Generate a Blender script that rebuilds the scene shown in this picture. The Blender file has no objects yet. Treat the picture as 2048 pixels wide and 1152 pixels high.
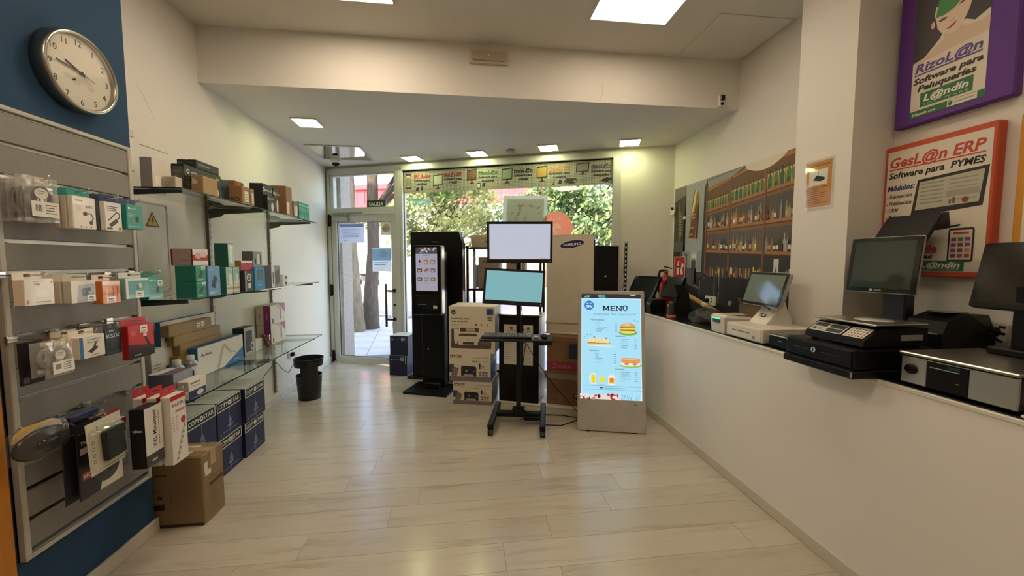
import bpy, bmesh, math, random
from mathutils import Vector, Matrix
R = math.radians
random.seed(7)
SC = bpy.context.scene
COL = SC.collection

# ------------------------------------------------------------------ camera
cam_data = bpy.data.cameras.new('camera')
cam_data.sensor_width = 36.0
cam_data.lens = 770.0 / 2048.0 * 36.0
cam_data.clip_start = 0.02
cam_data.clip_end = 300
cam = bpy.data.objects.new('camera', cam_data)
cam.location = (0, 0, 1.5)
cam.rotation_euler = (R(90 - 3.9), 0, R(-6.8))
COL.objects.link(cam)
SC.camera = cam

# ------------------------------------------------------------------ sky, sun, exposure
world = bpy.data.worlds.new('world')
SC.world = world
world.use_nodes = True
wn = world.node_tree.nodes
wl = world.node_tree.links
wn.clear()
wo = wn.new('ShaderNodeOutputWorld')
wb = wn.new('ShaderNodeBackground')
ws = wn.new('ShaderNodeTexSky')
ws.sky_type = 'NISHITA'
ws.sun_disc = False
ws.sun_elevation = R(48)
ws.sun_rotation = R(200)
ws.air_density = 1.0
ws.dust_density = 3.0
wb.inputs['Strength'].default_value = 1.1
wl.new(ws.outputs[0], wb.inputs[0])
wl.new(wb.outputs[0], wo.inputs[0])
sun_data = bpy.data.lights.new('sun', 'SUN')
sun_data.energy = 9.0
sun_data.angle = R(1.0)
sun_data.color = (1.0, 0.93, 0.82)
sun = bpy.data.objects.new('sun', sun_data)
sun.rotation_euler = (R(42), 0, R(-20))
COL.objects.link(sun)
vs = SC.view_settings
vs.view_transform = 'Standard'
vs.look = 'None'
vs.gamma = 1.0
vs.use_curve_mapping = False
vs.exposure = 0.5
PANEL = 10.3        # 60 x 60 ceiling panels
DOWN = 21.0        # small square downlights
PANEL_RGB = (1.0, 0.81, 0.61)
DOWN_RGB = (0.94, 0.96, 0.50)

# ------------------------------------------------------------------ colours and materials
def lin(c):
    if isinstance(c, str):
        c = c.lstrip('#')
        c = [int(c[i:i + 2], 16) / 255 for i in (0, 2, 4)]
        return tuple(x / 12.92 if x <= .04045 else ((x + .055) / 1.055) ** 2.4 for x in c)
    return tuple(c[:3])

MATS = {}
def mat(name, hexc, rough=.5, metal=0., var=.06, vscale=8., bump=0., bscale=120., spec=.5, coat=0., stretch=None):
    if name in MATS:
        return MATS[name]
    m = bpy.data.materials.new(name)
    m.use_nodes = True
    nt = m.node_tree
    b = nt.nodes['Principled BSDF']
    c = lin(hexc)
    b.inputs['Roughness'].default_value = rough
    b.inputs['Metallic'].default_value = metal
    b.inputs['Specular IOR Level'].default_value = spec
    if coat:
        b.inputs['Coat Weight'].default_value = coat
        b.inputs['Coat Roughness'].default_value = .05
    tc = nt.nodes.new('ShaderNodeTexCoord')
    mp = nt.nodes.new('ShaderNodeMapping')
    if stretch:
        mp.inputs['Scale'].default_value = stretch
    nt.links.new(tc.outputs['Object'], mp.inputs['Vector'])
    nz = nt.nodes.new('ShaderNodeTexNoise')
    nz.inputs['Scale'].default_value = vscale
    nz.inputs['Detail'].default_value = 3
    nt.links.new(mp.outputs[0], nz.inputs['Vector'])
    cr = nt.nodes.new('ShaderNodeValToRGB')
    cr.color_ramp.elements[0].position = .3
    cr.color_ramp.elements[1].position = .7
    cr.color_ramp.elements[0].color = (*[x * (1 - var) for x in c], 1)
    cr.color_ramp.elements[1].color = (*[min(1, x * (1 + var)) for x in c], 1)
    nt.links.new(nz.outputs['Fac'], cr.inputs[0])
    nt.links.new(cr.outputs[0], b.inputs['Base Color'])
    if bump:
        n2 = nt.nodes.new('ShaderNodeTexNoise')
        n2.inputs['Scale'].default_value = bscale
        n2.inputs['Detail'].default_value = 4
        nt.links.new(mp.outputs[0], n2.inputs['Vector'])
        bp = nt.nodes.new('ShaderNodeBump')
        bp.inputs['Strength'].default_value = bump
        bp.inputs['Distance'].default_value = .01
        nt.links.new(n2.outputs['Fac'], bp.inputs['Height'])
        nt.links.new(bp.outputs[0], b.inputs['Normal'])
    MATS[name] = m
    return m

def emat(name, rgb, strength, glow_noise=0.):
    m = bpy.data.materials.new(name)
    m.use_nodes = True
    nt = m.node_tree
    nt.nodes.clear()
    o = nt.nodes.new('ShaderNodeOutputMaterial')
    e = nt.nodes.new('ShaderNodeEmission')
    e.inputs[0].default_value = (*rgb, 1)
    e.inputs[1].default_value = strength
    nt.links.new(e.outputs[0], o.inputs[0])
    MATS[name] = m
    return m

def glassmat(name, tint, gloss_rgb=(1, 1, 1), ior=1.45, rough=0.0, haze=0.0, haze_rgb=(.8, .8, .8)):
    m = bpy.data.materials.new(name)
    m.use_nodes = True
    nt = m.node_tree
    nt.nodes.clear()
    o = nt.nodes.new('ShaderNodeOutputMaterial')
    t = nt.nodes.new('ShaderNodeBsdfTransparent')
    t.inputs[0].default_value = (*tint, 1)
    g = nt.nodes.new('ShaderNodeBsdfGlossy')
    g.inputs['Color'].default_value = (*gloss_rgb, 1)
    g.inputs['Roughness'].default_value = rough
    fr = nt.nodes.new('ShaderNodeFresnel')          # same reflectance on both faces of the pane
    ge = nt.nodes.new('ShaderNodeNewGeometry')
    mi = nt.nodes.new('ShaderNodeMix'); mi.data_type = 'FLOAT'
    mi.inputs[2].default_value = ior; mi.inputs[3].default_value = 1 / ior
    nt.links.new(ge.outputs['Backfacing'], mi.inputs[0])
    nt.links.new(mi.outputs[0], fr.inputs['IOR'])
    mx = nt.nodes.new('ShaderNodeMixShader')
    nt.links.new(fr.outputs[0], mx.inputs[0])
    base = t
    if haze:
        d = nt.nodes.new('ShaderNodeBsdfDiffuse')
        d.inputs[0].default_value = (*haze_rgb, 1)
        m2 = nt.nodes.new('ShaderNodeMixShader')
        m2.inputs[0].default_value = haze
        nt.links.new(t.outputs[0], m2.inputs[1])
        nt.links.new(d.outputs[0], m2.inputs[2])
        base = m2
    nt.links.new(base.outputs[0], mx.inputs[1])
    nt.links.new(g.outputs[0], mx.inputs[2])
    nt.links.new(mx.outputs[0], o.inputs[0])
    MATS[name] = m
    return m

def printmat(name, rough=.5, coat=0., emit=0.):
    m = bpy.data.materials.new(name)
    m.use_nodes = True
    nt = m.node_tree
    b = nt.nodes['Principled BSDF']
    a = nt.nodes.new('ShaderNodeAttribute')
    a.attribute_name = 'Col'
    b.inputs['Roughness'].default_value = rough
    if coat:
        b.inputs['Coat Weight'].default_value = coat
        b.inputs['Coat Roughness'].default_value = .04
    if emit:
        b.inputs['Base Color'].default_value = (.01, .01, .01, 1)
        nt.links.new(a.outputs['Color'], b.inputs['Emission Color'])
        b.inputs['Emission Strength'].default_value = emit
    else:
        nt.links.new(a.outputs['Color'], b.inputs['Base Color'])
    MATS[name] = m
    return m

# ------------------------------------------------------------------ geometry collector
class G:
    def __init__(s):
        s.v = []; s.f = []; s.sm = []; s.mi = []; s.cur = 0
    def _add(s, vs, fs, smooth=False, m=None):
        n = len(s.v)
        for p in vs:
            s.v.append(tuple(m @ Vector(p)) if m is not None else tuple(p))
        for k, f in enumerate(fs):
            s.f.append([n + i for i in f])
            s.sm.append(smooth[k] if isinstance(smooth, list) else smooth)
            s.mi.append(s.cur)
        return s
    def box(s, x0, x1, y0, y1, z0, z1, b=0., seg=1, m=None):
        if b <= 0:
            vs = [(x, y, z) for x in (x0, x1) for y in (y0, y1) for z in (z0, z1)]
            fs = [(0, 1, 3, 2), (4, 6, 7, 5), (0, 4, 5, 1), (2, 3, 7, 6), (0, 2, 6, 4), (1, 5, 7, 3)]
            return s._add(vs, fs, False, m)
        bm = bmesh.new()
        bmesh.ops.create_cube(bm, size=1)
        for v in bm.verts:
            v.co = ((x0 + x1) / 2 + v.co.x * (x1 - x0), (y0 + y1) / 2 + v.co.y * (y1 - y0), (z0 + z1) / 2 + v.co.z * (z1 - z0))
        b = min(b, .49 * min(abs(x1 - x0), abs(y1 - y0), abs(z1 - z0)))
        bmesh.ops.bevel(bm, geom=list(bm.edges), offset=b, segments=seg, affect='EDGES', profile=.5)
        bm.verts.index_update()
        vs = [tuple(v.co) for v in bm.verts]
        fs = [[v.index for v in f.verts] for f in bm.faces]
        bm.free()
        return s._add(vs, fs, False, m)
    def cyl(s, p0, p1, r0, r1=None, n=16, cap=True, m=None):
        r1 = r0 if r1 is None else r1
        p0 = Vector(p0); p1 = Vector(p1)
        d = (p1 - p0).normalized()
        a = d.orthogonal().normalized()
        b = d.cross(a)
        vs = []
        for p, r in ((p0, r0), (p1, r1)):
            for i in range(n):
                t = 2 * math.pi * i / n
                vs.append(p + a * (r * math.cos(t)) + b * (r * math.sin(t)))
        fs = [[i, (i + 1) % n, n + (i + 1) % n, n + i] for i in range(n)]
        sm = [True] * n
        if cap:
            fs += [list(range(n))[::-1], list(range(n, 2 * n))]
            sm += [False, False]
        return s._add(vs, fs, sm, m)
    def tube(s, path, r, n=8, m=None, cap=True):
        path = [Vector(p) for p in path]
        rs = r if isinstance(r, (list, tuple)) else [r] * len(path)
        vs = []; fs = []
        t = (path[1] - path[0]).normalized()
        a = t.orthogonal().normalized()
        for i, p in enumerate(path):
            if i == 0: t = (path[1] - path[0])
            elif i == len(path) - 1: t = (path[-1] - path[-2])
            else: t = (path[i + 1] - path[i - 1])
            t.normalize()
            a = (a - t * a.dot(t))
            a = a.normalized() if a.length > 1e-6 else t.orthogonal().normalized()
            b = t.cross(a)
            for k in range(n):
                q = 2 * math.pi * k / n
                vs.append(p + (a * math.cos(q) + b * math.sin(q)) * rs[i])
        for i in range(len(path) - 1):
            for k in range(n):
                fs.append([i * n + k, i * n + (k + 1) % n, (i + 1) * n + (k + 1) % n, (i + 1) * n + k])
        sm = [True] * len(fs)
        if cap:
            fs += [list(range(n))[::-1], list(range((len(path) - 1) * n, len(path) * n))]
            sm += [False, False]
        return s._add(vs, fs, sm, m)
    def lathe(s, prof, n=24, m=None, sx=1., sy=1., cap=True):
        vs = []; fs = []
        for r, z in prof:
            for k in range(n):
                q = 2 * math.pi * k / n
                vs.append((r * math.cos(q) * sx, r * math.sin(q) * sy, z))
        for i in range(len(prof) - 1):
            for k in range(n):
                fs.append([i * n + k, i * n + (k + 1) % n, (i + 1) * n + (k + 1) % n, (i + 1) * n + k])
        sm = [True] * len(fs)
        if cap and prof[0][0] > 1e-5: fs.append(list(range(n))[::-1]); sm.append(False)
        if cap and prof[-1][0] > 1e-5: fs.append(list(range((len(prof) - 1) * n, len(prof) * n))); sm.append(False)
        return s._add(vs, fs, sm, m)
    def prism(s, poly, z0, z1, m=None, smooth=False):
        n = len(poly)
        vs = [(x, y, z0) for x, y in poly] + [(x, y, z1) for x, y in poly]
        fs = [list(range(n))[::-1], list(range(n, 2 * n))] + [[i, (i + 1) % n, n + (i + 1) % n, n + i] for i in range(n)]
        return s._add(vs, fs, [False, False] + [smooth] * n, m)
    def loft(s, rings, cap=True, smooth=True, m=None):
        n = len(rings[0]); vs = [p for r in rings for p in r]; fs = []
        for i in range(len(rings) - 1):
            for k in range(n):
                fs.append([i * n + k, i * n + (k + 1) % n, (i + 1) * n + (k + 1) % n, (i + 1) * n + k])
        sm = [smooth] * len(fs)
        if cap:
            fs += [list(range(n))[::-1], list(range((len(rings) - 1) * n, len(rings) * n))]; sm += [False, False]
        return s._add(vs, fs, sm, m)
    def grid(s, fn, nu, nv, smooth=True, m=None):
        vs = [fn(i / nu, j / nv) for i in range(nu + 1) for j in range(nv + 1)]
        fs = [[i * (nv + 1) + j, (i + 1) * (nv + 1) + j, (i + 1) * (nv + 1) + j + 1, i * (nv + 1) + j + 1] for i in range(nu) for j in range(nv)]
        return s._add(vs, fs, smooth, m)
    def mesh(s, name, mats):
        me = bpy.data.meshes.new(name)
        me.from_pydata(s.v, [], s.f)
        me.polygons.foreach_set('use_smooth', s.sm)
        for mm in (mats if isinstance(mats, (list, tuple)) else [mats]):
            me.materials.append(mm)
        me.polygons.foreach_set('material_index', s.mi)
        me.update()
        return me
    def build(s, name, mats, parent=None, loc=None, rot=None):
        o = bpy.data.objects.new(name, s.mesh(name, mats))
        COL.objects.link(o)
        if parent is not None: o.parent = parent
        if loc is not None: o.location = loc
        if rot is not None: o.rotation_euler = rot
        return o

def link(name, me, parent=None, loc=None, rot=None):
    o = bpy.data.objects.new(name, me)
    COL.objects.link(o)
    if parent is not None: o.parent = parent
    if loc is not None: o.location = loc
    if rot is not None: o.rotation_euler = rot
    return o

def rrect(w, h, r, seg=4, x=0., y=0.):
    pts = []
    for cx, cy, a0 in ((w / 2 - r, h / 2 - r, 0), (-w / 2 + r, h / 2 - r, 90), (-w / 2 + r, -h / 2 + r, 180), (w / 2 - r, -h / 2 + r, 270)):
        for i in range(seg + 1):
            a = R(a0 + 90 * i / seg)
            pts.append((x + cx + r * math.cos(a), y + cy + r * math.sin(a)))
    return pts

def tag(o, label=None, cat=None, group=None, kind=None):
    if label: o['label'] = label
    if cat: o['category'] = cat
    if group: o['group'] = group
    if kind: o['kind'] = kind
    return o

def thing(name, label, cat, loc=(0, 0, 0), rot=0., group=None):
    o = bpy.data.objects.new(name, None)
    o.empty_display_size = .05
    COL.objects.link(o)
    o.location = loc
    o.rotation_euler = rot if isinstance(rot, tuple) else (0, 0, rot)
    return tag(o, label, cat, group)

def struct(name, g, m, loc=None, rot=None, label=None):
    o = g.build(name, m, None, loc, rot)
    o['kind'] = 'structure'
    if label: o['label'] = label
    return o

def setroot(name, loc=(0, 0, 0), rot=(0, 0, 0), label=None):
    o = bpy.data.objects.new(name, None)
    COL.objects.link(o); o.location = loc; o.rotation_euler = rot
    o['kind'] = 'structure'
    if label: o['label'] = label
    return o

# wall-mounted frames: local x right, y up, z out of the wall
FACE_R = (R(90), 0, R(90))      # on a left wall, facing +X
FACE_L = (R(90), 0, R(-90))     # on a right wall, facing -X
FACE_F = (R(90), 0, 0)          # facing -Y

# ------------------------------------------------------------------ flat print on things
TCACHE = {}
def tmesh(txt, bold=0., shear=0., spacing=1.):
    k = (txt, bold, shear, spacing)
    if k not in TCACHE:
        c = bpy.data.curves.new('lettering', 'FONT')
        c.body = txt; c.size = 1.; c.resolution_u = 2; c.offset = bold; c.shear = shear; c.space_character = spacing
        o = bpy.data.objects.new('lettering', c)
        me = bpy.data.meshes.new_from_object(o)
        vs = [(v.co.x, v.co.y) for v in me.vertices]
        fs = [list(p.vertices) for p in me.polygons]
        x0 = min(v[0] for v in vs); x1 = max(v[0] for v in vs)
        bpy.data.meshes.remove(me); bpy.data.objects.remove(o); bpy.data.curves.remove(c)
        TCACHE[k] = ([((x - x0), y) for x, y in vs], fs, x1 - x0)
    return TCACHE[k]
CAPH = .729

class Pr:
    STEP = .00012
    def __init__(s):
        s.v = []; s.f = []; s.c = []; s.k = 0
    def up(s): s.k += 1; return s
    def _a(s, pts, c, faces=None, k=None):
        n = len(s.v); kk = s.k if k is None else k
        s.v += [(x, y, kk * s.STEP) for x, y in pts]
        c = lin(c)
        for f in (faces or [list(range(len(pts)))]):
            s.f.append([n + i for i in f]); s.c.append(c)
        if k is None: s.k += 1
        return s
    def rect(s, x, y, w, h, c, k=None): return s._a([(x, y), (x + w, y), (x + w, y + h), (x, y + h)], c, None, k)
    def poly(s, pts, c, k=None): return s._a(pts, c, None, k)
    def rr(s, x, y, w, h, r, c, k=None): return s._a(rrect(w, h, r, 3, x + w / 2, y + h / 2), c, None, k)
    def ell(s, cx, cy, rx, ry, c, n=20, rot=0., k=None, a0=0., a1=360.):
        ca, sa = math.cos(rot), math.sin(rot)
        pts = []
        full = a1 - a0 >= 360
        for i in range(n if full else n + 1):
            t = R(a0 + (a1 - a0) * i / n)
            x, y = rx * math.cos(t), ry * math.sin(t)
            pts.append((cx + x * ca - y * sa, cy + x * sa + y * ca))
        return s._a(pts, c, None, k)
    def line(s, x0, y0, x1, y1, t, c, k=None):
        d = math.hypot(x1 - x0, y1 - y0); nx, ny = -(y1 - y0) / d * t / 2, (x1 - x0) / d * t / 2
        return s._a([(x0 - nx, y0 - ny), (x1 - nx, y1 - ny), (x1 + nx, y1 + ny), (x0 + nx, y0 + ny)], c, None, k)
    def text(s, txt, x, y, h, c, w=None, al='l', bold=0., shear=0., rot=0., mirror=False, spacing=1., k=None):
        if not txt: return s
        vs, fs, tw = tmesh(txt, bold, shear, spacing)
        sy = h / CAPH
        sx = sy if w is None else w / tw
        W = tw * sx
        off = {'l': 0, 'c': -W / 2, 'r': -W}[al]
        ca, sa = math.cos(rot), math.sin(rot)
        pts = []
        for a, b in vs:
            a2 = off + (W - a * sx if mirror else a * sx); b2 = b * sy
            pts.append((x + a2 * ca - b2 * sa, y + a2 * sa + b2 * ca))
        if mirror: fs = [f[::-1] for f in fs]
        return s._a(pts, c, fs, k)
    def lines(s, x, y, w, n, dy, t, c, ragged=.3, seed=1):
        rn = random.Random(seed)
        for i in range(n):
            s.rect(x, y - i * dy, w * (1 - ragged * rn.random()), t, c, k=s.k)
        s.k += 1
        return s
    def bars(s, x, y, w, h, c='#222222', seed=3):
        rn = random.Random(seed); p = 0
        while p < w:
            t = w * rn.choice((.03, .05, .08)); s.rect(x + p, y, min(t, w - p), h, c, k=s.k); p += t + w * rn.choice((.03, .05, .06))
        s.k += 1
        return s
    def sticker(s, x, y, w, h):
        s.rect(x, y, w, h, '#f2efe6'); s.rect(x + w * .2, y + h * .5, w * .6, h * .22, '#55524c', k=s.k)
        return s.bars(x + w * .12, y + h * .12, w * .76, h * .2)
    def build(s, name, m, parent, o=(0, 0, 0), u=(1, 0, 0), v=(0, 1, 0), lift=.0005):
        o = Vector(o); u = Vector(u); v = Vector(v); n = u.cross(v)
        me = bpy.data.meshes.new(name)
        me.from_pydata([tuple(o + u * x + v * y + n * (z + lift)) for x, y, z in s.v], [], s.f)
        a = me.attributes.new('Col', 'FLOAT_COLOR', 'FACE')
        a.data.foreach_set('color', [q for c in s.c for q in (*c, 1.)])
        me.materials.append(m)
        ob = bpy.data.objects.new(name, me)
        COL.objects.link(ob); ob.parent = parent
        return ob

PRM = printmat('matte_print', .55)
PRG = printmat('glossy_print', .3, coat=.3)
BLACK = mat('black_plastic', '#0d0d0e', .42, bump=.04, bscale=600, spec=.25)
BLACKG = mat('gloss_black', '#070708', .12, var=.02, spec=.35)
BLACKM = mat('black_metal', '#0f0f11', .45, var=.08, spec=.25)
CHROME = mat('chrome', '#d8d8d4', .22, metal=1.)
STEEL = mat('brushed_steel', '#b9b7b0', .32, metal=1., var=.08, vscale=40, stretch=(1, 30, 1))
WHITEP = mat('white_plastic', '#e2ddd3', .4)
GREYP = mat('grey_plastic', '#8b8a86', .45)

def carton(name, label, cat, x0, x1, y0, y1, z0, z1, colr, faces=None, group=None, rz=0., cm=None, tape=None, bev=.003, gloss=False, lid=None):
    """a product box: folded carton body with flaps, prints on the faces given ('R' +X, 'F' -Y, 'T' top, 'L' -X)"""
    t = thing(name, label, cat, ((x0 + x1) / 2, (y0 + y1) / 2, z0), R(rz), group)
    w, d, h = x1 - x0, y1 - y0, z1 - z0
    bm = cm or mat('carton_' + colr.lstrip('#'), colr, .55, var=.05, vscale=20)
    g = G().box(-w / 2, w / 2, -d / 2, d / 2, 0, h, bev)
    g.build('carton_body', bm, t)
    fl = G()
    e = .0008
    if d >= w:
        fl.box(-w / 2 + bev, -e / 2, -d / 2 + bev, d / 2 - bev, h, h + e)
        fl.box(e / 2, w / 2 - bev, -d / 2 + bev, d / 2 - bev, h, h + e)
    else:
        fl.box(-w / 2 + bev, w / 2 - bev, -d / 2 + bev, -e / 2, h, h + e)
        fl.box(-w / 2 + bev, w / 2 - bev, e / 2, d / 2 - bev, h, h + e)
    fl.build('flap', lid or bm, t)
    if tape:
        tm = mat('packing_tape_' + tape.lstrip('#'), tape, .18)
        q = min(w, d) * .13
        tg = G()
        if d >= w: tg.box(-q, q, -d / 2 - .0012, d / 2 + .0012, h + e, h + 2 * e); tg.box(-q, q, -d / 2 - .0012, -d / 2 - .0002, h * .78, h + e)
        else: tg.box(-w / 2 - .0012, w / 2 + .0012, -q, q, h + e, h + 2 * e); tg.box(w / 2 + .0002, w / 2 + .0012, -q, q, h * .78, h + e)
        tg.build('packing_tape', tm, t)
    pm = PRG if gloss else PRM
    for k, p in (faces or {}).items():
        if k == 'R': p.build('side_print', pm, t, (w / 2, -d / 2, 0), (0, 1, 0), (0, 0, 1))
        if k == 'F': p.build('front_print', pm, t, (-w / 2, -d / 2, 0), (1, 0, 0), (0, 0, 1))
        if k == 'L': p.build('side_print', pm, t, (-w / 2, d / 2, 0), (0, -1, 0), (0, 0, 1))
        if k == 'T': p.build('top_print', pm, t, (-w / 2, -d / 2, h + .001), (1, 0, 0), (0, 1, 0))
    return t
# ================================================================== SETTING
FA = R(20.4)
FO = (-2.02, 6.02, 0.)
FROT = (0, 0, -FA)                 # facade frame: x along the shop front, y outwards
FWALL = (R(90), 0, -FA)            # flat things on the inside of the shop front
FD = Vector((math.cos(FA), -math.sin(FA), 0)); FN = Vector((math.sin(FA), math.cos(FA), 0))
def fac(s, t, z): return Vector(FO) + FD * s + FN * t + Vector((0, 0, z))
XL, XB, XC, XR = -2.02, -1.735, 1.79, 2.45
ZL, ZH = 2.866, 3.29
WT = .99

WALL = mat('white_wall_paint', '#e0dbd0', .7, var=.02, vscale=2, bump=.05, bscale=180)
CEIL = mat('ceiling_paint', '#dedad0', .8, var=.02, vscale=2, bump=.03)
BLUE = mat('blue_wall_paint', '#314b64', .7, var=.04, vscale=3, bump=.06, bscale=200, spec=.12)
SKIRT = mat('skirting_board', '#cfc6b4', .45, var=.04, vscale=6)
ALU = mat('painted_aluminium', '#c6c7bf', .38, var=.03)
ORANGE = mat('orange_wood', '#c07a22', .5, var=.12, vscale=6, stretch=(6, 6, .6))
CPANEL = mat('counter_panel', '#ece8e1', .5, var=.02, vscale=1.5)
WTOP = mat('dark_worktop', '#1d1c1b', .22, var=.25, vscale=30)

def wood_floor():
    m = bpy.data.materials.new('pale_oak_laminate'); m.use_nodes = True
    nt = m.node_tree; N = nt.nodes; L = nt.links
    b = N['Principled BSDF']
    tc = N.new('ShaderNodeTexCoord'); oi = N.new('ShaderNodeObjectInfo')
    ad = N.new('ShaderNodeVectorMath'); ad.operation = 'MULTIPLY_ADD'
    cmb = N.new('ShaderNodeCombineXYZ')
    for i in range(3): L.new(oi.outputs['Random'], cmb.inputs[i])
    ad.inputs[1].default_value = (37, 61, 13)
    L.new(cmb.outputs[0], ad.inputs[0]); L.new(tc.outputs['Object'], ad.inputs[2])
    mp = N.new('ShaderNodeMapping'); mp.inputs['Scale'].default_value = (1.1, 9, 1)
    L.new(ad.outputs[0], mp.inputs['Vector'])
    n1 = N.new('ShaderNodeTexNoise'); n1.inputs['Scale'].default_value = 1.6; n1.inputs['Detail'].default_value = 5; n1.inputs['Distortion'].default_value = 1.2
    L.new(mp.outputs[0], n1.inputs['Vector'])
    mt = N.new('ShaderNodeMath'); mt.operation = 'MULTIPLY'; mt.inputs[1].default_value = 9.
    L.new(n1.outputs['Fac'], mt.inputs[0])
    fr = N.new('ShaderNodeMath'); fr.operation = 'PINGPONG'; fr.inputs[1].default_value = 1.
    L.new(mt.outputs[0], fr.inputs[0])
    n2 = N.new('ShaderNodeTexNoise'); n2.inputs['Scale'].default_value = 4; n2.inputs['Detail'].default_value = 6
    mp2 = N.new('ShaderNodeMapping'); mp2.inputs['Scale'].default_value = (1.5, 40, 1)
    L.new(ad.outputs[0], mp2.inputs['Vector']); L.new(mp2.outputs[0], n2.inputs['Vector'])
    n3 = N.new('ShaderNodeTexNoise'); n3.inputs['Scale'].default_value = 1.4; n3.inputs['Detail'].default_value = 1
    L.new(mp.outputs[0], n3.inputs['Vector'])
    gate = N.new('ShaderNodeMapRange'); gate.inputs[1].default_value = .5; gate.inputs[2].default_value = .72
    L.new(n3.outputs['Fac'], gate.inputs[0])
    gm = N.new('ShaderNodeMath'); gm.operation = 'MULTIPLY'; L.new(fr.outputs[0], gm.inputs[0]); L.new(gate.outputs[0], gm.inputs[1])
    mixf = N.new('ShaderNodeMix'); mixf.data_type = 'FLOAT'; mixf.inputs[0].default_value = .55
    L.new(n2.outputs['Fac'], mixf.inputs[2]); L.new(gm.outputs[0], mixf.inputs[3])
    cr = N.new('ShaderNodeValToRGB')
    cr.color_ramp.elements[0].position = .12; cr.color_ramp.elements[0].color = (*lin('#c5bbaa'), 1)
    cr.color_ramp.elements[1].position = .78; cr.color_ramp.elements[1].color = (*lin('#ada08c'), 1)
    L.new(mixf.outputs[0], cr.inputs[0])
    hs = N.new('ShaderNodeHueSaturation')
    mr = N.new('ShaderNodeMapRange'); mr.inputs[3].default_value = .93; mr.inputs[4].default_value = 1.06
    L.new(oi.outputs['Random'], mr.inputs[0]); L.new(mr.outputs[0], hs.inputs['Value'])
    L.new(cr.outputs[0], hs.inputs['Color']); L.new(hs.outputs[0], b.inputs['Base Color'])
    b.inputs['Roughness'].default_value = .27
    b.inputs['Specular IOR Level'].default_value = .6
    b.inputs['Coat Weight'].default_value = .5
    b.inputs['Coat Roughness'].default_value = .16
    bp = N.new('ShaderNodeBump'); bp.inputs['Strength'].default_value = .12; bp.inputs['Distance'].default_value = .004
    L.new(n2.outputs['Fac'], bp.inputs['Height']); L.new(bp.outputs[0], b.inputs['Normal'])
    return m
FLOORM = wood_floor()
GAP = mat('floor_joint', '#8f8470', .8)

def clip(poly, nx, ny, c):          # keep nx*x+ny*y <= c
    out = []
    for i in range(len(poly)):
        a, b = poly[i], poly[(i + 1) % len(poly)]
        da = nx * a[0] + ny * a[1] - c; db = nx * b[0] + ny * b[1] - c
        if da <= 0: out.append(a)
        if (da < 0 < db) or (db < 0 < da):
            t = da / (da - db); out.append((a[0] + (b[0] - a[0]) * t, a[1] + (b[1] - a[1]) * t))
    return out
fc = FN.x * FO[0] + FN.y * FO[1] + .06
floor_poly = clip([(-2.1, -3.1), (2.5, -3.1), (2.5, 7), (-2.1, 7)], FN.x, FN.y, fc)
floor = struct('floor', G().prism(floor_poly, -.12, -.004), GAP, label='pale oak laminate floor of long boards')
PL, PW = 1.32, .192
rn = random.Random(11)
row = 0
y = -.35
full = None
while y < 6.3:
    x = -2.02 - rn.uniform(.05, PL)
    while x < 1.86:
        g_ = .0008
        a = max(x + g_, -2.02); b = min(x + PL - g_, 1.86)
        if b - a > .03:
            pp = clip([(a, y + g_), (b, y + g_), (b, y + PW - g_), (a, y + PW - g_)], FN.x, FN.y, fc - .01)
            if len(pp) > 2:
                cx = sum(p[0] for p in pp) / len(pp); cy = sum(p[1] for p in pp) / len(pp)
                if len(pp) == 4 and abs(b - a - (PL - 2 * g_)) < 1e-6 and fc - .012 > FN.x * b + FN.y * (y + PW):
                    if full is None: full = G().prism([(p[0] - cx, p[1] - cy) for p in pp], -.004, 0).mesh('plank', FLOORM)
                    link('plank', full, floor, (cx, cy, 0))
                else:
                    G().prism([(p[0] - cx, p[1] - cy) for p in pp], -.004, 0).build('plank', FLOORM, floor, (cx, cy, 0))
        x += PL
    y += PW
G().box(-2.02, 1.86, -3, -.352, -.004, 0).build('floor_surface', FLOORM, floor)

struct('wall_left', G().box(-2.16, XL, 2.2, 6.4, 0, ZH), WALL, label='cream white left wall behind the glass shelves')
struct('wall_left_blue', G().box(-2.16, XB, 1.603, 2.275, 0, ZH), BLUE, label='blue painted pier carrying clock and slatwall')
struct('wall_left_rear', G().box(-2.16, -1.76, -3.1, 1.603, 0, ZH), WALL)
struct('trim_1', G().box(-1.76, -1.70, .75, 1.6, 0, 2.3, .004), ORANGE, label='orange brown wooden board at the left edge')
struct('wall_right', G().box(XR, 2.6, -3.1, 4.6, 0, ZH), WALL, label='cream white right wall with posters')
struct('wall_column', G().box(2.18, XR, 1.99, 2.37, WT + .001, ZH), WALL, label='square white column rising from the counter')
struct('wall_rear', G().box(-2.2, 2.6, -3.2, -3.1, 0, ZH), WALL)
struct('ceiling', G().box(-2.2, 2.6, -3.2, 3.36, ZH, ZH + .15), CEIL, label='high ceiling over the front of the shop')
cl_poly = clip([(-2.16, 3.3), (2.6, 3.3), (2.6, 7), (-2.16, 7)], FN.x, FN.y, fc + .06)
struct('ceiling_low', G().prism(cl_poly, ZL, ZH + .15), CEIL, label='lowered ceiling and its front beam over the entrance')
EXT = mat('render_facade', '#b9ac97', .85, bump=.1)
g = G()
g.box(-9, 13, 0, .18, ZL - .03, 6.6)  # unseen height and width added to block sun over the near pavement
g.box(-9, .03, .0, .18, -.2, ZL - .03); g.box(4.16, 13, 0, .18, -.2, ZL - .03)
struct('wall_back', g, WALL, FO, FROT, 'white wall around door and shop window')
STONE = mat('speckled_granite', '#a3968a', .6, var=.3, vscale=60, bump=.1)
g = G(); g.box(-.6, .085, .19, .42, -.15, 3.4)
struct('trim_2', g, STONE, FO, FROT, 'speckled granite jamb outside the door')
g = G().box(4.2, 4.7, .19, .55, -.15, 3.4)
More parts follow.
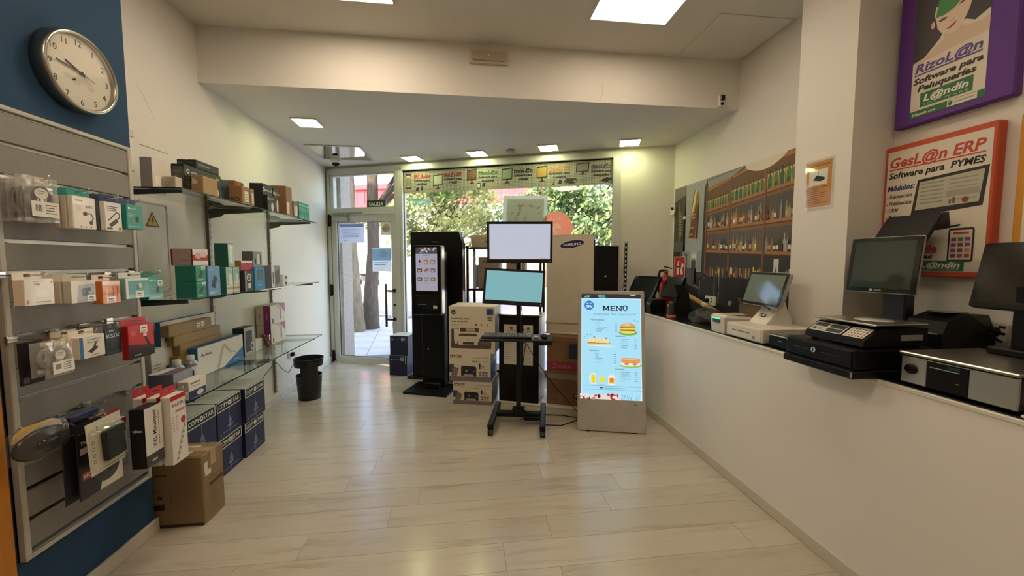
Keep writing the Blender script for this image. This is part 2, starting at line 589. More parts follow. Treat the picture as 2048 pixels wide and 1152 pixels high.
struct('trim_3', g, STONE, FO, FROT)

struct('baseboard_left', G().box(XL, XL + .014, 2.28, 6.0, 0, .085, .003), mat('white_skirting', '#d9d6cc', .45))
struct('baseboard_blue', G().box(XB, XB + .018, 1.6, 2.285, 0, .072, .003), SKIRT)
struct('baseboard_right', G().box(XC - .013, XC, -1.2, 4.55, 0, .068, .003), SKIRT)

# counter body and its worktop
cp = [(XC, -1.2), (XR - .002, -1.2), (XR - .002, 4.33), (XC, 4.57)]
ct = thing('counter', 'long white counter running along the right side', 'counter')
cg = G(); cg.prism(cp, .0, WT - .022)
cg.build('counter_body', CPANEL, ct)
G().box(XC - .006, XC + .012, -1.2, 4.56, WT - .022, WT - .004, .003).build('edge_strip', mat('counter_edge', '#dcd6c9', .35), ct)
w_ = G(); w_.prism([(XC + .0125, -1.2), (XR - .002, -1.2), (XR - .002, 4.33), (XC + .0125, 4.56)], WT - .0215, WT)
tag(w_.build('worktop', WTOP), 'glossy black worktop lying on the long white counter', 'worktop')

# ------------------------------------------------------------------ shop front: door, transom, window
PANE = glassmat('window_glass', (.97, .985, .975))
fr = lambda *a: G().box(*a)
door = setroot('door_1', FO, FROT, 'glazed white aluminium entrance door')
dfm = G()
dfm.box(.03, .075, -.05, .06, 0, 2.80, .004); dfm.box(1.13, 1.205, -.05, .06, 0, 2.80, .004)
dfm.box(.075, 1.13, -.045, .055, 2.175, 2.255, .004); dfm.box(.03, 1.205, -.05, .06, 2.75, 2.835, .004)
dfm.build('door_frame', ALU, door)
lf = G()
lf.box(.08, .165, -.028, .028, .012, 2.17, .004); lf.box(1.045, 1.125, -.028, .028, .012, 2.17, .004)
lf.box(.165, 1.045, -.028, .028, .012, .10, .004); lf.box(.165, 1.045, -.028, .028, 2.07, 2.17, .004)
lf.build('door_leaf', ALU, door)
gk = G()
for a in ((.163, .170, .1, 2.07), (1.04, 1.047, .1, 2.07)): gk.box(a[0], a[1], -.012, .012, a[2], a[3])
gk.box(.165, 1.045, -.012, .012, .098, .104); gk.box(.165, 1.045, -.012, .012, 2.066, 2.072)
gk.build('gasket', BLACK, door)
G().box(.168, 1.042, -.004, .004, .102, 2.068).build('glass_pane', PANE, door)
for z in (.02, 1.0, 2.02):
    h = G().box(.045, .085, -.062, -.028, z, z + .16, .006); h.cyl((.066, -.06, z - .008), (.066, -.06, z + .168), .011, n=10)
    h.build('hinge', BLACK, door)
pl = G().tube([(.985, -.085, .58), (.985, -.085, 1.19)], .016, 12)
for z in (.68, 1.09): pl.tube([(.985, -.085, z), (1.085, -.085, z), (1.085, -.028, z)], .013, 10); pl.cyl((1.085, -.034, z), (1.085, -.026, z), .026, n=14)
pl.build('pull_handle', mat('brown_metal', '#4a3a34', .35, metal=.6), door)
lk = G().cyl((1.087, -.036, .885), (1.087, -.026, .885), .018, n=14); lk.box(1.085, 1.089, -.038, -.036, .877, .893)
lk.build('lock_cylinder', BLACKM, door)
dc = G().box(.14, .38, -.075, -.028, 2.085, 2.145, .006); dc.build('door_closer', mat('closer_grey', '#b4b4ad', .35, metal=.4), door)
da = G().box(.12, .62, -.07, -.05, 2.185, 2.203, .004); da.box(.34, .375, -.075, -.05, 2.12, 2.20, .003); da.build('closer_arm', mat('closer_arm_grey', '#8c8d88', .35, metal=.5), door)
tw = setroot('window_1', FO, FROT, 'transom window above the door')
tg_ = G()
for q in ((.075, .13, 2.255, 2.75), (1.105, 1.13, 2.255, 2.75)): tg_.box(q[0], q[1], -.03, .03, q[2], q[3], .003)
tg_.box(.13, 1.105, -.03, .03, 2.255, 2.275, .003); tg_.box(.13, 1.105, -.03, .03, 2.73, 2.75, .003)
tg_.build('window_frame', ALU, tw)
G().box(.13, 1.105, -.004, .004, 2.275, 2.73).build('glass_pane', PANE, tw)
sw = setroot('window_2', FO, FROT, 'large shop window right of the door')
sg = G()
sg.box(1.206, 1.245, -.05, .06, .0, 2.80, .004); sg.box(4.065, 4.158, -.05, .06, 0, 2.835, .004)
sg.box(1.206, 4.158, -.05, .06, 2.755, 2.835, .004); sg.box(1.245, 4.065, -.05, .06, 0, .09, .004)
sg.build('window_frame', ALU, sw)
G().box(1.245, 4.065, -.005, .005, .09, 2.755).build('glass_pane', PANE, sw)
gk = G()
gk.box(1.243, 1.25, -.014, .014, .09, 2.755); gk.box(4.06, 4.067, -.014, .014, .09, 2.755); gk.box(1.245, 4.065, -.014, .014, 2.75, 2.757)
gk.build('gasket', BLACK, sw)

# ------------------------------------------------------------------ ceiling lights
LPAN = emat('panel_diffuser', PANEL_RGB, PANEL * .72)      # dimmed on the counter side to balance light on the walls
LPAN2 = emat('panel_diffuser_bright', PANEL_RGB, PANEL * 1.15)  # raised on the slatwall side for more light on counter and column
LDWN = emat('downlight_diffuser', DOWN_RGB, DOWN)
LFR = mat('light_frame_white', '#d8d5cc', .4)
def panel_light(x0, y0, label):
    t = thing('ceiling_panel_light', label, 'ceiling light', (x0 + .3, y0 + .3, ZH), 0, 'large square ceiling panels')
    f = G(); w = .3
    for a in ((-w, w, -w, -w + .012), (-w, w, w - .012, w), (-w, -w + .012, -w, w), (w - .012, w, -w, w)): f.box(a[0], a[1], a[2], a[3], -.012, 0, .002)
    f.build('frame', LFR, t)
    G().box(-w + .011, w - .011, -w + .011, w - .011, -.009, -.004).build('diffuser', LPAN if x0 > 0 else LPAN2, t)
panel_light(.912, 2.28, 'large square lit ceiling panel at the top, right of the emergency light')
panel_light(-1.075, 2.28, 'large square lit ceiling panel barely entering the top edge, left of the emergency light')
panel_light(.912, .3, 'large square lit ceiling panel above the camera on the counter side')
panel_light(-1.075, .3, 'large square lit ceiling panel above the camera on the slatwall side')
for x, y, rz, lb in ((-1.53, 4.08, 0, 'small square downlight nearest the left wall'), (-.69, 5.30, -20.4, 'small square downlight in front of the door post, second from the left wall'),
                 (.15, 4.97, -20.4, 'small square downlight left of the smoke detector'), (.99, 4.62, -20.4, 'small square downlight right of the smoke detector'),
                 (1.87, 4.31, -20.4, 'small square downlight nearest the right wall')):
    t = thing('downlight', lb, 'ceiling light', (x, y, ZL), R(rz), 'small square downlights')
    w = .105; f = G()
    for a in ((-w - .014, w + .014, -w - .014, -w), (-w - .014, w + .014, w, w + .014), (-w - .014, -w, -w, w), (w, w + .014, -w, w)): f.box(*a, -.014, 0, .002)
    f.build('frame', LFR, t)
    G().box(-w, w, -w, w, -.016, -.003, .002).build('diffuser', LDWN, t)
# ================================================================== STREET OUTSIDE
ext = (0, 0, -FA)
PAVE = mat('pavement_slab', '#c4c0be', .85, var=.1, vscale=5, bump=.1)
ROADM = mat('asphalt', '#8d8b8c', .9, var=.1, vscale=20, bump=.1)
sd = struct('floor_pavement', G().box(-14, 14, .18, 5.2, -.25, -.095), mat('pavement_joint', '#7d7875', .9), FO, ext, 'slabbed pavement outside the shop')
tm = G().prism([(-.296, -.296), (.296, -.296), (.296, .296), (-.296, .296)], -.095, -.08).mesh('paving_slab', PAVE)
ca, sa = math.cos(R(28)), math.sin(R(28))
for i in range(-9, 12):
    for j in range(-9, 12):
        s_, t_ = 1. + (i * .6) * ca - (j * .6) * sa, 2.2 + (i * .6) * sa + (j * .6) * ca
        if -3.4 < s_ < 3.2 and .6 < t_ < 4.75:
            o = link('paving_slab', tm, sd, (s_, t_, 0), (0, 0, R(28)))
struct('trim_4', G().box(-30, 30, 5.2, 5.38, -.3, -.075, .01), mat('kerb_stone', '#b5b0aa', .8, var=.1), FO, ext, 'stone kerb of the near pavement')
struct('floor_road', G().box(-60, 50, 5.38, 15, -.3, -.2), ROADM, FO, ext, 'grey asphalt street')
lm = mat('road_paint', '#dedcd8', .7)
for k, t_ in enumerate((7.2, 9.8, 12.2)):
    tag(G().box(-40, 20, t_, t_ + .14, -.2, -.196).build('lane_line', lm, None, FO, ext), ['white painted lane line nearest the shop', 'white painted lane line along the middle of the street', 'white painted lane line nearest the far pavement'][k], 'lane line', 'painted lane lines')
struct('floor_far_pavement', G().box(-60, 50, 15, 18.05, -.3, -.06), mat('far_pavement', '#b7a99c', .9, var=.08), FO, ext, 'far pavement')
wr = thing('street_building', 'beige building with red ribbed cladding across the street', 'building', fac(-8, 18, -.06), -FA)
G().box(-40, 8.4, 0, 6, 0, 5.2).build('wall', mat('beige_render', '#d8c3a4', .85, var=.08, vscale=.6), wr)
rg = G().box(-40, 8.4, -.1, 6, 5.2, 6.6)
for i in range(-66, 14): rg.box(i * .6 - .04, i * .6 + .04, -.15, -.1, 5.3, 6.3)
rg.box(-40, 8.4, -.25, -.1, 6.3, 6.6); rg.box(-40, 8.4, -.22, -.1, 5.18, 5.32)
rg.build('red_cladding', mat('red_cladding', '#c2373f', .6, var=.06), wr)
for i, (x, w) in enumerate(((-18, 1.6), (-10.5, 1.6), (-.6, 2.6), (5, 2.4))):
    f = G().box(x - .1, x + w + .1, -.06, 0, 3.2, 4.9, .01).build('window', ALU, wr)
    G().box(x, x + w, -.075, -.06, 3.3, 4.8).build('pane', mat('far_pane', '#9fb4c4', .15), f)
hs = thing('white_house', 'white house with a low pitched roof behind the right tree', 'house', fac(6.2, 17.2, -.06), -FA)
G().box(-4.5, 9, 0, 6, 0, 4.6).build('wall', mat('white_render', '#e6dfd2', .85), hs)
G().prism([(-4.7, 4.5), (9.5, 4.5), (2.2, 7.2)], 0, 6.3, Matrix(((1, 0, 0, 0), (0, 0, 1, -.2), (0, 1, 0, 0), (0, 0, 0, 1)))).build('roof', mat('roof_tile', '#a98d77', .8, var=.15), hs)
for x in (-3.4, -.6, 2.2):
    f = G().box(x, x + 1.2, -.05, 0, 2.4, 3.9, .01).build('window', ALU, hs); G().box(x + .08, x + 1.12, -.06, -.05, 2.48, 3.82).build('pane', mat('far_pane', '#9fb4c4', .15), f)
bx = thing('utility_cabinet', 'grey metal utility cabinet on the far pavement', 'cabinet', fac(-8.2, 16.2, -.06), -FA)
G().box(-.5, .5, -.25, .25, 0, 1.5, .02).build('cabinet_body', mat('cabinet_grey', '#9aa2ad', .6), bx)
G().box(-.46, .46, -.265, -.25, .1, 1.4, .005).build('cabinet_door', mat('cabinet_grey2', '#929aa6', .6), bx)

LEAF = {}
def leafmat(name, c, tr=.3):
    m = bpy.data.materials.new(name); m.use_nodes = True
    nt = m.node_tree; nt.nodes.clear()
    o = nt.nodes.new('ShaderNodeOutputMaterial'); d = nt.nodes.new('ShaderNodeBsdfDiffuse'); t = nt.nodes.new('ShaderNodeBsdfTranslucent')
    mx = nt.nodes.new('ShaderNodeMixShader'); mx.inputs[0].default_value = tr
    tc = nt.nodes.new('ShaderNodeTexCoord'); nz = nt.nodes.new('ShaderNodeTexNoise'); nz.inputs['Scale'].default_value = 2.2
    cr = nt.nodes.new('ShaderNodeValToRGB'); cc = lin(c)
    cr.color_ramp.elements[0].position = .35; cr.color_ramp.elements[1].position = .68
    cr.color_ramp.elements[0].color = (cc[0] * .75, cc[1] * .8, cc[2] * .9, 1); cr.color_ramp.elements[1].color = (min(1, cc[0] * 1.35), min(1, cc[1] * 1.2), cc[2] * .95, 1)
    nt.links.new(tc.outputs['Object'], nz.inputs[0]); nt.links.new(nz.outputs['Fac'], cr.inputs[0])
    nt.links.new(cr.outputs[0], d.inputs[0]); nt.links.new(cr.outputs[0], t.inputs[0])
    nt.links.new(d.outputs[0], mx.inputs[1]); nt.links.new(t.outputs[0], mx.inputs[2]); nt.links.new(mx.outputs[0], o.inputs[0])
    return m
BARK1 = mat('pale_bark', '#8e7c66', .9, var=.3, vscale=6, bump=.6, bscale=14, stretch=(3, 3, .8))
BARK2 = mat('dark_bark', '#5d5047', .9, var=.4, vscale=8, bump=1., bscale=16, stretch=(3, 3, .6))
def tree(label, base, r0, height, lean, crown, nleaf, leafc, bark, seed, lsize=.13, group='street trees'):
    rn = random.Random(seed)
    t = thing('street_tree', label, 'tree', base, 0, group)
    path = [(lean[0] * k / 6 + rn.uniform(-.04, .04) * k, lean[1] * k / 6, height * k / 6) for k in range(7)]
    rs = [r0 * (1.25 if k == 0 else 1 - .07 * k) for k in range(7)]
    tg = G().tube(path, rs, 14)
    tg.build('trunk', bark, t)
    bg = G()
    top = Vector(path[-1]); ends = []
    for cx, cy, cz, cr_, ch in crown:
        for b in range(7):
            a = rn.uniform(0, 6.28); st = Vector(path[rn.choice((3, 4, 5, 6))])
            e = Vector((cx + math.cos(a) * cr_ * rn.uniform(.3, .85), cy + math.sin(a) * cr_ * rn.uniform(.3, .85), cz + rn.uniform(-.5, .6) * ch))
            md = (st + e) / 2 + Vector((rn.uniform(-.2, .2), rn.uniform(-.2, .2), rn.uniform(-.1, .3)))
            bg.tube([st, md, e], [r0 * .35, r0 * .2, r0 * .06], 6)
    bg.build('branches', bark, t)
    fg = G()
    per = nleaf // len(crown)
    for cx, cy, cz, cr_, ch in crown:
        cl = [(Vector((rn.gauss(0, .5), rn.gauss(0, .5), rn.gauss(0, .5)))) for _ in range(34)]
        for _ in range(per):
            c0 = rn.choice(cl)
            p = c0 + Vector((rn.gauss(0, .13), rn.gauss(0, .13), rn.gauss(0, .13)))
            if p.length > 1.15: continue
            p = Vector((cx + p.x * cr_, cy + p.y * cr_, cz + p.z * ch))
            n = Vector((rn.gauss(0, 1), rn.gauss(0, 1), rn.gauss(0, 1))).normalized()
            u = n.orthogonal().normalized(); v = n.cross(u); q = lsize * rn.uniform(.6, 1.2)
            fg._add([p - u * q, p - v * q * .55, p + u * q, p + v * q * .55], [[0, 1, 2, 3]])
    o = fg.build('foliage', leafmat('leaf_%d' % seed, leafc), t)
    o['kind'] = 'stuff'
    return t
tree('pale barked street tree with straight trunk, seen through the door', (-2.48, 9.08, -.08), .145, 6.2, (-.25, .1), [(-1.95, .2, 5.0, 1.5, 1.3), (-1.8, .6, 4.0, 1.3, 1.0)], 2600, '#7d9455', BARK1, 3, .16)
tree('dark rough barked street tree forking above the door, right of pale trunk', (-2.27, 9.42, -.08), .17, 5.4, (.35, .2), [(1.75, .3, 4.7, 1.5, 1.3), (1.65, .8, 5.6, 1.4, 1.0)], 2800, '#6d8848', BARK2, 4, .16)
p = fac(-2.0, 8.6, -.08)
tree('bushy yellowish green street tree behind the left half of the shop window', p, .14, 3.4, (.1, 0), [(0, 0, 3.3, 2.2, 1.4), (-1.3, .1, 3.1, 1.5, 1.2), (1.4, -.1, 3.4, 1.6, 1.2), (.2, 0, 5.0, 2.4, 1.3)], 13000, '#98a070', BARK2, 5, .095)
p = fac(3.6, 8.8, -.08)
tree('bushy deep green street tree behind the right half of the shop window', p, .13, 3.2, (-.1, 0), [(0, 0, 3.2, 2.0, 1.4), (1.2, .1, 2.9, 1.4, 1.1), (-1.2, 0, 3.5, 1.3, 1.2), (.3, 0, 5.0, 2.4, 1.3)], 13000, '#7f9466', BARK2, 6, .095)

mb = thing('motorcycle', 'small dark motorcycle parked on the far pavement seen through the door', 'motorcycle', fac(-10.6, 16.4, -.06), -FA)
for x in (-.62, .62):
    G().cyl((x, -.06, .3), (x, .06, .3), .3, n=18).build('wheel', BLACK, mb)
gg = G().box(-.35, .35, -.1, .1, .35, .7, .05); gg.tube([(.62, 0, .3), (.45, 0, .95), (.4, 0, 1.05)], .03); gg.tube([(.4, -.3, 1.05), (.4, .3, 1.05)], .02)
gg.build('frame', mat('bike_dark', '#33363a', .4), mb)
G().box(-.6, .05, -.12, .12, .7, .82, .05).build('saddle', BLACK, mb)
ps = thing('pavement_sign', 'thin metal folding sign standing on the pavement by the granite jamb', 'sign', fac(.52, 1.05, -.08), -FA + R(10))
gg = G()
for x in (-.06, .16): gg.tube([(x, 0, .02), (x - .16, .12, 1.05)], .01, 8)
gg.tube([(-.22, .12, 1.05), (0, .12, 1.05)], .01, 8)
gg.build('frame', CHROME, ps)
G().box(-.1, .2, -.12, .12, 0, .09, .012).build('foot', BLACK, ps)
# ================================================================== LEFT SIDE: clock, slatwall, glass shelves
cl = thing('wall_clock', 'round steel rimmed wall clock with white dial on the blue pier', 'clock', (XB, 1.985, 2.335), FACE_R)
CR = .168
rim = G().lathe([(CR - .006, 0), (CR, .004), (CR, .052), (CR - .003, .059), (CR - .012, .060), (CR - .0165, .054), (CR - .017, .040)], 64, cap=False)
rim.build('rim', mat('brushed_rim', '#a8a295', .28, metal=1.), cl)
G().prism([((CR - .0165) * math.cos(2 * math.pi * i / 48), (CR - .0165) * math.sin(2 * math.pi * i / 48)) for i in range(48)], 0, .0405).build('case_back', GREYP, cl)
dp = Pr()
dp.ell(0, 0, CR - .017, CR - .017, '#ded7c8', 48)
for h in range(1, 13):
    a = R(90 - 30 * h); r = (CR - .018) * .84
    dp.text(str(h), r * math.cos(a), r * math.sin(a) - .013, .026, '#1c1a18', al='c', bold=.012, k=dp.k)
dp.up()
for a, b, w in ((-.05, -.035, .03), (-.02, -.045, .02), (.02, -.03, .035), (.045, -.05, .02)): dp.ell(a, b, w, .012, '#cfc8b8', 10, k=dp.k)
dp.build('dial', PRM, cl, (0, 0, .0405))
hd = G()
def hand(l, w, ang, z, back=.02):
    m = Matrix.Translation((0, 0, z)) @ Matrix.Rotation(R(ang), 4, 'Z')
    hd.box(-back, l, -w / 2, w / 2, 0, .0012, 0, 1, m)
hand(.07, .008, 90 - 30 * 9.75, .043); hand(.108, .006, 90 - 6 * 46, .0455); hand(.06, .002, 90 - 6 * 18, .048, .03)
hd.cyl((0, 0, .041), (0, 0, .051), .006, n=12)
hd.build('hands', BLACK, cl)
G().prism([((CR - .0175) * math.cos(2 * math.pi * i / 48), (CR - .0175) * math.sin(2 * math.pi * i / 48)) for i in range(48)], .0555, .0562).build('cover_glass', glassmat('clock_glass', (.98, .98, .97)), cl)

# ---- slatwall
SX = -1.705; SY0, SY1, SZ0, SZ1 = 1.632, 2.236, .334, 2.082
sl = thing('slatwall_display', 'grey slatwall display panel with aluminium grooves on the blue pier', 'display panel', (XB, 1.934, SZ0), 0)
SLAT = mat('grey_slat_laminate', '#86817a', .5, var=.05, vscale=60)
oy, ox, oz = 1.934, XB, SZ0
zs = [2.062 - .1207 * i for i in range(15)]
bk = G().box(0, .010, SY0 - oy, SY1 - oy, 0, SZ1 - oz); bk.build('backing_board', mat('slat_back', '#4a4742', .8), sl)
edges = [SZ1] + zs + [SZ0]
for i in range(len(edges) - 1):
    a, b = edges[i + 1] + .007 - oz, edges[i] - .007 - oz
    if b - a > .02:
        G().box(.010, .030, SY0 + .022 - oy, SY1 - .022 - oy, a, b, .002).build('slat', SLAT, sl)
ALS = mat('slat_aluminium', '#a29e94', .38, metal=1.)
for z in zs:
    g = G().box(.010, .026, SY0 + .03 - oy, SY1 - .034 - oy, z - .007 - oz, z - .0045 - oz); g.box(.010, .013, SY0 + .03 - oy, SY1 - .034 - oy, z - .0045 - oz, z + .007 - oz)
    g.box(.024, .0315, SY0 + .03 - oy, SY1 - .034 - oy, z - .0085 - oz, z - .0055 - oz)
    g.build('aluminium_groove', ALS, sl)
ff = G()
ff.box(0, .034, SY0 - oy, SY0 + .022 - oy, 0, SZ1 - oz, .003); ff.box(0, .034, SY1 - .022 - oy, SY1 - oy, 0, SZ1 - oz, .003)
ff.box(0, .034, SY0 + .022 - oy, SY1 - .022 - oy, 0, .018, .003); ff.box(0, .034, SY0 + .022 - oy, SY1 - .022 - oy, SZ1 - oz - .018, SZ1 - oz, .003)
ff.build('frame', mat('slat_frame', '#b9b4a7', .4), sl)

def hook(y, z, xe, what):
    t = thing('slatwall_hook', 'chrome slatwall hook holding ' + what, 'hook', (SX + .002, y, z), 0, 'slatwall hooks')
    G().box(0, .012, -.018, .018, -.012, .014, .002).build('hook_plate', CHROME, t)
    L = xe - SX - .002
    G().tube([(.01, 0, 0), (L - .02, 0, 0), (L - .006, 0, .004), (L, 0, .018)], .0024, 8).build('hook_rod', CHROME, t)

def hangbox(name, label, cat, xf, dep, y0, y1, z0, z1, colr, pr=None, tab=None, tabh=.03, side=None, group=None, rz=0., gloss=True, tilt=0.):
    t = thing(name, label, cat, (xf - dep / 2, (y0 + y1) / 2, z0), (0, R(tilt), R(rz)), group)
    w, h = y1 - y0, z1 - z0
    bm = mat('carton_' + colr.lstrip('#'), colr, .45, var=.04, vscale=20)
    G().box(-dep / 2, dep / 2, -w / 2, w / 2, 0, h, min(.003, dep * .3)).build('carton_body', bm, t)
    if tab:
        tb = G(); e = .0006; x = -dep / 2
        hw, hh = .012, .006; c = h + tabh * .55
        tb.box(x, x + e, -w * .48, w * .48, h, c - hh); tb.box(x, x + e, -w * .48, w * .48, c + hh, h + tabh)
        tb.box(x, x + e, -w * .48, -hw, c - hh, c + hh); tb.box(x, x + e, hw, w * .48, c - hh, c + hh)
        tb.build('hang_tab', mat('tab_' + tab.lstrip('#'), tab, .5), t)
    if pr: pr.build('front_print', PRG if gloss else PRM, t, (dep / 2, -w / 2, 0), (0, 1, 0), (0, 0, 1))
    if side: side.build('side_print', PRM, t, (-dep / 2, -w / 2, 0), (1, 0, 0), (0, 0, 1))
    return t

def adapter_print(w, h):
    p = Pr(); p.rect(.002, .002, w - .004, h - .004, '#e9e3d6')
    p.rect(.012, h - .02, .03, .005, '#77726a', k=p.k); p.bars(w * .55, h - .045, w * .3, .01); p.ell(w * .25, h - .05, .012, .012, '#d5cfc2', 14)
    p.rr(w * .42, h * .42, w * .18, h * .12, .006, '#3b4148')
    pts = [(w * .58, h * .5), (w * .78, h * .49), (w * .86, h * .38), (w * .78, h * .24)]
    for a, b in zip(pts, pts[1:]): p.line(*a, *b, .005, '#44484c', k=p.k)
    p.up(); p.rr(w * .68, h * .16, w * .14, h * .1, .003, '#33373c')
    for i in range(3): p.ell(w * (.3 + .22 * i), h * .07, .003, .003, '#44484c', 8, k=p.k)
    return p
wa = 'white USB adapter box with teal header on the slatwall top row'
for i in range(3):
    hangbox('adapter_box', wa + (', front one', ', middle one', ', rear one')[i], 'product box', -1.57 - i * .024, .02, 1.765, 1.863, 1.635, 1.768, '#cfc6b6' if i else '#e6e0d3', adapter_print(.098, .133) if i == 0 else None, '#2c8f86', .032, group='hanging adapter boxes')
hook(1.814, 1.7875, -1.545, 'the white adapter boxes')
def hub_print(w, h):
    p = Pr(); p.rect(.001, .001, w - .002, h - .002, '#e9e4d8'); p.lines(.01, h - .022, w * .75, 3, .008, .0035, '#4a3d57', .3)
    p.poly([(w * .2, h * .22), (w * .32, h * .12), (w * .78, h * .33), (w * .66, h * .44)], '#332e2c')
    pts = [(w * .7, h * .4), (w * .86, h * .5), (w * .84, h * .64), (w * .68, h * .66), (w * .3, h * .42), (w * .16, h * .36)]
    for a, b in zip(pts, pts[1:]): p.line(*a, *b, .005, '#3b3532', k=p.k)
    p.up(); p.rect(.006, .006, .026, .008, '#444444'); p.bars(w * .75, .005, w * .18, .012); return p
for i in range(3):
    hangbox('hub_box', 'white USB hub box with navy header, ' + ('front', 'middle', 'rear')[i] + ' one of the top row', 'product box', -1.57 - i * .026, .022, 1.905, 1.987, 1.638, 1.765, '#e6e0d3' if i == 0 else '#5d6b66', hub_print(.082, .127) if i == 0 else None, '#232a5c', .034, group='hanging hub boxes')
hook(1.946, 1.7837, -1.545, 'the navy headed hub boxes')
def tp_print(w, h, c='#3f9a90', dev='#1f2b2a'):
    p = Pr(); p.rect(.001, .001, w - .002, h - .002, c)
    p.ell(w * .16, h * .84, .006, .006, '#dff0ec', 12, k=p.k); p.text('tp-link', w * .26, h * .81, h * .07, '#dff0ec', k=p.k); p.up()
    p.lines(w * .1, h * .62, w * .5, 3, h * .07, h * .02, '#a9d6cf'); p.rr(w * .52, h * .3, w * .2, h * .22, .003, dev); p.rect(w * .66, h * .48, w * .06, h * .1, dev)
    p.lines(w * .1, h * .1, w * .7, 1, h * .07, h * .025, '#a9d6cf', 0); return p
for i in range(2):
    hangbox('wifi_adapter_box', 'teal wireless adapter box hanging at the right end of the top row' + (', front one' if i == 0 else ', behind'), 'product box', -1.57 - i * .034, .03, 2.015, 2.105, 1.655, 1.77, '#2f8f86', tp_print(.09, .115) if i == 0 else None, '#33407c', .028, group='teal wireless adapter boxes')
hook(2.06, 1.7854, -1.545, 'the teal wireless adapter boxes')
BAG = glassmat('clear_bag', (.93, .93, .92), rough=.08, ior=1.5, haze=.22, haze_rgb=(.75, .73, .7))
def bag(label, xf, y0, y1, z0, z1, ry, seed, lab=True, stuffc='#2b2b33', hk=None):
    rn = random.Random(seed); w, h = y1 - y0, z1 - z0
    t = thing('bagged_cable', label, 'bagged cable', (xf, (y0 + y1) / 2, z0), (0, 0, R(ry)), 'clear bags with cables')
    ph = [rn.uniform(0, 6) for _ in range(6)]
    def fr_(a, b, sgn):
        e = min(a, 1 - a) * min(b, 1 - b) * 16; e = min(1, e)
        return (sgn * (.012 * e * (.6 + .4 * math.sin(9 * a + ph[0]) * math.sin(8 * b + ph[1])) + .0006), (a - .5) * w, b * h)
    g = G(); g.grid(lambda a, b: fr_(a, b, 1), 12, 14); g.grid(lambda a, b: fr_(a, b, -1), 12, 14)
    g.build('bag_film', BAG, t)
    c = G(); path = []
    for k in range(60):
        q = k / 59 * 6.28 * 3
        path.append((.004 * math.sin(q * .5), math.cos(q) * w * .28 * (1 - k / 200), h * .5 + math.sin(q) * h * .28))
    c.tube(path, .0035, 6); c.box(-.006, .006, -w * .3, -w * .1, h * .08, h * .2, .002); c.box(-.006, .006, w * .08, w * .28, h * .1, h * .24, .002)
    c.build('cable', mat('cable_' + stuffc.lstrip('#'), stuffc, .5), t)
    if lab:
        p = Pr(); p.rect(0, 0, w * .8, h * .34, '#e8e2d5'); p.bars(w * .1, h * .12, w * .2, h * .14); p.lines(w * .4, h * .26, w * .34, 4, h * .06, h * .02, '#6b6760')
        p.build('label_card', PRM, t, (.0145, -w * .42, h * .1), (0, 1, 0), (0, 0, 1))
        p = Pr(); p.ell(0, 0, w * .2, w * .17, '#ddd4c4', 18); p.lines(-w * .12, .006, w * .24, 2, .008, .003, '#8a8278'); p.build('round_sticker', PRM, t, (.0145, -w * .12, h * .62), (0, 1, 0), (0, 0, 1))
    hd = Pr(); hd.rect(0, 0, w * .4, h * .12, '#d8cdb9'); hd.build('header_card', PRM, t, (.003, -w * .2, h * .86), (0, 1, 0), (0, 0, 1))
for i in range(4):
    bag(['clear plastic bag of cables with white label, front of the top row', 'second clear cable bag behind the front one on the top row', 'third clear cable bag back from the front on the top row', 'rearmost clear cable bag on the top row against the slatwall'][i], -1.575 - i * .031, 1.60 + i * .004, 1.715 + i * .004, 1.65, 1.815, 4 * (i % 2) - 2, 20 + i, i == 0, ['#2c3245', '#3a3a40', '#2b2b33', '#45484d'][i])
hook(1.66, 1.806, -1.545, 'the clear cable bags of the top row')
def rowlab(y, w, nm): pass
# second row
p = Pr(); w, h = .10, .096; p.rect(.001, .001, w - .002, h - .002, '#e9e3d7')
p.rr(w * .38, h * .25, w * .34, h * .34, .012, '#ddd6c8'); p.ell(w * .48, h * .45, .012, .016, '#efeae0', 14); p.ell(w * .64, h * .45, .012, .016, '#efeae0', 14); p.line(w * .5, h * .42, w * .5, h * .25, .004, '#efeae0'); p.line(w * .62, h * .42, w * .62, h * .25, .004, '#efeae0')
p.bars(w * .32, h * .76, w * .2, h * .08); p.lines(w * .3, h * .9, w * .4, 1, .01, .003, '#8a857b'); p.lines(w * .35, h * .1, w * .5, 1, .01, .003, '#8a857b', 0); p.rect(w * .88, h * .84, w * .07, h * .07, '#cc6666'); p.rect(.006, .006, .006, .014, '#c87d3a')
hangbox('earbud_box', 'white earbud box hanging at the left end of the second row', 'product box', -1.57, .038, 1.57, 1.67, 1.34, 1.436, '#e6dfd2', p, '#e6dfd2', .026)
hook(1.62, 1.4503, -1.545, 'the white earbud box')
for i in range(3):
    p = Pr(); w, h = .103, .09; p.rect(.001, .001, w - .002, h - .002, '#cfc8ba'); p.poly([(w * .2, .001), (w - .001, .001), (w - .001, h * .85), (w * .3, h * .8)], '#8b8f90'); p.rr(w * .42, h * .28, w * .26, h * .38, .008, '#26282b'); p.rect(w * .66, h * .5, w * .12, h * .16, '#26282b'); p.sticker(w * .62, .004, w * .34, h * .28)
    hangbox('speaker_box', ['small grey and white speaker box in front of two like it on the second row', 'small grey and white speaker box between two like it on the second row', 'small grey and white speaker box nearest the slatwall on the second row'][i], 'product box', -1.55 - i * .036, .03, 1.711, 1.814, 1.334, 1.424, '#cbc3b4', p if i == 0 else None, '#cbc3b4', .026, group='grey and white speaker boxes')
hook(1.7625, 1.4383, -1.53, 'the grey and white speaker boxes')
p = Pr(); w, h = .087, .1; p.rect(.001, .001, w - .002, h - .002, '#d9752f'); p.rect(.001, h * .82, w - .002, h * .17, '#e7ddcc'); p.text('Style', w * .3, h * .3, h * .14, '#f2d9bd', rot=R(90), bold=.02)
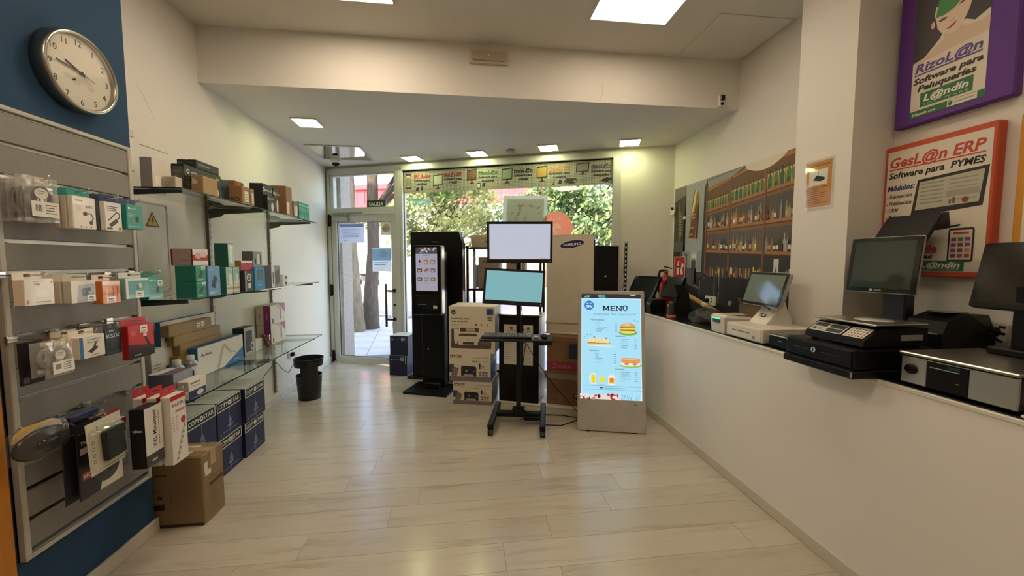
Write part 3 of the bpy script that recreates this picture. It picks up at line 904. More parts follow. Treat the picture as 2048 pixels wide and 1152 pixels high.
for q in (.55, .8): p.line(w * q, h * .2, w * (q + .04), h * .6, .003, '#40302a', k=p.k); p.line(w * (q + .04), h * .6, w * (q - .02), h * .74, .003, '#40302a', k=p.k)
p.up(); p.sticker(w * .2, .004, w * .5, h * .26)
hangbox('earphone_box', 'orange earphone box with white top hanging on the second row', 'product box', -1.57, .04, 1.867, 1.954, 1.315, 1.415, '#d9752f', p, '#e9dfce', .028)
hook(1.9105, 1.4304, -1.545, 'the orange earphone box')
p = Pr(); w, h = .131, .098; p.rect(.001, .001, w - .002, h - .002, '#4fa3a4'); p.rect(.001, .001, w * .1, h - .002, '#e4ded2'); p.rect(.001, h * .86, w - .002, h * .13, '#e4ded2'); p.rr(w * .42, h * .45, w * .16, h * .2, .004, '#5b6a70'); p.rr(w * .56, h * .5, w * .12, h * .22, .004, '#e4ded2'); p.sticker(w * .4, .004, w * .34, h * .32)
hangbox('reader_box', 'light teal and white card reader box at the right of the second row', 'product box', -1.57, .03, 1.983, 2.112, 1.325, 1.423, '#7fb9b5', p, '#e4ded2', .026)
hook(2.0475, 1.4373, -1.545, 'the light teal card reader box')
# third row
bag('clear plastic bag with white label in front on the third row', -1.548, 1.594, 1.70, 1.065, 1.20, 3, 41, True, '#8f9196')
bag('clear plastic bag behind the front one on the third row', -1.582, 1.585, 1.69, 1.07, 1.20, -4, 42, False, '#cfc9bd')
p = Pr(); p.rect(.0005, .0005, .079, .159, '#17161a'); p.rect(.008, .008, .02, .02, '#55515c')
hangbox('black_sleeve', 'thin black card sleeve behind the bags at the left of row three', 'card sleeve', -1.61, .006, 1.575, 1.655, 1.045, 1.205, '#17161a', p)
hook(1.64, 1.208, -1.525, 'the bags of the third row')
for i in range(2):
    p = Pr(); w, h = .111, .092; p.rect(.001, .001, w - .002, h - .002, '#e6dfd0'); p.rect(.001, .001, w * .14, h - .002, '#2f6ba0')
    p.poly([(w * .3, h * .3), (w * .46, h * .2), (w * .74, h * .42), (w * .6, h * .52)], '#2c2a2b'); p.poly([(w * .52, h * .48), (w * .6, h * .45), (w * .68, h * .66), (w * .6, h * .68)], '#4b484a'); p.lines(w * .3, h * .8, w * .6, 2, h * .12, h * .035, '#77716a'); p.lines(w * .4, h * .1, w * .4, 1, h * .1, h * .03, '#77716a')
    hangbox('hub_box', 'white and blue USB device box on the third row' + (', front one' if i == 0 else ', behind the front one'), 'product box', -1.56 - i * .045, .04, 1.738 - i * .02, 1.849 - i * .02, 1.10, 1.192, '#e6dfd0' if i == 0 else '#e8ddc6', p if i == 0 else None, '#e8ddc6', .026, group='white and blue device boxes')
hook(1.79, 1.2063, -1.535, 'the white and blue device boxes')
p = Pr(); w, h = .078, .115; p.rect(.0005, .0005, w - .001, h - .001, '#131a1c'); p.text('KSIX', w * .08, h * .66, h * .15, '#a9dcea', w=w * .84, bold=.01); p.rect(w * .25, h * .9, w * .3, h * .05, '#9fa6a3'); p.rr(w * .3, h * .2, w * .45, h * .35, .01, '#222c30'); p.rect(w * .05, h * .05, w * .8, h * .1, '#2c3a3f')
hangbox('phone_pouch', 'black phone accessory pouch lettered KSIX on the third row', 'product pouch', -1.58, .008, 1.876, 1.948, 1.085, 1.20, '#131a1c', p, '#30383a', .02)
hook(1.912, 1.211, -1.555, 'the black pouch')
p = Pr(); w, h = .148, .16; p.rect(.001, .001, w - .002, h - .002, '#c21a20'); p.poly([(.001, .001), (w - .001, .001), (w - .001, h * .3), (.001, h * .46)], '#3a0b0d'); p.rect(.001, .001, w - .002, h * .24, '#130607'); p.rect(w * .12, h * .68, w * .15, h * .15, '#d9575c'); p.poly([(w * .6, h * .6), (w * .68, h * .62), (w * .86, h * .3), (w * .8, h * .24)], '#141112'); p.sticker(w * .46, h * .74, w * .28, h * .22); p.rect(w * .56, h * .62, w * .14, h * .1, '#e9cfc9'); p.rect(w * .2, h * .09, w * .25, h * .025, '#b9b1ad')
hangbox('charger_box', 'red and black charger box at the right end of the third row', 'product box', -1.56, .03, 1.965, 2.113, 1.04, 1.20, '#a3161b', p, '#c2373f', .03)
hook(2.039, 1.2165, -1.535, 'the red and black charger box')
# fourth row
bl = thing('blister_pack', 'large clear blister pack holding a dark oval device, lowest row left', 'blister pack', (-1.6, 1.6, .83), (0, 0, R(-3)))
PLAST = glassmat('blister_plastic', (.95, .95, .92), rough=.05, ior=1.22, haze=.035, haze_rgb=(.7, .66, .58))
def dome(w, h, d, n=24):
    g = G(); rings = []
    for k, (sc, z) in enumerate(((1., 0), (1., .004), (.88, .006), (.84, d * .7), (.78, d), (.3, d * 1.02))):
        rings.append([(z, math.copysign(abs(math.cos(a)) ** .6, math.cos(a)) * w / 2 * sc, math.copysign(abs(math.sin(a)) ** .75, math.sin(a)) * h / 2 * sc) for a in [2 * math.pi * i / n for i in range(n)]])
    return g.loft(rings)
dome(.215, .145, .03).build('blister_shell', PLAST, bl, (0, 0, 0))
cg = G().lathe([(.0001, -.004), (.06, -.003), (.072, .004), (.06, .012), (.0001, .016)], 28, Matrix.Translation((.008, .005, -.008)) @ Matrix.Rotation(R(90), 4, 'Y') @ Matrix.Diagonal((.78, 1.35, 1., 1.)))
cg.build('device_body', mat('bronze_plastic', '#3a3432', .2, metal=.3), bl)
G().lathe([(.0001, .0), (.028, .001), (.03, .004), (.0001, .006)], 24, Matrix.Translation((.022, .012, -.012)) @ Matrix.Rotation(R(90), 4, 'Y') @ Matrix.Diagonal((.62, 1.3, 1., 1.))).build('device_lens', BLACKG, bl)
p = Pr(); p.poly([(0, 0), (.17, 0), (.16, .03), (.13, .046), (.04, .046), (.01, .03)], '#c9b9a0'); p.poly([(.0, .0), (.05, .03), (.12, .046), (.05, .046), (.02, .036)], '#d6a63a'); p.text('pillow', .06, .012, .016, '#5a4a3c', bold=.03, spacing=1.15); p.build('header_card', PRM, bl, (.0065, -.085, .024), (0, 1, 0), (0, 0, 1))
hook(1.66, .854, -1.56, 'the clear blister pack')
for i in range(2):
    p = Pr(); w, h = .195, .275
    p.rect(.0005, .0005, w - .001, h - .001, '#1b171d'); p.poly([(w * .42, .0005), (w - .0005, .0005), (w - .0005, h - .0005), (w * .75, h * .7)], '#ddd5c4'); p.ell(w * .62, h * .3, w * .3, h * .2, '#3b3a3c', 24); p.ell(w * .68, h * .26, .012, .012, '#17151a', 12)
    p.text('Trust', w * .06, h * .82, h * .06, '#efe9dd', bold=.03); p.rect(w * .05, h * .68, w * .34, h * .1, '#cfc6b2'); p.rect(w * .05, h * .28, w * .36, h * .13, '#9b2a35'); p.text('MOUSE', w * .08, h * .31, h * .07, '#efe2d6', bold=.04)
    hangbox('mouse_pad_pack', 'black and white mouse pad pack lettered Trust, ' + ('front one' if i == 0 else 'one nearer the slatwall'), 'mouse pad', -1.562 - i * .024, .006, 1.70 - i * .03, 1.895 - i * .03, .525, .80, '#1b171d', p if i == 0 else None, '#1b171d', .03, group='mouse pad packs')
hook(1.80, .8165, -1.55, 'the mouse pad packs')
cb = thing('blister_pack', 'cream blister card with a dark green wallet shaped device, in front of the mouse pads', 'blister pack', (-1.515, 1.775, .63), (0, R(-3), R(5)))
G().box(0, .002, -.088, .088, 0, .215, .0008).build('card', mat('cream_card', '#cdc4ac', .5), cb)
G().box(.002, .026, -.03, .072, .035, .165, .006).build('device', mat('dark_green_plastic', '#141917', .35), cb)
G().box(.026, .029, -.03, .072, .125, .165, .003).build('device_flap', mat('dark_green_plastic2', '#1c2320', .3), cb)
g = G(); rings = []
for sc, x in ((1., .0022), (.97, .0035), (.9, .006), (.86, .03), (.8, .033)): rings.append([(x, a * sc, .1 + b * sc) for a, b in rrect(.165, .18, .025, 5)])
g.loft(rings, cap=False).build('blister_shell', glassmat('blister_plastic2', (.93, .93, .9), rough=.06, ior=1.45, haze=.12, haze_rgb=(.7, .66, .56)), cb)
p = Pr()
for i in range(4): p.rr(0, i * .026, .014, .016, .003, '#6e685b', k=0); p.rr(.003, .003 + i * .026, .008, .010, .002, '#cdc4ac', k=1)
p.k = 2; p.text('b', .03, .13, .02, '#55503f'); p.build('icon_print', PRM, cb, (.0022, -.07, .045), (0, 1, 0), (0, 0, 1))
hook(1.76, .855, -1.50, 'the cream blister card')
db = thing('cable_bundle', 'dark bagged cable bundle hanging behind the cream blister card', 'bagged cable', (-1.655, 1.83, .72), 0)
g = G()
for k in range(5): g.tube([(.01 * math.sin(k + q * .6), -.06 + .022 * k + .02 * math.sin(q * .7 + k), .02 + .018 * q) for q in range(6)], .012, 8)
g.build('cables', mat('dark_cable', '#1d1d22', .5), db)
G().box(-.014, .014, -.07, .07, .10, .135, .008).build('header_card', mat('navy_card', '#262f5c', .5), db)
G().box(-.016, .016, .02, .09, .06, .10, .006).build('brown_wrap', mat('brown_wrap', '#7a6447', .5), db)
hook(1.9, .862, -1.62, 'the dark cable bundle')
p = Pr(); w, h = .105, .285; p.rect(.0005, .0005, w - .001, h - .001, '#e3dccf'); p.rect(.0005, .0005, w - .001, h * .2, '#3a3a39'); p.text('nilox', w * .3, h * .07, .012, '#e8e2d6', bold=.03, rot=R(0))
p.text('XXL Mousepad', w * .62, h * .28, .022, '#26241f', rot=R(90), bold=.02, w=h * .64); p.lines(w * .75, h * .3, .004, 1, .01, h * .6, '#8f897c', 0)
sp = Pr(); sp.rect(.0005, .0005, .063, h - .001, '#101012'); sp.text('nilox', .012, h * .62, .013, '#e8e4da', w=.042, bold=.03)
hangbox('mouse_pad_box', 'tall black mouse pad box with white XXL Mousepad face', 'product box', -1.50, .064, 1.945, 2.05, .525, .81, '#101012', p, None, .03, sp)
def salp(w, h):
    p = Pr(); p.rect(.0005, .0005, w - .001, h * .93, '#e6dfd3'); p.rect(.0005, h * .93, w - .001, h * .07, '#b81f28'); p.text('SALICRU', w * .08, h * .84, .016, '#4b3a33', w=w * .84, bold=.03); p.rect(w * .3, h * .745, w * .6, .012, '#c87a7c')
    p.ell(w * .78, h * .6, .018, .018, '#b33a36', 18)
    for i in range(2): p.lines(w * (.08 + .22 * i), h * .68, w * .15, 6, h * .04, h * .018, '#d3a9a8', .4, i)
    p.poly([(w * .2, h * .03), (w * .36, h * .05), (w * .92, h * .5), (w * .86, h * .56)], '#8d8880')
    for i in range(6): p.ell(w * (.34 + .09 * i), h * (.1 + .07 * i), .008, .009, '#d8d2c6', 10, k=p.k)
    return p
for i in range(3):
    hangbox('power_strip_box', 'white power strip box with red header, ' + ['front one', 'middle one', 'rear one by the slatwall'][i], 'product box', -1.47 - i * .062, .045, 2.062, 2.168, .475, .825, '#e6dfd3', salp(.106, .35), '#b81f28', .04, group='power strip boxes')
hook(2.115, .8485, -1.44, 'the power strip boxes')
p = Pr(); w, h = .06, .17; p.rect(.0005, .0005, w - .001, h - .001, '#ddd5c8'); p.rect(.0005, h * .82, w - .001, h * .17, '#b3202a'); p.lines(.008, h * .6, w * .7, 8, .012, .004, '#b99f98')
hangbox('surge_plug_box', 'narrow white box with red top left of the black mouse pad box', 'product box', -1.60, .03, 1.915, 1.975, .605, .775, '#ddd5c8', p, '#b3202a', .04)
hook(1.96, .7962, -1.55, 'the narrow red topped box')
# ------------------------------------------------------------------ glass shelves on the left wall
SHG = glassmat('shelf_glass', (.84, .9, .87), ior=1.5)
SHE = mat('glass_edge', '#20332d', .1, var=.05)
SXF = -1.585
RAIL = mat('rail_grey', '#77756e', .4, metal=.5)
BRK = mat('bracket_grey', '#4f4f4b', .45, metal=.3)
TOPZ, MIDZ, LOWZ = 1.917, 1.283, .70
def shelf(y0, y1, z, label):
    t = thing('glass_shelf', label, 'glass shelf', ((XL + .03 + SXF) / 2, (y0 + y1) / 2, z), 0, 'glass wall shelves')
    w, d = SXF - XL - .03, y1 - y0
    G().box(-w / 2, w / 2, -d / 2, d / 2, -.008, 0).build('glass_pane', SHG, t)
    g = G(); e = .0012
    g.box(w / 2, w / 2 + e, -d / 2, d / 2, -.008, 0); g.box(-w / 2, w / 2, -d / 2 - e, -d / 2, -.008, 0); g.box(-w / 2, w / 2, d / 2, d / 2 + e, -.008, 0)
    g.build('polished_edge', SHE, t)
UP = (2.43, 3.315, 4.255)
shelf(2.40, 3.328, TOPZ, 'upper glass shelf, nearer pane with the networking boxes')
shelf(3.332, 4.40, TOPZ, 'upper glass shelf, farther pane with brown cartons and teal packs')
shelf(2.40, 3.328, MIDZ, 'middle glass shelf, nearer pane with the green boxes')
shelf(3.332, 4.38, MIDZ, 'middle glass shelf, farther pane with the grey phone box')
shelf(2.36, 3.328, LOWZ, 'lower glass shelf, nearer pane with the long blue and white boxes')
shelf(3.332, 4.43, LOWZ, 'lower glass shelf, farther pane with the purple boxes')
for y, lb in zip(UP, ('slotted grey wall upright nearest the blue pier', 'slotted grey wall upright in the middle of the glass shelves', 'slotted grey wall upright nearest the door')):
    t = thing('shelf_upright', lb, 'shelf upright', (XL, y, .12), 0, 'slotted shelf uprights')
    g = G().box(0, .022, -.014, .014, 0, 1.95, .002)
    g.build('rail', RAIL, t)
    g = G()
    for k in range(38): g.box(.0221, .0226, -.0095, -.0045, .03 + k * .05, .055 + k * .05); g.box(.0221, .0226, .0045, .0095, .03 + k * .05, .055 + k * .05)
    g.build('slots', mat('slot_light', '#c9c7bd', .5), t)['kind'] = 'stuff'
    for z in (TOPZ, MIDZ, LOWZ):
        mz = Matrix(((1, 0, 0, 0), (0, 0, 1, 0), (0, 1, 0, 0), (0, 0, 0, 1)))
        zz = z - .12 - .0085
        G().prism([(.024, zz), (.42, zz), (.42, zz - .016), (.13, zz - .034), (.10, zz - .055), (.024, zz - .07)], -.005, .005, mz).build('bracket', BRK, t)

GRN = '#2b7d6d'
def tpl(w, h, txt='300 Mbps', c='#17191a'):
    p = Pr(); p.rect(.001, .001, w - .002, h - .002, c)
    p.ell(w * .1, h * .78, h * .08, h * .08, '#d9d6c8', 16, k=p.k); p.ell(w * .1, h * .78, h * .045, h * .045, c, 16, k=p.k + 1); p.k += 2
    p.text('tp-link', w * .17, h * .745, h * .09, '#dedbcf', k=p.k); p.text('omada', w * .44, h * .745, h * .09, '#b9b7aa', k=p.k); p.rr(w * .84, h * .78, w * .1, h * .08, .004, '#b98f2c', k=p.k)
    p.up(); p.text(txt, w * .07, h * .5, h * .12, '#55574f'); p.lines(w * .07, h * .38, w * .22, 4, h * .09, h * .03, '#6a6c63'); p.ell(w * .72, h * .28, w * .2, h * .28, '#cfc6ba', 22)
    return p
p = Pr(); p.rect(.001, .001, .058, .164, '#a79d98')
q = Pr(); q.rect(.001, .001, .104, .164, '#ddd6c6'); q.rect(.02, .02, .05, .05, '#f2ecdc')
carton('router_box', 'tall pale carton at the near end of the upper glass shelf', 'product box', -1.80, -1.74, 2.415, 2.52, TOPZ, TOPZ + .166, '#b5aba2', {'F': p, 'R': q})
p = Pr(); p.rect(.001, .001, .058, .068, '#b3a79c'); p.lines(.006, .04, .045, 3, .012, .004, '#8a7f76')
carton('antenna_box', 'low pale printed carton behind the small brown carton, upper shelf', 'product box', -1.735, -1.665, 2.48, 2.535, TOPZ, TOPZ + .075, '#cabdae', {'F': p})
p = Pr(); p.rect(.001, .001, .068, .15, '#4b4844'); p.lines(.01, .12, .04, 2, .03, .006, '#77736c')
carton('access_point_box', 'large black networking box lettered tp-link omada 300 Mbps', 'product box', -1.735, -1.665, 2.55, 2.90, TOPZ, TOPZ + .165, '#17191a', {'R': tpl(.35, .165), 'F': p}, gloss=True)
p = Pr(); p.text('omada', .006, .03, .008, '#8f8d84')
q = Pr(); q.text('tp-link omada', .02, .022, .014, '#b9c4ba')
for i, (a, b) in enumerate(((-1.775, -1.72), (-1.717, -1.664))):
    carton('switch_box', ['flat dark networking box lying nearer the wall atop the black omada box', 'flat dark networking box lying at the front atop the black omada box'][i], 'product box', a, b, 2.66, 2.885, TOPZ + .167, TOPZ + .218, '#2b2f2d', {'F': p, 'R': q}, 'flat dark networking boxes')
p = Pr(); p.rect(.008, .06, .03, .032, '#d8ccba')
carton('brown_carton', 'small brown carton with white sticker in front of the black omada box', 'carton', -1.662, -1.592, 2.60, 2.74, TOPZ, TOPZ + .108, '#a5845a', {'F': p}, tape='#b58a55')
p = Pr(); p.rect(.002, .002, .05, .15, '#2c3f3c'); p.lines(.008, .13, .03, 5, .015, .006, '#6d827c'); p.rr(.012, .03, .03, .05, .008, '#cfd3c8')
carton('router_box', 'narrow dark green networking box beside the black omada box', 'product box', -1.735, -1.68, 2.91, 3.02, TOPZ, TOPZ + .155, '#1f2b29', {'F': p})
p = Pr(); p.text('XXO', .006, .02, .03, '#4a3620', bold=.04)
for i, (x0, x1, y0, y1, h, c, lb) in enumerate(((-1.72, -1.60, 3.03, 3.13, .13, '#94714a', 'brown carton with white labels at the front, right of the omada boxes'), (-1.72, -1.60, 3.14, 3.19, .13, '#94714a', 'narrow brown carton with white label just behind the first brown carton'),
        (-1.93, -1.79, 3.06, 3.17, .165, '#8c6d48', 'brown carton against the wall behind the labelled brown cartons'), (-1.90, -1.74, 3.20, 3.32, .20, '#7f5c3a', 'taller brown carton in the back row of the upper shelf'))):
    q = Pr(); q.rect((y1 - y0) * .3, .02, (y1 - y0) * .5, h * .6, '#e0d8c8'); q.lines((y1 - y0) * .35, h * .55, (y1 - y0) * .35, 4, .018, .006, '#7b7468')
    carton('brown_carton', lb, 'carton', x0, x1, y0, y1, TOPZ, TOPZ + h, c, {'R': q, 'F': p} if i < 2 else {'R': q}, tape='#b58a55' if i > 1 else None)
carton('router_box', 'black networking box standing between the brown cartons', 'product box', -1.72, -1.62, 3.36, 3.52, TOPZ, TOPZ + .215, '#1a1d1d', {'R': tpl(.16, .215, '')})
carton('router_box', 'small black networking box in front of the black box between brown cartons', 'product box', -1.618, -1.59, 3.37, 3.47, TOPZ, TOPZ + .125, '#161b1c', {'R': tpl(.10, .125, '')})
carton('router_box', 'slim black networking box just left of the tall brown carton', 'product box', -1.72, -1.62, 3.54, 3.62, TOPZ, TOPZ + .21, '#23262a', {'R': tpl(.08, .21, '')})
q = Pr(); q.rect(.01, .02, .05, .1, '#d9d0bf'); q.rect(.02, .18, .03, .05, '#8f5f36')
carton('brown_carton', 'tall brown carton with white label near the far end of the upper shelf', 'carton', -1.74, -1.60, 3.72, 3.84, TOPZ, TOPZ + .262, '#855f3b', {'R': q})
q = Pr(); q.rect(.008, .02, .03, .09, '#dbd3c4'); q.rect(.045, .02, .03, .09, '#dbd3c4')
carton('brown_carton', 'low brown carton with two white labels beside the teal packs', 'carton', -1.68, -1.60, 3.87, 3.96, TOPZ, TOPZ + .15, '#7f6149', {'R': q})
for i in range(4):
    carton('teal_pack', ['slim teal pack touching the low brown carton', 'second slim teal pack from the low brown carton', 'third slim teal pack from the low brown carton', 'last slim teal pack at the far end of the upper shelf'][i], 'product box', -1.68, -1.60, 3.99 + i * .06, 4.045 + i * .06, TOPZ, TOPZ + .165, '#1f9a80', {'R': tp_print(.055, .165, '#25a088')}, 'slim teal packs')

# middle shelf
def dev_print(w, h, c, dev, stick=True):
    p = Pr(); p.rect(.001, .001, w - .002, h - .002, c)
    p.text('tp-link', w * .1, h * .86, h * .05, '#e3efe9', k=p.k); p.up()
    p.poly([(w * .25, h * .35), (w * .55, h * .28), (w * .78, h * .6), (w * .5, h * .7)], dev); p.poly([(w * .25, h * .35), (w * .55, h * .28), (w * .56, h * .24), (w * .26, h * .3)], '#1b2226'); p.lines(w * .1, h * .12, w * .7, 2, h * .05, h * .02, '#dfe9e0')
    if stick: p.sticker(w * .55, h * .76, w * .4, h * .2)
    return p
hangbox('wifi_kit_box', 'teal boxed adapter with price sticker hanging past the right end of row two', 'product box', -1.585, .045, 2.130, 2.226, 1.305, 1.425, '#2a8078', tp_print(.096, .12).sticker(.062, .07, .03, .03), '#2a8078', .026)
hook(2.178, 1.4395, -1.56, 'the teal boxed adapter of row two')
for i in range(2):
    carton('powerline_box', ['green networking box, lower of two stacked beside the blue phone box', 'green networking box, upper of two stacked beside the blue phone box'][i], 'product box', -1.73, -1.615, 2.525, 2.615, MIDZ + i * .097, MIDZ + .096 + i * .097, GRN, {'R': dev_print(.09, .096, '#2f9478', '#3d4644')}, 'stacked green networking boxes')
carton('extender_box', 'light blue box picturing a dark device on the middle shelf', 'product box', -1.70, -1.61, 2.625, 2.745, MIDZ, MIDZ + .19, '#5f93bf', {'R': dev_print(.12, .19, '#6c9fca', '#33414e', False)})
for i in range(2):
    w = .078
    p = Pr(); p.rect(.001, .001, w - .002, .178, '#a9cfc5'); p.poly([(.001, .001), (w - .001, .001), (w - .001, .09), (.001, .06)], '#d7ded6'); p.rr(w * .5, .06, w * .3, .07, .006, '#eef0ea'); p.rect(.001, .025, w - .002, .012, '#c59a57'); p.text('tp-link', .008, .15, .009, '#2a6e62'); p.sticker(.006, .045, .03, .03)
    carton('extender_box', ['pale green and white networking box next to the light blue box', 'pale green and white networking box beside the black camera box'][i], 'product box', -1.73, -1.645, 2.87 + i * .082, 2.948 + i * .082, MIDZ, MIDZ + .18, '#23705f', {'R': p}, 'pale green and white boxes')
p = Pr(); p.rect(.001, .001, .118, .098, '#b59f95'); p.rect(.001, .001, .01, .098, '#8f1f22'); p.rect(.112, .001, .008, .098, '#6b1d1e')
for k in range(3): p.ell(.06 + k * .02, .03, .004, .004, '#3b2a28', 8, k=p.k)
q = Pr(); q.rect(.001, .001, .138, .098, '#e3dcd4'); q.rect(.001, .03, .138, .035, '#a8202a'); q.ell(.05, .06, .03, .02, '#caa9a4', 14); q.ell(.1, .07, .03, .022, '#d8c3bd', 14)
carton('headset_box', 'red and white headset box standing on the light blue and green boxes', 'product box', -1.76, -1.64, 2.545, 2.685, MIDZ + .1945, MIDZ + .2945, '#9b2a2d', {'R': q, 'F': p})
p = Pr(); p.rect(.001, .001, .073, .158, '#b9d6cc'); p.rr(.02, .03, .03, .09, .006, '#e8ebe4'); p.rect(.02, .125, .035, .025, '#eef0ea'); p.rect(.005, .01, .06, .012, '#c9a36b')
carton('extender_box', 'tall dark green and white box standing on the pale green boxes', 'product box', -1.735, -1.645, 2.905, 2.98, MIDZ + .181, MIDZ + .345, '#1e5a4d', {'R': p})
p = Pr(); p.rect(.001, .001, .108, .146, '#2a2a2e'); p.ell(.055, .1, .03, .03, '#cfccc4', 20); p.ell(.055, .1, .02, .02, '#3a3a40', 20); p.ell(.055, .1, .01, .01, '#9fa4a8', 14); p.rect(.04, .02, .035, .035, '#e9e5db'); p.rect(.001, .001, .02, .146, '#8d8f8c')
carton('webcam_box', 'black camera box with round lens picture on the middle shelf', 'product box', -1.69, -1.615, 3.04, 3.15, MIDZ, MIDZ + .15, '#232327', {'R': p})
p = Pr(); p.rect(.001, .001, .148, .172, '#2f8fc4'); p.rr(.035, .075, .04, .08, .006, '#4b5458'); p.rr(.08, .07, .04, .08, .006, '#545d61'); p.rect(.06, .03, .03, .01, '#b9d8ea')
carton('speaker_box', 'bright blue box picturing two grey speakers on the middle shelf', 'product box', -1.70, -1.615, 3.175, 3.325, MIDZ, MIDZ + .175, '#1f7fae', {'R': p})
p = Pr(); p.rect(.001, .001, .148, .073, '#c0374f'); p.rect(.001, .056, .148, .018, '#ece5dc'); p.ell(.075, .03, .025, .026, '#5c2630', 16, a0=0, a1=180); p.ell(.075, .03, .017, .018, '#c0374f', 16, a0=0, a1=180)
carton('headphone_box', 'small pink red headphone box on top of the black camera box', 'product box', -1.71, -1.63, 3.03, 3.165, MIDZ + .1515, MIDZ + .226, '#a37a4d', {'R': p})
p = Pr(); p.rect(.001, .001, .128, .118, '#8b8d8c'); p.ell(.035, .045, .01, .025, '#202326', 12); p.rr(.06, .02, .035, .08, .006, '#d9d8d2'); p.rr(.1, .02, .02, .075, .005, '#3a3c3f')
carton('microphone_box', 'dark grey gadget box on top of the bright blue speaker box', 'product box', -1.71, -1.63, 3.19, 3.32, MIDZ + .1765, MIDZ + .295, '#5b5d5c', {'R': p})
p = Pr(); p.rect(.001, .001, .148, .183, '#8f9196'); p.rect(.001, .001, .05, .183, '#d8d6d2'); p.rr(.018, .03, .018, .1, .006, '#3d4045'); p.poly([(.06, .02), (.14, .04), (.13, .16), (.06, .13)], '#55595f')
carton('phone_box', 'grey and white phone accessory box beside the blue speaker box', 'product box', -1.69, -1.60, 3.40, 3.55, MIDZ, MIDZ + .185, '#7d7f85', {'R': p})
for i in range(2):
    p = Pr(); p.rect(.001, .001, .098, .048, '#ebe7de'); p.rr(.04, .012, .04, .024, .003, '#2e2e30')
    carton('earphone_box', ['small white box, lower of two at the far end of the middle shelf', 'small white box, upper of two at the far end of the middle shelf'][i], 'product box', -1.68, -1.615, 3.63, 3.73, MIDZ + .0515 * i, MIDZ + .05 + .0515 * i, '#ebe7de', {'R': p}, 'small stacked white boxes')

# lower shelf
def lan(w, h):
    p = Pr(); p.rect(.001, .001, w - .002, h - .002, '#ddd7c9')
    p.poly([(w * .52, .001), (w - .001, .001), (w - .001, h * .52)], '#2f74a8'); p.poly([(w * .35, .001), (w * .42, .001), (w * .56, h * .86), (w * .5, h * .82)], '#b7b0a3'); p.poly([(w * .56, h * .86), (w * .74, h * .45), (w * .68, h * .42), (w * .54, h * .74)], '#b7b0a3'); p.poly([(w * .72, h * .5), (w * .8, h * .44), (w * .8, h * .38), (w * .73, h * .44)], '#b7b0a3')
    p.poly([(w * .055, h * .66), (w * .085, h * .8), (w * .115, h * .66), (w * .1, h * .66), (w * .085, h * .73), (w * .07, h * .66)], '#24221f'); p.text('Lanberg', w * .12, h * .67, h * .095, '#24221f', bold=.02); p.text('Patch Panel', w * .77, h * .1, h * .06, '#dfe6ea', shear=.2); return p
sp = Pr(); sp.rect(.001, .001, .058, .2, '#2f6496'); sp.text('Lanberg', .04, .06, .016, '#cfdbe6', rot=R(90))
carton('patch_panel_box', 'long white and blue box lettered Lanberg at the front of the lower shelf', 'product box', -1.90, -1.84, 2.85, 3.39, LOWZ, LOWZ + .205, '#2f6496', {'R': lan(.54, .205), 'F': sp})
carton('patch_panel_box', 'long white and blue box lettered Lanberg against the wall, behind the brown cartons', 'product box', -1.985, -1.955, 2.70, 3.24, LOWZ, LOWZ + .41, '#2f6496', {'R': lan(.54, .41)})
for i, (y0, y1, xf, z0, z1, lb) in enumerate(((2.80, 3.30, -1.905, 0, .075, 'long brown carton at the bottom of the stack on the lower shelf'), (2.76, 3.26, -1.905, .076, .17, 'long brown carton second from the bottom of the stack'),
        (2.79, 3.24, -1.905, .171, .24, 'long brown carton third from the bottom of the stack'), (2.74, 3.22, -1.905, .241, .31, 'long brown carton second from the top of the stack'), (2.70, 3.12, -1.905, .311, .385, 'long brown carton with two white stickers on top of the stack'))):
    q = Pr()
    if i == 4: q.sticker(.26, .02, .035, .035); q.sticker(.305, .022, .035, .035)
    else: q.line(.01, .01, y1 - y0 - .01, .01, .002, '#7d6238')
    carton('long_brown_carton', lb, 'carton', -1.953, xf, y0, y1, LOWZ + z0, LOWZ + z1, '#9a7a45', {'R': q}, 'stack of long brown cartons')
for i in range(2):
    h = .188; w = .30
    p = Pr(); p.rect(.001, .001, w - .002, h - .002, '#d8d2c8'); p.poly([(w * .55, h * .999), (w * .999, h * .5), (w * .999, h * .999)], '#b5679c'); p.poly([(w * .3, h * .999), (w * .55, h * .999), (w * .82, h * .75), (w * .62, h * .68)], '#c3ba93'); p.rr(w * .62, h * .15, w * .1, h * .6, .01, '#8d8b8c'); p.rect(w * .1, h * .06, w * .08, h * .25, '#3e3d3e')
    q = Pr(); q.rect(.001, .001, .066, h - .002, '#b9ab9b'); q.rect(.067, .001, .06, h - .002, '#7d2467'); q.rect(.092, .05, .01, .06, '#b8729f', k=q.k); q.rect(.03, .06, .007, .05, '#7f7468', k=q.k)
    carton('toner_box', ['purple and white printer box, lower of the two stacked on the lower shelf', 'purple and white printer box, upper of the two stacked on the lower shelf'][i], 'product box', -2.0, -1.87, 3.92, 4.22, LOWZ + i * .1895, LOWZ + h + i * .1895, '#ab9a8c', {'R': p, 'F': q}, 'purple and white printer boxes')
p = Pr(); p.rect(.001, .001, .158, .238, '#a6a7a5'); p.rect(.02, .03, .1, .18, '#26272a'); p.ell(.12, .07, .03, .035, '#c9c9c4', 18); p.ell(.12, .07, .018, .02, '#3c3d40', 18)
carton('webcam_box', 'black and silver webcam box between the Lanberg box and the purple boxes', 'product box', -1.95, -1.86, 3.45, 3.61, LOWZ, LOWZ + .24, '#303134', {'R': p})
p = Pr(); p.rect(.001, .001, .108, .198, '#e2ddd4')
carton('white_carton', 'white carton on the lower shelf in front of the purple boxes', 'carton', -1.95, -1.87, 3.64, 3.75, LOWZ, LOWZ + .1, '#dcd8d0', None)
ch = thing('charm_bag', 'small bag of brown trinkets with a price tag leaning by the purple boxes', 'bagged item', (-1.86, 3.80, LOWZ), R(12))
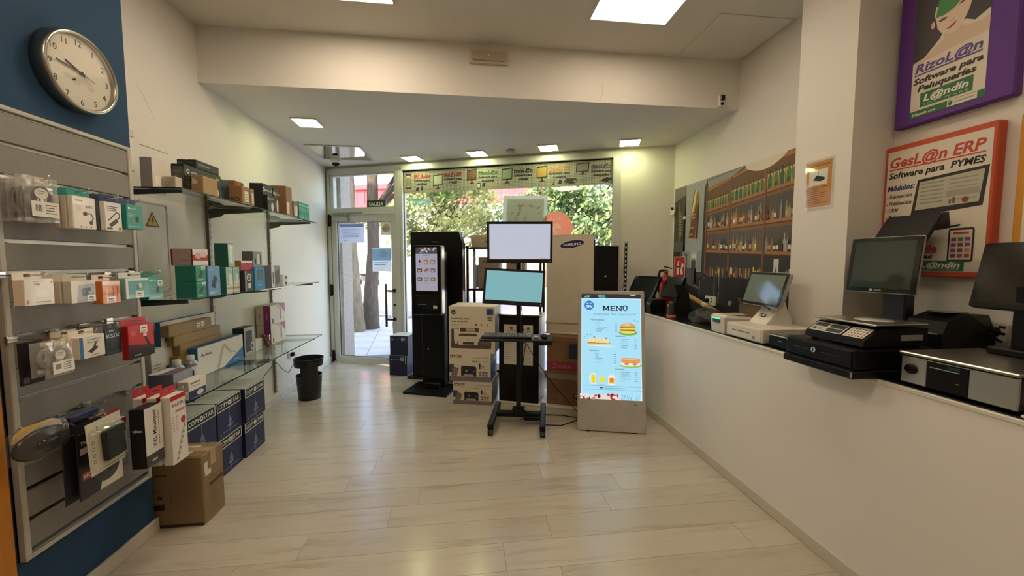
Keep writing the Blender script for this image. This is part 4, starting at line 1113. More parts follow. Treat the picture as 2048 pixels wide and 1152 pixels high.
g = G(); rn = random.Random(5)
for k in range(7): g.lathe([(.0001, -.02), (.014, -.012), (.018, 0), (.012, .014), (.0001, .018)], 10, Matrix.Translation((rn.uniform(-.02, .02), rn.uniform(-.04, .04), .022 + .03 * (k % 4))))
g.build('trinkets', mat('brown_trinket', '#6d4f43', .5), ch)
p = Pr(); p.sticker(0, 0, .045, .05); p.build('price_tag', PRM, ch, (.03, -.02, .07), (0, 1, 0), (0, 0, 1))
# cleaner bottles
for i, (x, y, lb) in enumerate(((-1.80, 2.60, 'silver cleaner bottle with white cap, nearer of two on the lower shelf'), (-1.80, 2.72, 'silver cleaner bottle with white cap, farther of two on the lower shelf'))):
    t = thing('cleaner_bottle', lb, 'bottle', (x, y, LOWZ), R(30 * i), 'cleaner bottles')
    G().lathe([(.034, 0), (.037, .004), (.037, .135), (.034, .146), (.018, .158), (.016, .163)], 24).build('bottle_body', mat('silver_blue_can', '#9aa0ab', .25, metal=.7), t)
    G().lathe([(.0205, .157), (.021, .16), (.021, .185), (.017, .19), (.0001, .19)], 20).build('cap', WHITEP, t)
    g = G().lathe([(.0373, .02), (.0374, .022), (.0374, .115), (.0373, .117)], 24); g.build('label_band', mat('bottle_label', '#d9d7d0', .5), t)
    p = Pr(); p.rect(0, 0, .03, .05, '#3a3f7d'); p.lines(.003, .04, .024, 4, .009, .003, '#cfd3e2'); p.build('label_print', PRM, t, (-.012, -.0372, .045), (1, 0, 0), (0, 0, 1), .002)
p = Pr(); w, h = .11, .20; p.rect(.001, .001, w - .002, h - .002, '#d9d3c6'); p.lines(.01, h - .03, w * .6, 2, .018, .006, '#8a857a'); p.rr(w * .5, .03, .012, .11, .005, '#a8a49b'); p.rr(w * .66, .03, .016, .1, .005, '#8d8a84'); p.rect(w * .22, .02, .014, .035, '#48464a')
carton('cleaning_kit_box', 'white boxed kit picturing slim bottles at the near end of lower shelf', 'product box', -1.93, -1.87, 2.50, 2.61, LOWZ, LOWZ + .27, '#d5cec0', {'R': p, 'F': Pr().rect(.002, .002, .054, .26, '#cfc8ba').lines(.008, .2, .035, 5, .02, .005, '#9c9689')})
carton('grey_box', 'dark grey small box beside the cleaner bottles', 'product box', -1.90, -1.845, 2.625, 2.70, LOWZ, LOWZ + .14, '#55534f', {'R': Pr().rect(.002, .002, .07, .13, '#615f5b')})
q = Pr(); q.rect(.001, .001, .198, .058, '#8f8992'); q.rect(.001, .04, .198, .018, '#5d4a63')
carton('toner_flat_box', 'flat grey and purple box lying at the near end of the lower shelf', 'product box', -1.80, -1.665, 2.375, 2.53, LOWZ, LOWZ + .155, '#8c8d96', {'F': Pr().rect(.002, .002, .13, .15, '#6b6f78'), 'T': Pr().rect(.0, .0, .055, .153, '#d8d2c4').rect(.055, 0, .078, .153, '#6b566f')})
p = Pr(); w, h = .15, .06; p.rect(.001, .001, w - .002, h - .002, '#e2dccd'); p.rect(.015, .038, .08, .008, '#6b675c'); p.lines(.015, .02, w * .6, 1, .01, .004, '#8a8578')
carton('white_flat_box', 'low white lettered box at the front of the lower shelf', 'product box', -1.66, -1.60, 2.39, 2.54, LOWZ + .046, LOWZ + .106, '#ddd6c6', {'R': p, 'F': Pr().rect(.002, .002, .056, .056, '#b8ae9b')})
p = Pr(); p.rect(.001, .001, .148, .043, '#262d52'); p.ell(.1, .02, .03, .016, '#d9d6cc', 12)
carton('blue_flat_box', 'flat navy box under the low white lettered box', 'product box', -1.66, -1.60, 2.385, 2.545, LOWZ, LOWZ + .045, '#d9d3c4', {'R': p})

# electrical cabinet door behind the shelves, with warning sign
ec = thing('electrical_cabinet', 'flush white electrical cabinet door in the left wall', 'cabinet', (XL, 2.765, 1.31), FACE_R)
G().prism(rrect(.24, .56, .03, 4, 0, .28), 0, .012).build('cabinet_door', mat('cabinet_white', '#dcd9ce', .22), ec)
g = G()
for a in ((-.13, .13, -.012, 0), (-.13, .13, .56, .572), (-.132, -.12, 0, .56), (.12, .132, 0, .56)): g.box(a[0], a[1], a[2], a[3], 0, .016, .003)
g.build('cabinet_frame', mat('cabinet_frame', '#c9c9be', .3), ec)
p = Pr(); p.poly([(-.055, 0), (.055, 0), (0, .098)], '#1d1a14'); p.poly([(-.043, .007), (.043, .007), (0, .084)], '#d9a52a'); p.poly([(.006, .068), (-.014, .038), (-.002, .04), (-.008, .016), (.014, .046), (.003, .044)], '#1d1a14')
wsn = thing('warning_sign', 'yellow triangular electric shock warning sign on the white cabinet', 'warning sign', (XL + .0135, 2.765, 1.725), FACE_R)
p.build('sign_print', PRM, wsn, (0, 0, 0))
G().prism([(-.056, -.001), (.056, -.001), (0, .1)], -.0012, .0002).build('sign_plate', mat('sign_yellow', '#caa136', .5), wsn)
tk = thing('cable_trunking', 'narrow white cable trunking on the wall beside the blue pier', 'trunking', (XL, 2.62, 2.05), FACE_R)
G().box(-.03, .03, 0, .24, 0, .02, .003).build('channel', WHITEP, tk)
G().box(-.032, .032, .2, .245, 0, .024, .003).build('end_cap', mat('trunk_cap', '#cfc8ba', .5), tk)

# boxes of copy paper and the brown carton on the floor
def copystar(w, h):
    p = Pr(); p.rect(.0005, .0005, w - .001, h - .001, '#131a45'); p.rect(.0005, h * .72, w - .001, h * .275, '#dcd8cc'); p.rect(.008, h * .745, w - .016, h * .225, '#10131f')
    p.text('COPY', w * .07, h * .80, h * .115, '#e6e2d6', w=w * .36, bold=.01, k=p.k); p.text('STAR', w * .57, h * .80, h * .115, '#e6e2d6', w=w * .36, bold=.01, k=p.k)
    for i in range(6): p.ell(w * .5 + math.cos(i * 1.047) * .012, h * .855 + math.sin(i * 1.047) * .012, .007, .007, '#e6e2d6', 10, k=p.k)
    p.up(); p.ell(w * .5, h * .855, .005, .005, '#10131f', 10); p.rect(w * .48, .0005, .003, h * .72, '#8289ad', k=p.k)
    p.poly([(w * .42, h * .3), (w * .58, h * .3), (w * .55, h * .42), (w * .5, h * .48), (w * .45, h * .42)], '#6e76a6'); p.lines(w * .4, h * .25, w * .22, 2, h * .035, h * .018, '#a9aecb', .2); p.lines(w * .2, h * .12, w * .62, 1, .01, .005, '#7f86b0', 0); p.poly([(w * .08, h * .08), (w * .14, h * .08), (w * .11, h * .15)], '#7f86b0'); return p
def lidprint(w, d):
    p = Pr(); p.rect(0, 0, w, d, '#c9c7c0')
    for i in range(5): p.line(w * .1, d * (.15 + .15 * i), w * .9, d * (.2 + .14 * i), .002, '#6f6d6a', k=p.k)
    p.up(); p.ell(w * .5, d * .5, w * .3, d * .2, '#bdbbb3', 20); return p
BW, BH, BD = .278, .268, .29
cols = ((3.07, -1.668, 'farthest from the camera'), (2.775, -1.695, 'in the middle column'), (2.482, -1.695, 'nearest the camera'))
for y0, xf, wh in cols:
    for j in range(2):
        dx = (-.012, .0)[j] if wh.startswith('f') else (0, .004)[j]
        carton('copy_paper_box', 'navy COPY STAR paper box ' + wh + (', lower one' if j == 0 else ', upper one'), 'paper box', xf + dx - BD, xf + dx, y0, y0 + BW, j * (BH + .002), j * (BH + .002) + BH, '#121842', {'R': copystar(BW, BH), 'T': lidprint(BD, BW)}, 'navy COPY STAR paper boxes', lid=mat('lid_white', '#cfccc4', .5))
q = Pr(); q.rect(.015, .30, .03, .055, '#ddd6c8', k=0); q.rect(.02, .275, .05, .03, '#e3ddd0', k=0); q.k = 1; q.rect(.05, .2, .14, .022, '#4d3720'); q.lines(.05, .245, .13, 1, .01, .006, '#6b5031', 0); q.lines(.055, .18, .1, 6, .016, .004, '#6b5031', .6)
f = Pr(); f.rect(.005, .14, .1, .002, '#5a4023', k=0); f.rect(.005, .21, .1, .002, '#5a4023', k=0); f.rect(.105, .14, .002, .072, '#5a4023', k=0); f.rect(.03, .165, .03, .02, '#4b341b', k=0); f.rect(.01, .105, .06, .03, '#2d2013', k=0); f.rect(.03, .3, .06, .01, '#5a4023', k=0); f.rect(0, .0, .265, .018, '#3d2a18', k=0)
carton('shipping_carton', 'brown shipping carton with clear tape on the floor beside the slatwall', 'carton', -1.762, -1.488, 2.292, 2.478, .0, .405, '#8a7050', {'R': q, 'F': f, 'T': Pr().rect(.03, .04, .16, .1, '#d4cbb9').lines(.05, .12, .1, 4, .018, .005, '#77706a').bars(.12, .06, .05, .02)}, tape='#b09468', bev=.006)

# waste bin
wb_ = thing('waste_bin', 'black plastic waste bin with side cut-outs beside the left wall', 'waste bin', (-1.725, 4.40, 0), R(20))
g = G()
n = 48
def binr(z): return .112 + .03 * z / .44
rings = []
zsb = [0, .08, .16, .24, .265, .30, .36, .365, .372, .44, .445, .447]
# outer wall as quads so the two hand openings are real holes
vs_, fs_ = [], []
for z in zsb:
    rr_ = binr(z) + (.006 if z > .364 else 0)
    for k in range(n): vs_.append((rr_ * math.cos(2 * math.pi * k / n), rr_ * math.sin(2 * math.pi * k / n), z))
for i in range(len(zsb) - 1):
    for k in range(n):
        ang = (k + .5) / n * 360
        if .26 < (zsb[i] + zsb[i + 1]) / 2 < .363 and (abs(ang - 90) < 50 or abs(ang - 270) < 50): continue
        fs_.append([i * n + k, i * n + (k + 1) % n, (i + 1) * n + (k + 1) % n, (i + 1) * n + k])
fs_.append(list(range(n))[::-1])
g._add(vs_, fs_, True)
o = g.build('bin_wall', mat('bin_black', '#131418', .42), wb_, rot=(0, 0, R(-85)))
md = o.modifiers.new('wall_thickness', 'SOLIDIFY'); md.thickness = .003; md.offset = -1
G().tube([((binr(.447) + .006) * math.cos(2 * math.pi * k / 40), (binr(.447) + .006) * math.sin(2 * math.pi * k / 40), .447) for k in range(41)], .004, 8).build('rim', mat('bin_black', '#131418', .42), wb_)
# wall socket and plug
so = thing('wall_socket', 'white wall socket with black plug low on the left wall', 'wall socket', (XL, 4.62, .40), FACE_R)
G().prism(rrect(.08, .08, .008, 3, 0, .04), 0, .011).build('socket_plate', WHITEP, so)
g = G().box(.0, .045, .015, .06, .011, .05, .008); g.build('plug', BLACK, so)
lw = thing('power_cable', 'thin black cable hanging from the socket under the lower shelf', 'cable', (0, 0, 0))
G().tube([(-1.968, 4.64, .415), (-1.965, 4.60, .34), (-1.98, 4.50, .26), (-1.985, 4.38, .33), (-1.97, 4.20, .46), (-1.985, 4.0, .38), (-1.975, 3.8, .2), (-1.96, 3.5, .12), (-1.965, 3.40, .1)], .0035, 6).build('cable_run', BLACK, lw)
# ================================================================== MIDDLE OF THE SHOP
NAVYB = mat('navy_carton', '#1c2146', .5)
# kiosk
kt = thing('order_kiosk', 'slim black self-order kiosk with lit touch screen on a flat base plate', 'kiosk', (-.362, 4.61, 0), R(-20))
G().box(-.275, .26, -.32, .08, 0, .028, .008, 2).build('base_plate', BLACKM, kt)
G().box(-.16, .13, -.05, .06, .028, 1.62, .012, 2).build('column', mat('kiosk_black', '#0a0a0b', .32, spec=.3), kt)
G().box(-.10, .09, -.14, -.05, .028, .09, .01).build('column_foot', BLACKM, kt)
hdm = Matrix(((1, 0, 0, -.04), (0, 0, -1, -.05), (0, 1, 0, 1.287), (0, 0, 0, 1)))
G().prism(rrect(.362, .80, .022, 5), 0, .075, hdm).build('head_shell', mat('kiosk_silver', '#b9b9b6', .3, metal=.7), kt)
G().prism(rrect(.345, .79, .018, 5), .075, .081, hdm @ Matrix.Translation((-.006, 0, 0))).build('front_glass', BLACKG, kt)
SCR = printmat('lit_screen', .25, emit=.5)
p = Pr(); w, h = .265, .50
p.rect(0, 0, w, h, '#b9b4c4'); p.rect(0, h * .85, w, h * .15, '#4a4a55')
rn = random.Random(2)
for i in range(16): p.ell(rn.uniform(.02, w - .02), h * rn.uniform(.87, .98), .018, .012, rn.choice(['#8a7470', '#c9c9d4', '#5c6675', '#a5695a', '#d8cfc8']), 8, rn.uniform(0, 3), k=p.k)
p.up(); p.lines(w * .35, h * .81, w * .3, 1, .01, .005, '#77737f', 0)
for r_ in range(3):
    for c_ in range(3):
        col = ['#443b3d', '#a87a3f', '#a3767a', '#6b4b3c', '#b06b4a', '#77707c', '#55504a', '#8a8796', '#8f6a52'][r_ * 3 + c_]
        if (r_, c_) in ((0, 0),): p.ell(w * .18, h * .68, .012, .018, col, 12, k=p.k)
        elif (r_, c_) == (1, 1): p.ell(w * .5, h * .48, .034, .016, col, 14, .4, k=p.k)
        else: p.rect(w * (.07 + .31 * c_), h * (.63 - .2 * r_), w * .22, h * .085, col, k=p.k); p.rect(w * (.1 + .31 * c_), h * (.65 - .2 * r_), w * .12, h * .03, '#cbbba0', k=p.k + 1)
        p.rect(w * (.1 + .31 * c_), h * (.60 - .2 * r_), w * .15, .003, '#8d8996', k=p.k)
p.build('touch_screen', SCR, kt, (-.046 - .1325, -.131, 1.165), (1, 0, 0), (0, 0, 1), .001)
g = G().box(-.165, -.06, -.136, -.131, 1.005, 1.012); g.build('printer_slot', CHROME, kt)
g = G().box(.035, .095, -.15, -.131, .955, 1.03, .006); g.build('card_reader', BLACK, kt)
G().box(.04, .09, -.1535, -.150, .965, 1.0, .002).build('reader_display', mat('reader_pale', '#c9cabd', .4), kt)
G().box(-.2, .14, -.1325, -.131, 1.105, 1.109).build('divider_strip', mat('strip_grey', '#5a5b5d', .3, metal=.6), kt)
g = G().cyl((-.075, -.051, .47), (-.075, -.058, .47), .011, n=12); g.build('lock', CHROME, kt)

# tall black totem behind the kiosk
tt = thing('black_totem', 'tall plain black totem panel with cut corner behind the kiosk', 'totem', (-.69, 4.99, 0), R(-20))
mz = Matrix(((1, 0, 0, 0), (0, 0, 1, 0), (0, 1, 0, 0), (0, 0, 0, 1)))
G().prism([(0, .03), (.69, .03), (.69, 1.72), (.645, 1.86), (.64, 1.868), (.012, 1.868), (0, 1.856)], 0, .10, mz).build('body', mat('totem_black', '#0a0a0b', .35, spec=.25), tt)
G().box(-.07, .69, -.03, .10, 0, .03, .006).build('plinth', BLACKM, tt)
p = Pr(); p.rect(0, 0, .09, .008, '#77767a'); p.build('brand_mark', PRM, tt, (.29, 0, 1.74), (1, 0, 0), (0, 0, 1))

# navy paper boxes by the door
for i in range(2):
    p = Pr(); p.rect(.001, .001, .248, .258, '#161a3c'); p.text('A4', .02, .205, .018, '#d8d6d0', bold=.03); p.lines(.07, .21, .08, 1, .01, .004, '#8b8ca3', 0); p.rr(.16, .20, .05, .042, .006, '#bdbcb6'); p.lines(.168, .232, .034, 4, .008, .004, '#4a4b66', 0); p.rect(.225, .16, .006, .09, '#c9c7c0')
    carton('paper_box', ['navy A4 paper box with pale logo, lower of two beside the door', 'navy A4 paper box with pale logo, upper of two beside the door'][i], 'paper box', -.985 + .012 * i, -.735 + .012 * i, 5.13, 5.38, i * .266, i * .266 + .264, '#161a3c', {'F': p}, 'navy A4 paper boxes', rz=-18, lid=mat('lid_white', '#cfccc4', .5), cm=NAVYB)

# black shop rack at the window with items
rk = thing('window_rack', 'black metal rack with shelves standing at the shop window', 'rack', (-.0, 4.885, 0), R(-20))
for x in (0, .93):
    for y in (0, .27):
        g = G().box(x, x + .03, y, y + .03, 0, 1.70, .002); g.build('post', BLACKM, rk)
for z in (.12, .62, 1.135, 1.66):
    G().box(0, .96, 0, .30, z, z + .022, .003).build('rack_shelf', BLACKM, rk)
def rkp(x, y, z): v = Matrix.Rotation(R(-20), 3, 'Z') @ Vector((x, y, z)); return (-.0 + v.x, 4.885 + v.y, v.z)
wp = thing('label_printer', 'small cream box shaped printer on top of the window rack', 'printer', rkp(.165, .15, 1.683), R(-20))
G().loft([[(-.105, -.09, 0), (.105, -.09, 0), (.105, .09, 0), (-.105, .09, 0)], [(-.125, -.1, .13), (.125, -.1, .13), (.125, .1, .13), (-.125, .1, .13)], [(-.118, -.095, .155), (.118, -.095, .155), (.118, .095, .155), (-.118, .095, .155)]], True, False).build('body', mat('cream_plastic', '#c2b297', .5), wp)
p = Pr(); p.rect(.06, .075, .1, .022, '#efe8d6'); p.lines(.06, .062, .1, 1, .01, .003, '#7d705c', 0); p.rect(.185, .055, .016, .045, '#b4402f'); p.rect(.02, .05, .008, .05, '#5a5044'); p.lines(.08, .115, .06, 1, .01, .006, '#8a7d68', 0); p.build('front_print', PRM, wp, (-.11, -.0985, .0), (1, 0, 0), (0, .07, 1), .003)
dr = thing('red_box', 'dark maroon box beside the cream printer on the window rack', 'box', rkp(.40, .16, 1.683), R(-20))
G().box(-.065, .065, -.09, .09, 0, .15, .004).build('box_body', mat('maroon', '#4c2a33', .5), dr); G().box(-.066, .066, -.091, .091, .11, .152, .004).build('box_lid', mat('maroon2', '#5a3440', .5), dr)
def kraftbag(x, w, h, label, seed):
    t = thing('kraft_box', label, 'box', rkp(x, .15, 1.158), R(-20), 'greyish boxes on the rack')
    G().box(-w / 2, w / 2, -.08, .08, 0, h, .006).build('carton_body', mat('greyed_kraft', '#8d7d6a', .7, var=.1), t)
    p = Pr(); p.rect(w * .24, h * .83, w * .5, h * .035, '#4a4238'); p.lines(w * .06, h * .7, w * .2, 3, h * .08, .006, '#6b5f51'); p.lines(w * .1, h * .14, w * .5, 2, h * .07, .006, '#6b5f51', .3, seed); p.build('front_print', PRM, t, (-w / 2, -.08, 0), (1, 0, 0), (0, 0, 1))
    G().box(-w / 2 + .002, w / 2 - .002, -.078, .078, h, h + .0015).build('flap', mat('greyed_kraft2', '#9c8c78', .7), t)
kraftbag(.275, .27, .40, 'greyish printed box on the rack left of the lower monitor', 1)
kraftbag(.62, .24, .38, 'greyish printed box on the rack right of the other greyish box', 2)
ac = thing('acrylic_holder', 'clear acrylic brochure holder at the left end of the rack', 'brochure holder', rkp(.078, .14, 1.158), R(-20))
g = G().box(-.04, .04, -.06, -.055, 0, .42); g.box(-.04, .04, .055, .06, 0, .48); g.box(-.04, .04, -.055, .055, 0, .006)
g.build('acrylic_shell', glassmat('acrylic', (.9, .93, .93), haze=.15), ac)
G().box(-.03, .03, .03, .036, .008, .3).build('brochure', mat('grey_brochure', '#77797c', .4), ac)
ct_ = thing('card_terminal', 'black card terminal with white keypad tilted on the rack', 'card terminal', rkp(.30, .0, 1.19), (R(-8), R(38), R(-20)))
G().box(-.06, .06, -.03, .0, .01, .21, .01, 2).build('terminal_body', BLACK, ct_)
p = Pr(); p.rect(0, 0, .088, .12, '#d6cdbd')
for i in range(3):
    for j in range(4): p.rr(.012 + i * .025, .012 + j * .026, .014, .014, .003, '#5c5248', k=p.k)
p.build('keypad', PRM, ct_, (-.044, -.0305, .03), (1, 0, 0), (0, 0, 1)); G().box(-.045, .045, -.033, -.03, .16, .2, .003).build('display', BLACKG, ct_)

# printer cartons stack
def boxstack(name, label, cx, cy, w, d, z0, h, pr, rz, colr='#d8cdb8', group='stacked printer cartons', side='#1f3f6b'):
    t = carton(name, label, 'printer carton', cx - w / 2, cx + w / 2, cy - d / 2, cy + d / 2, z0, z0 + h, colr, {'F': pr}, group, rz)
    p = Pr(); p.rect(.002, .002, d - .004, h - .004, side); p.rect(.002, h * .6, d - .004, h * .38, '#8f8b86'); p.build('side_print', PRM, t, (w / 2, -d / 2, 0), (0, 1, 0), (0, 0, 1))
def eps(w, h, n):
    p = Pr(); p.rect(.001, .001, w - .002, h - .002, '#dacfb9'); p.rect(.001, .001, w - .002, h * .17, '#7a7272')
    p.text('EPSON', w * .03, h * .84, h * .1, '#1f1c1a', w=w * .27, bold=.035); p.lines(w * .03, h * .79, w * .28, 1, .01, .003, '#6b6357', 0); p.text('EcoTank ET-16600', w * .58, h * .82, h * .065, '#5a5148', w=w * .37)
    for i in range(8): p.ell(w * (.56 + .053 * i), h * .72, h * .022, h * .022, '#3c332d' if i < n else '#9c907e', 8, k=p.k)
    p.up(); p.poly([(.001, h * .3), (w * .12, h * .3), (w * .12, h * .6), (.001, h * .6)], '#4b4746')
    p.poly([(w * .05, h * .18), (w * .18, h * .13), (w * .24, h * .46), (w * .1, h * .52)], '#6d655f')
    for i in range(3): p.poly([(w * (.07 + .015 * i), h * (.2 + .1 * i)), (w * (.19 + .012 * i), h * (.17 + .1 * i)), (w * (.195 + .012 * i), h * (.21 + .1 * i)), (w * (.075 + .015 * i), h * (.24 + .1 * i))], '#8d857c', k=p.k)
    p.up(); p.poly([(w * .29, h * .2), (w * .66, h * .18), (w * .66, h * .48), (w * .64, h * .54), (w * .32, h * .56), (w * .29, h * .5)], '#262527'); p.rect(w * .35, h * .17, w * .24, h * .09, '#a9a39c'); p.ell(w * .42, h * .38, h * .03, h * .03, '#d8d2c6', 10, k=p.k); p.ell(w * .6, h * .36, h * .022, h * .022, '#a8a29a', 10, k=p.k)
    p.up(); p.rect(w * .72, h * .46, w * .04, h * .2, '#2d2927', k=p.k); p.text('6,6', w * .78, h * .52, h * .07, '#3f372f', k=p.k); p.rect(w * .77, h * .46, w * .14, .003, '#8a7e6d', k=p.k)
    for i in range(3):
        for j in range(2): p.rr(w * (.72 + .075 * i), h * (.2 + .1 * j), w * .06, h * .075, .004, '#77706a', k=p.k)
    return p
boxstack('printer_carton', 'cream EPSON printer carton at the bottom of the stack on the floor', .10, 4.155, .415, .36, 0, .245, eps(.415, .245, 3), -14.5, side='#3d3733')
boxstack('printer_carton', 'cream EPSON printer carton in the middle of the stack', .075, 4.16, .445, .36, .2465, .30, eps(.445, .30, 4), -14.5, side='#1f3f6b')
p = Pr(); w, h = .49, .49; p.rect(.001, .001, w - .002, h - .002, '#dacfb9'); p.ell(.05, h - .06, .026, .026, '#4a4440', 20); p.text('hp', .05, h - .068, .02, '#c9bca4', al='c', shear=.25, bold=.01)
p.text('Intuitively smart.', .025, h - .135, .018, '#3c342d', bold=.03, w=.21); p.text('Light on price.', .025, h - .165, .018, '#3c342d', bold=.03, w=.175); p.lines(.025, h - .195, .11, 3, .022, .006, '#8a7d69')
p.rect(.02, .05, w - .06, .02, '#5b3a33'); p.rect(.02, .05, w - .06, .075, '#5a4540'); p.rr(.10, .085, .21, .105, .012, '#d6ccba'); p.poly([(.10, .18), (.31, .18), (.29, .205), (.12, .205)], '#4e3d38'); p.rect(.15, .09, .12, .028, '#3d3431'); p.ell(.205, .145, .008, .008, '#9c9284', 10); p.rect(.12, .225, .2, .04, '#5b3a33'); p.rect(.18, .23, .1, .03, '#b1a692'); p.rr(.025, .1, .03, .15, .008, '#4e4a48'); p.rr(.06, .1, .03, .07, .006, '#d6ccba'); p.poly([(.33, .1), (.46, .085), (.45, .13), (.37, .14)], '#6d5f66'); p.ell(.40, .17, .02, .03, '#8f8377', 12); p.rect(.345, .12, .012, .07, '#4c3d36')
for i in range(3): p.ell(.29 + .06 * i, .3, .011, .011, ['#4b443d', '#a3957f', '#b18a6a'][i], 10, k=p.k)
p.up(); p.rr(.40, h - .09, .075, .07, .008, '#3f5f86'); p.ell(.437, h - .055, .022, .024, '#1d3d6e', 14); p.rect(.412, h - .122, .05, .014, '#6b6258', k=p.k); p.rect(.415, h - .146, .045, .013, '#6b6258', k=p.k)
boxstack('printer_carton', 'large cream HP printer carton on top of the stack', .10, 4.165, .49, .37, .5475, .49, p, -14.5, side='#8d8a86')

# black cabinet with notices, on a low white platform
pf = thing('low_platform', 'low cream platform board under the black cabinet and brown carton', 'platform', (.76, 4.03, 0), R(-22))
G().box(-.40, .60, -.20, .32, 0, .026, .008).build('platform_board', mat('platform_cream', '#cfc6b3', .4), pf)
G().box(-.39, .59, -.205, -.20, 0, .02).build('front_edge', mat('platform_edge', '#b7ad98', .4), pf)
bc = thing('black_cabinet', 'black waist-high cabinet with paper notices on its front', 'cabinet', (.60, 4.085, .027), R(-22))
G().box(-.214, .214, -.17, .17, 0, .90, .006).build('carcass', mat('cabinet_black', '#0a0a0b', .38, spec=.25), bc)
G().box(-.2, .2, -.178, -.17, .02, .88, .004).build('cabinet_door', mat('cabinet_black2', '#080809', .35, spec=.25), bc)
G().box(-.222, .222, -.182, .176, .90, .925, .008).build('cabinet_top', mat('cabinet_top', '#2b2b2c', .2), bc)
G().box(.2142, .2165, -.165, .165, .01, .89).build('side_panel', mat('cabinet_side', '#a5a29c', .35, metal=.5), bc)
for i, (x, w) in enumerate(((-.155, .16), (.055, .10))):
    t = thing('paper_notice', ['wider white paper notice on the black cabinet, left of the pole', 'narrow white paper notice on the black cabinet, right of the pole'][i], 'paper notice', (.60, 4.085, .027), R(-22), 'notices on the black cabinet')
    p = Pr(); p.rect(0, 0, w, .42, '#c9c4b8'); p.lines(.012, .3, w - .03, 14, .02, .005, '#9b968b', .25, i)
    p.ell(w * .5, .385, .016, .016, '#55504a', 14); p.lines(w * .2, .355, w * .6, 1, .01, .006, '#7a756b', 0)
    p.build('notice_print', PRM, t, (x, -.1795, .40), (1, 0, 0), (0, 0, 1))
    G().box(x, x + w, -.1793, -.1785, .40, .82).build('notice_sheet', mat('paper_white', '#d6d1c6', .7), t)

# mobile monitor stand
ms = thing('monitor_stand', 'black wheeled monitor stand with keyboard tray', 'monitor stand', (.475, 3.46, 0), R(-12))
g = G()
for s_ in (-1, 1): G().box(s_ * .225 - .026, s_ * .225 + .026, -.29, .27, .062, .105, .006).build('foot_rail', BLACKM, ms)
G().box(-.2, .2, -.03, .03, .068, .112, .004).build('cross_bar', BLACKM, ms)
G().box(-.06, .06, -.045, .045, .1, .15, .008).build('post_socket', BLACKM, ms)
G().box(.05, .2, -.05, .035, .045, .085, .008).build('power_brick', BLACK, ms)
G().box(-.022, .022, -.018, .018, .15, 1.68, .006).build('post', mat('post_black', '#0e0e10', .35, spec=.3), ms)
for s_ in (-1, 1):
    for y_ in (-.265, .245):
        c = G()
        for q in (-.014, .014): c.cyl((s_ * .225 + q - .008, y_, .03), (s_ * .225 + q + .008, y_, .03), .03, n=18)
        c.cyl((s_ * .225, y_, .045), (s_ * .225, y_, .066), .01, n=10); c.box(s_ * .225 - .026, s_ * .225 + .026, y_ - .02, y_ + .02, .045, .056, .004)
        c.build('caster', mat('caster_dark', '#232326', .35), ms)
G().box(-.31, .31, -.34, -.07, .835, .853, .006).build('keyboard_tray', mat('tray_black', '#111113', .38, spec=.3), ms)
G().box(-.06, .06, -.12, .04, .795, .835, .008).build('tray_clamp', BLACKM, ms)
G().box(.19, .3, -.3, -.1, .8, .834, .006).build('mouse_tray', BLACKM, ms)
def on_ms(x, y, z): v = Matrix.Rotation(R(-12), 3, 'Z') @ Vector((x, y, z)); return (.475 + v.x, 3.46 + v.y, v.z)
kb = thing('keyboard', 'black computer keyboard on the tray of the monitor stand', 'keyboard', on_ms(-.085, -.215, .8535), R(-12))
G().box(-.215, .215, -.085, .085, 0, .014, .005).build('keyboard_case', BLACK, kb)
kg = G()
km = mat('key_grey', '#5d5f62', .4)
for r_ in range(5):
    for c_ in range(18):
        kg.box(-.205 + c_ * .0228, -.205 + c_ * .0228 + .019, -.073 + r_ * .029, -.073 + r_ * .029 + .024, .014, .02 + r_ * .001, .002)
o = kg.build('keys', km, kb); o['kind'] = 'stuff'
mo = thing('computer_mouse', 'small black mouse on the stand tray right of the keyboard', 'mouse', on_ms(.235, -.22, .8535), R(-5))
G().lathe([(.034, 0), (.036, .008), (.032, .02), (.018, .03), (.0001, .033)], 20, Matrix.Diagonal((.8, 1.4, 1, 1))).build('mouse_body', BLACK, mo); G().box(-.003, .003, -.025, -.008, .026, .034, .001).build('scroll_wheel', GREYP, mo)
pd = thing('card_pad', 'small grey pad on the tray between keyboard and mouse', 'pad', on_ms(.165, -.22, .8535), R(-12))
G().box(-.022, .022, -.04, .04, 0, .012, .003).build('pad_body', mat('pad_grey', '#8d8f90', .4), pd); G().box(-.017, .017, .005, .035, .012, .0128).build('pad_screen', BLACKG, pd)
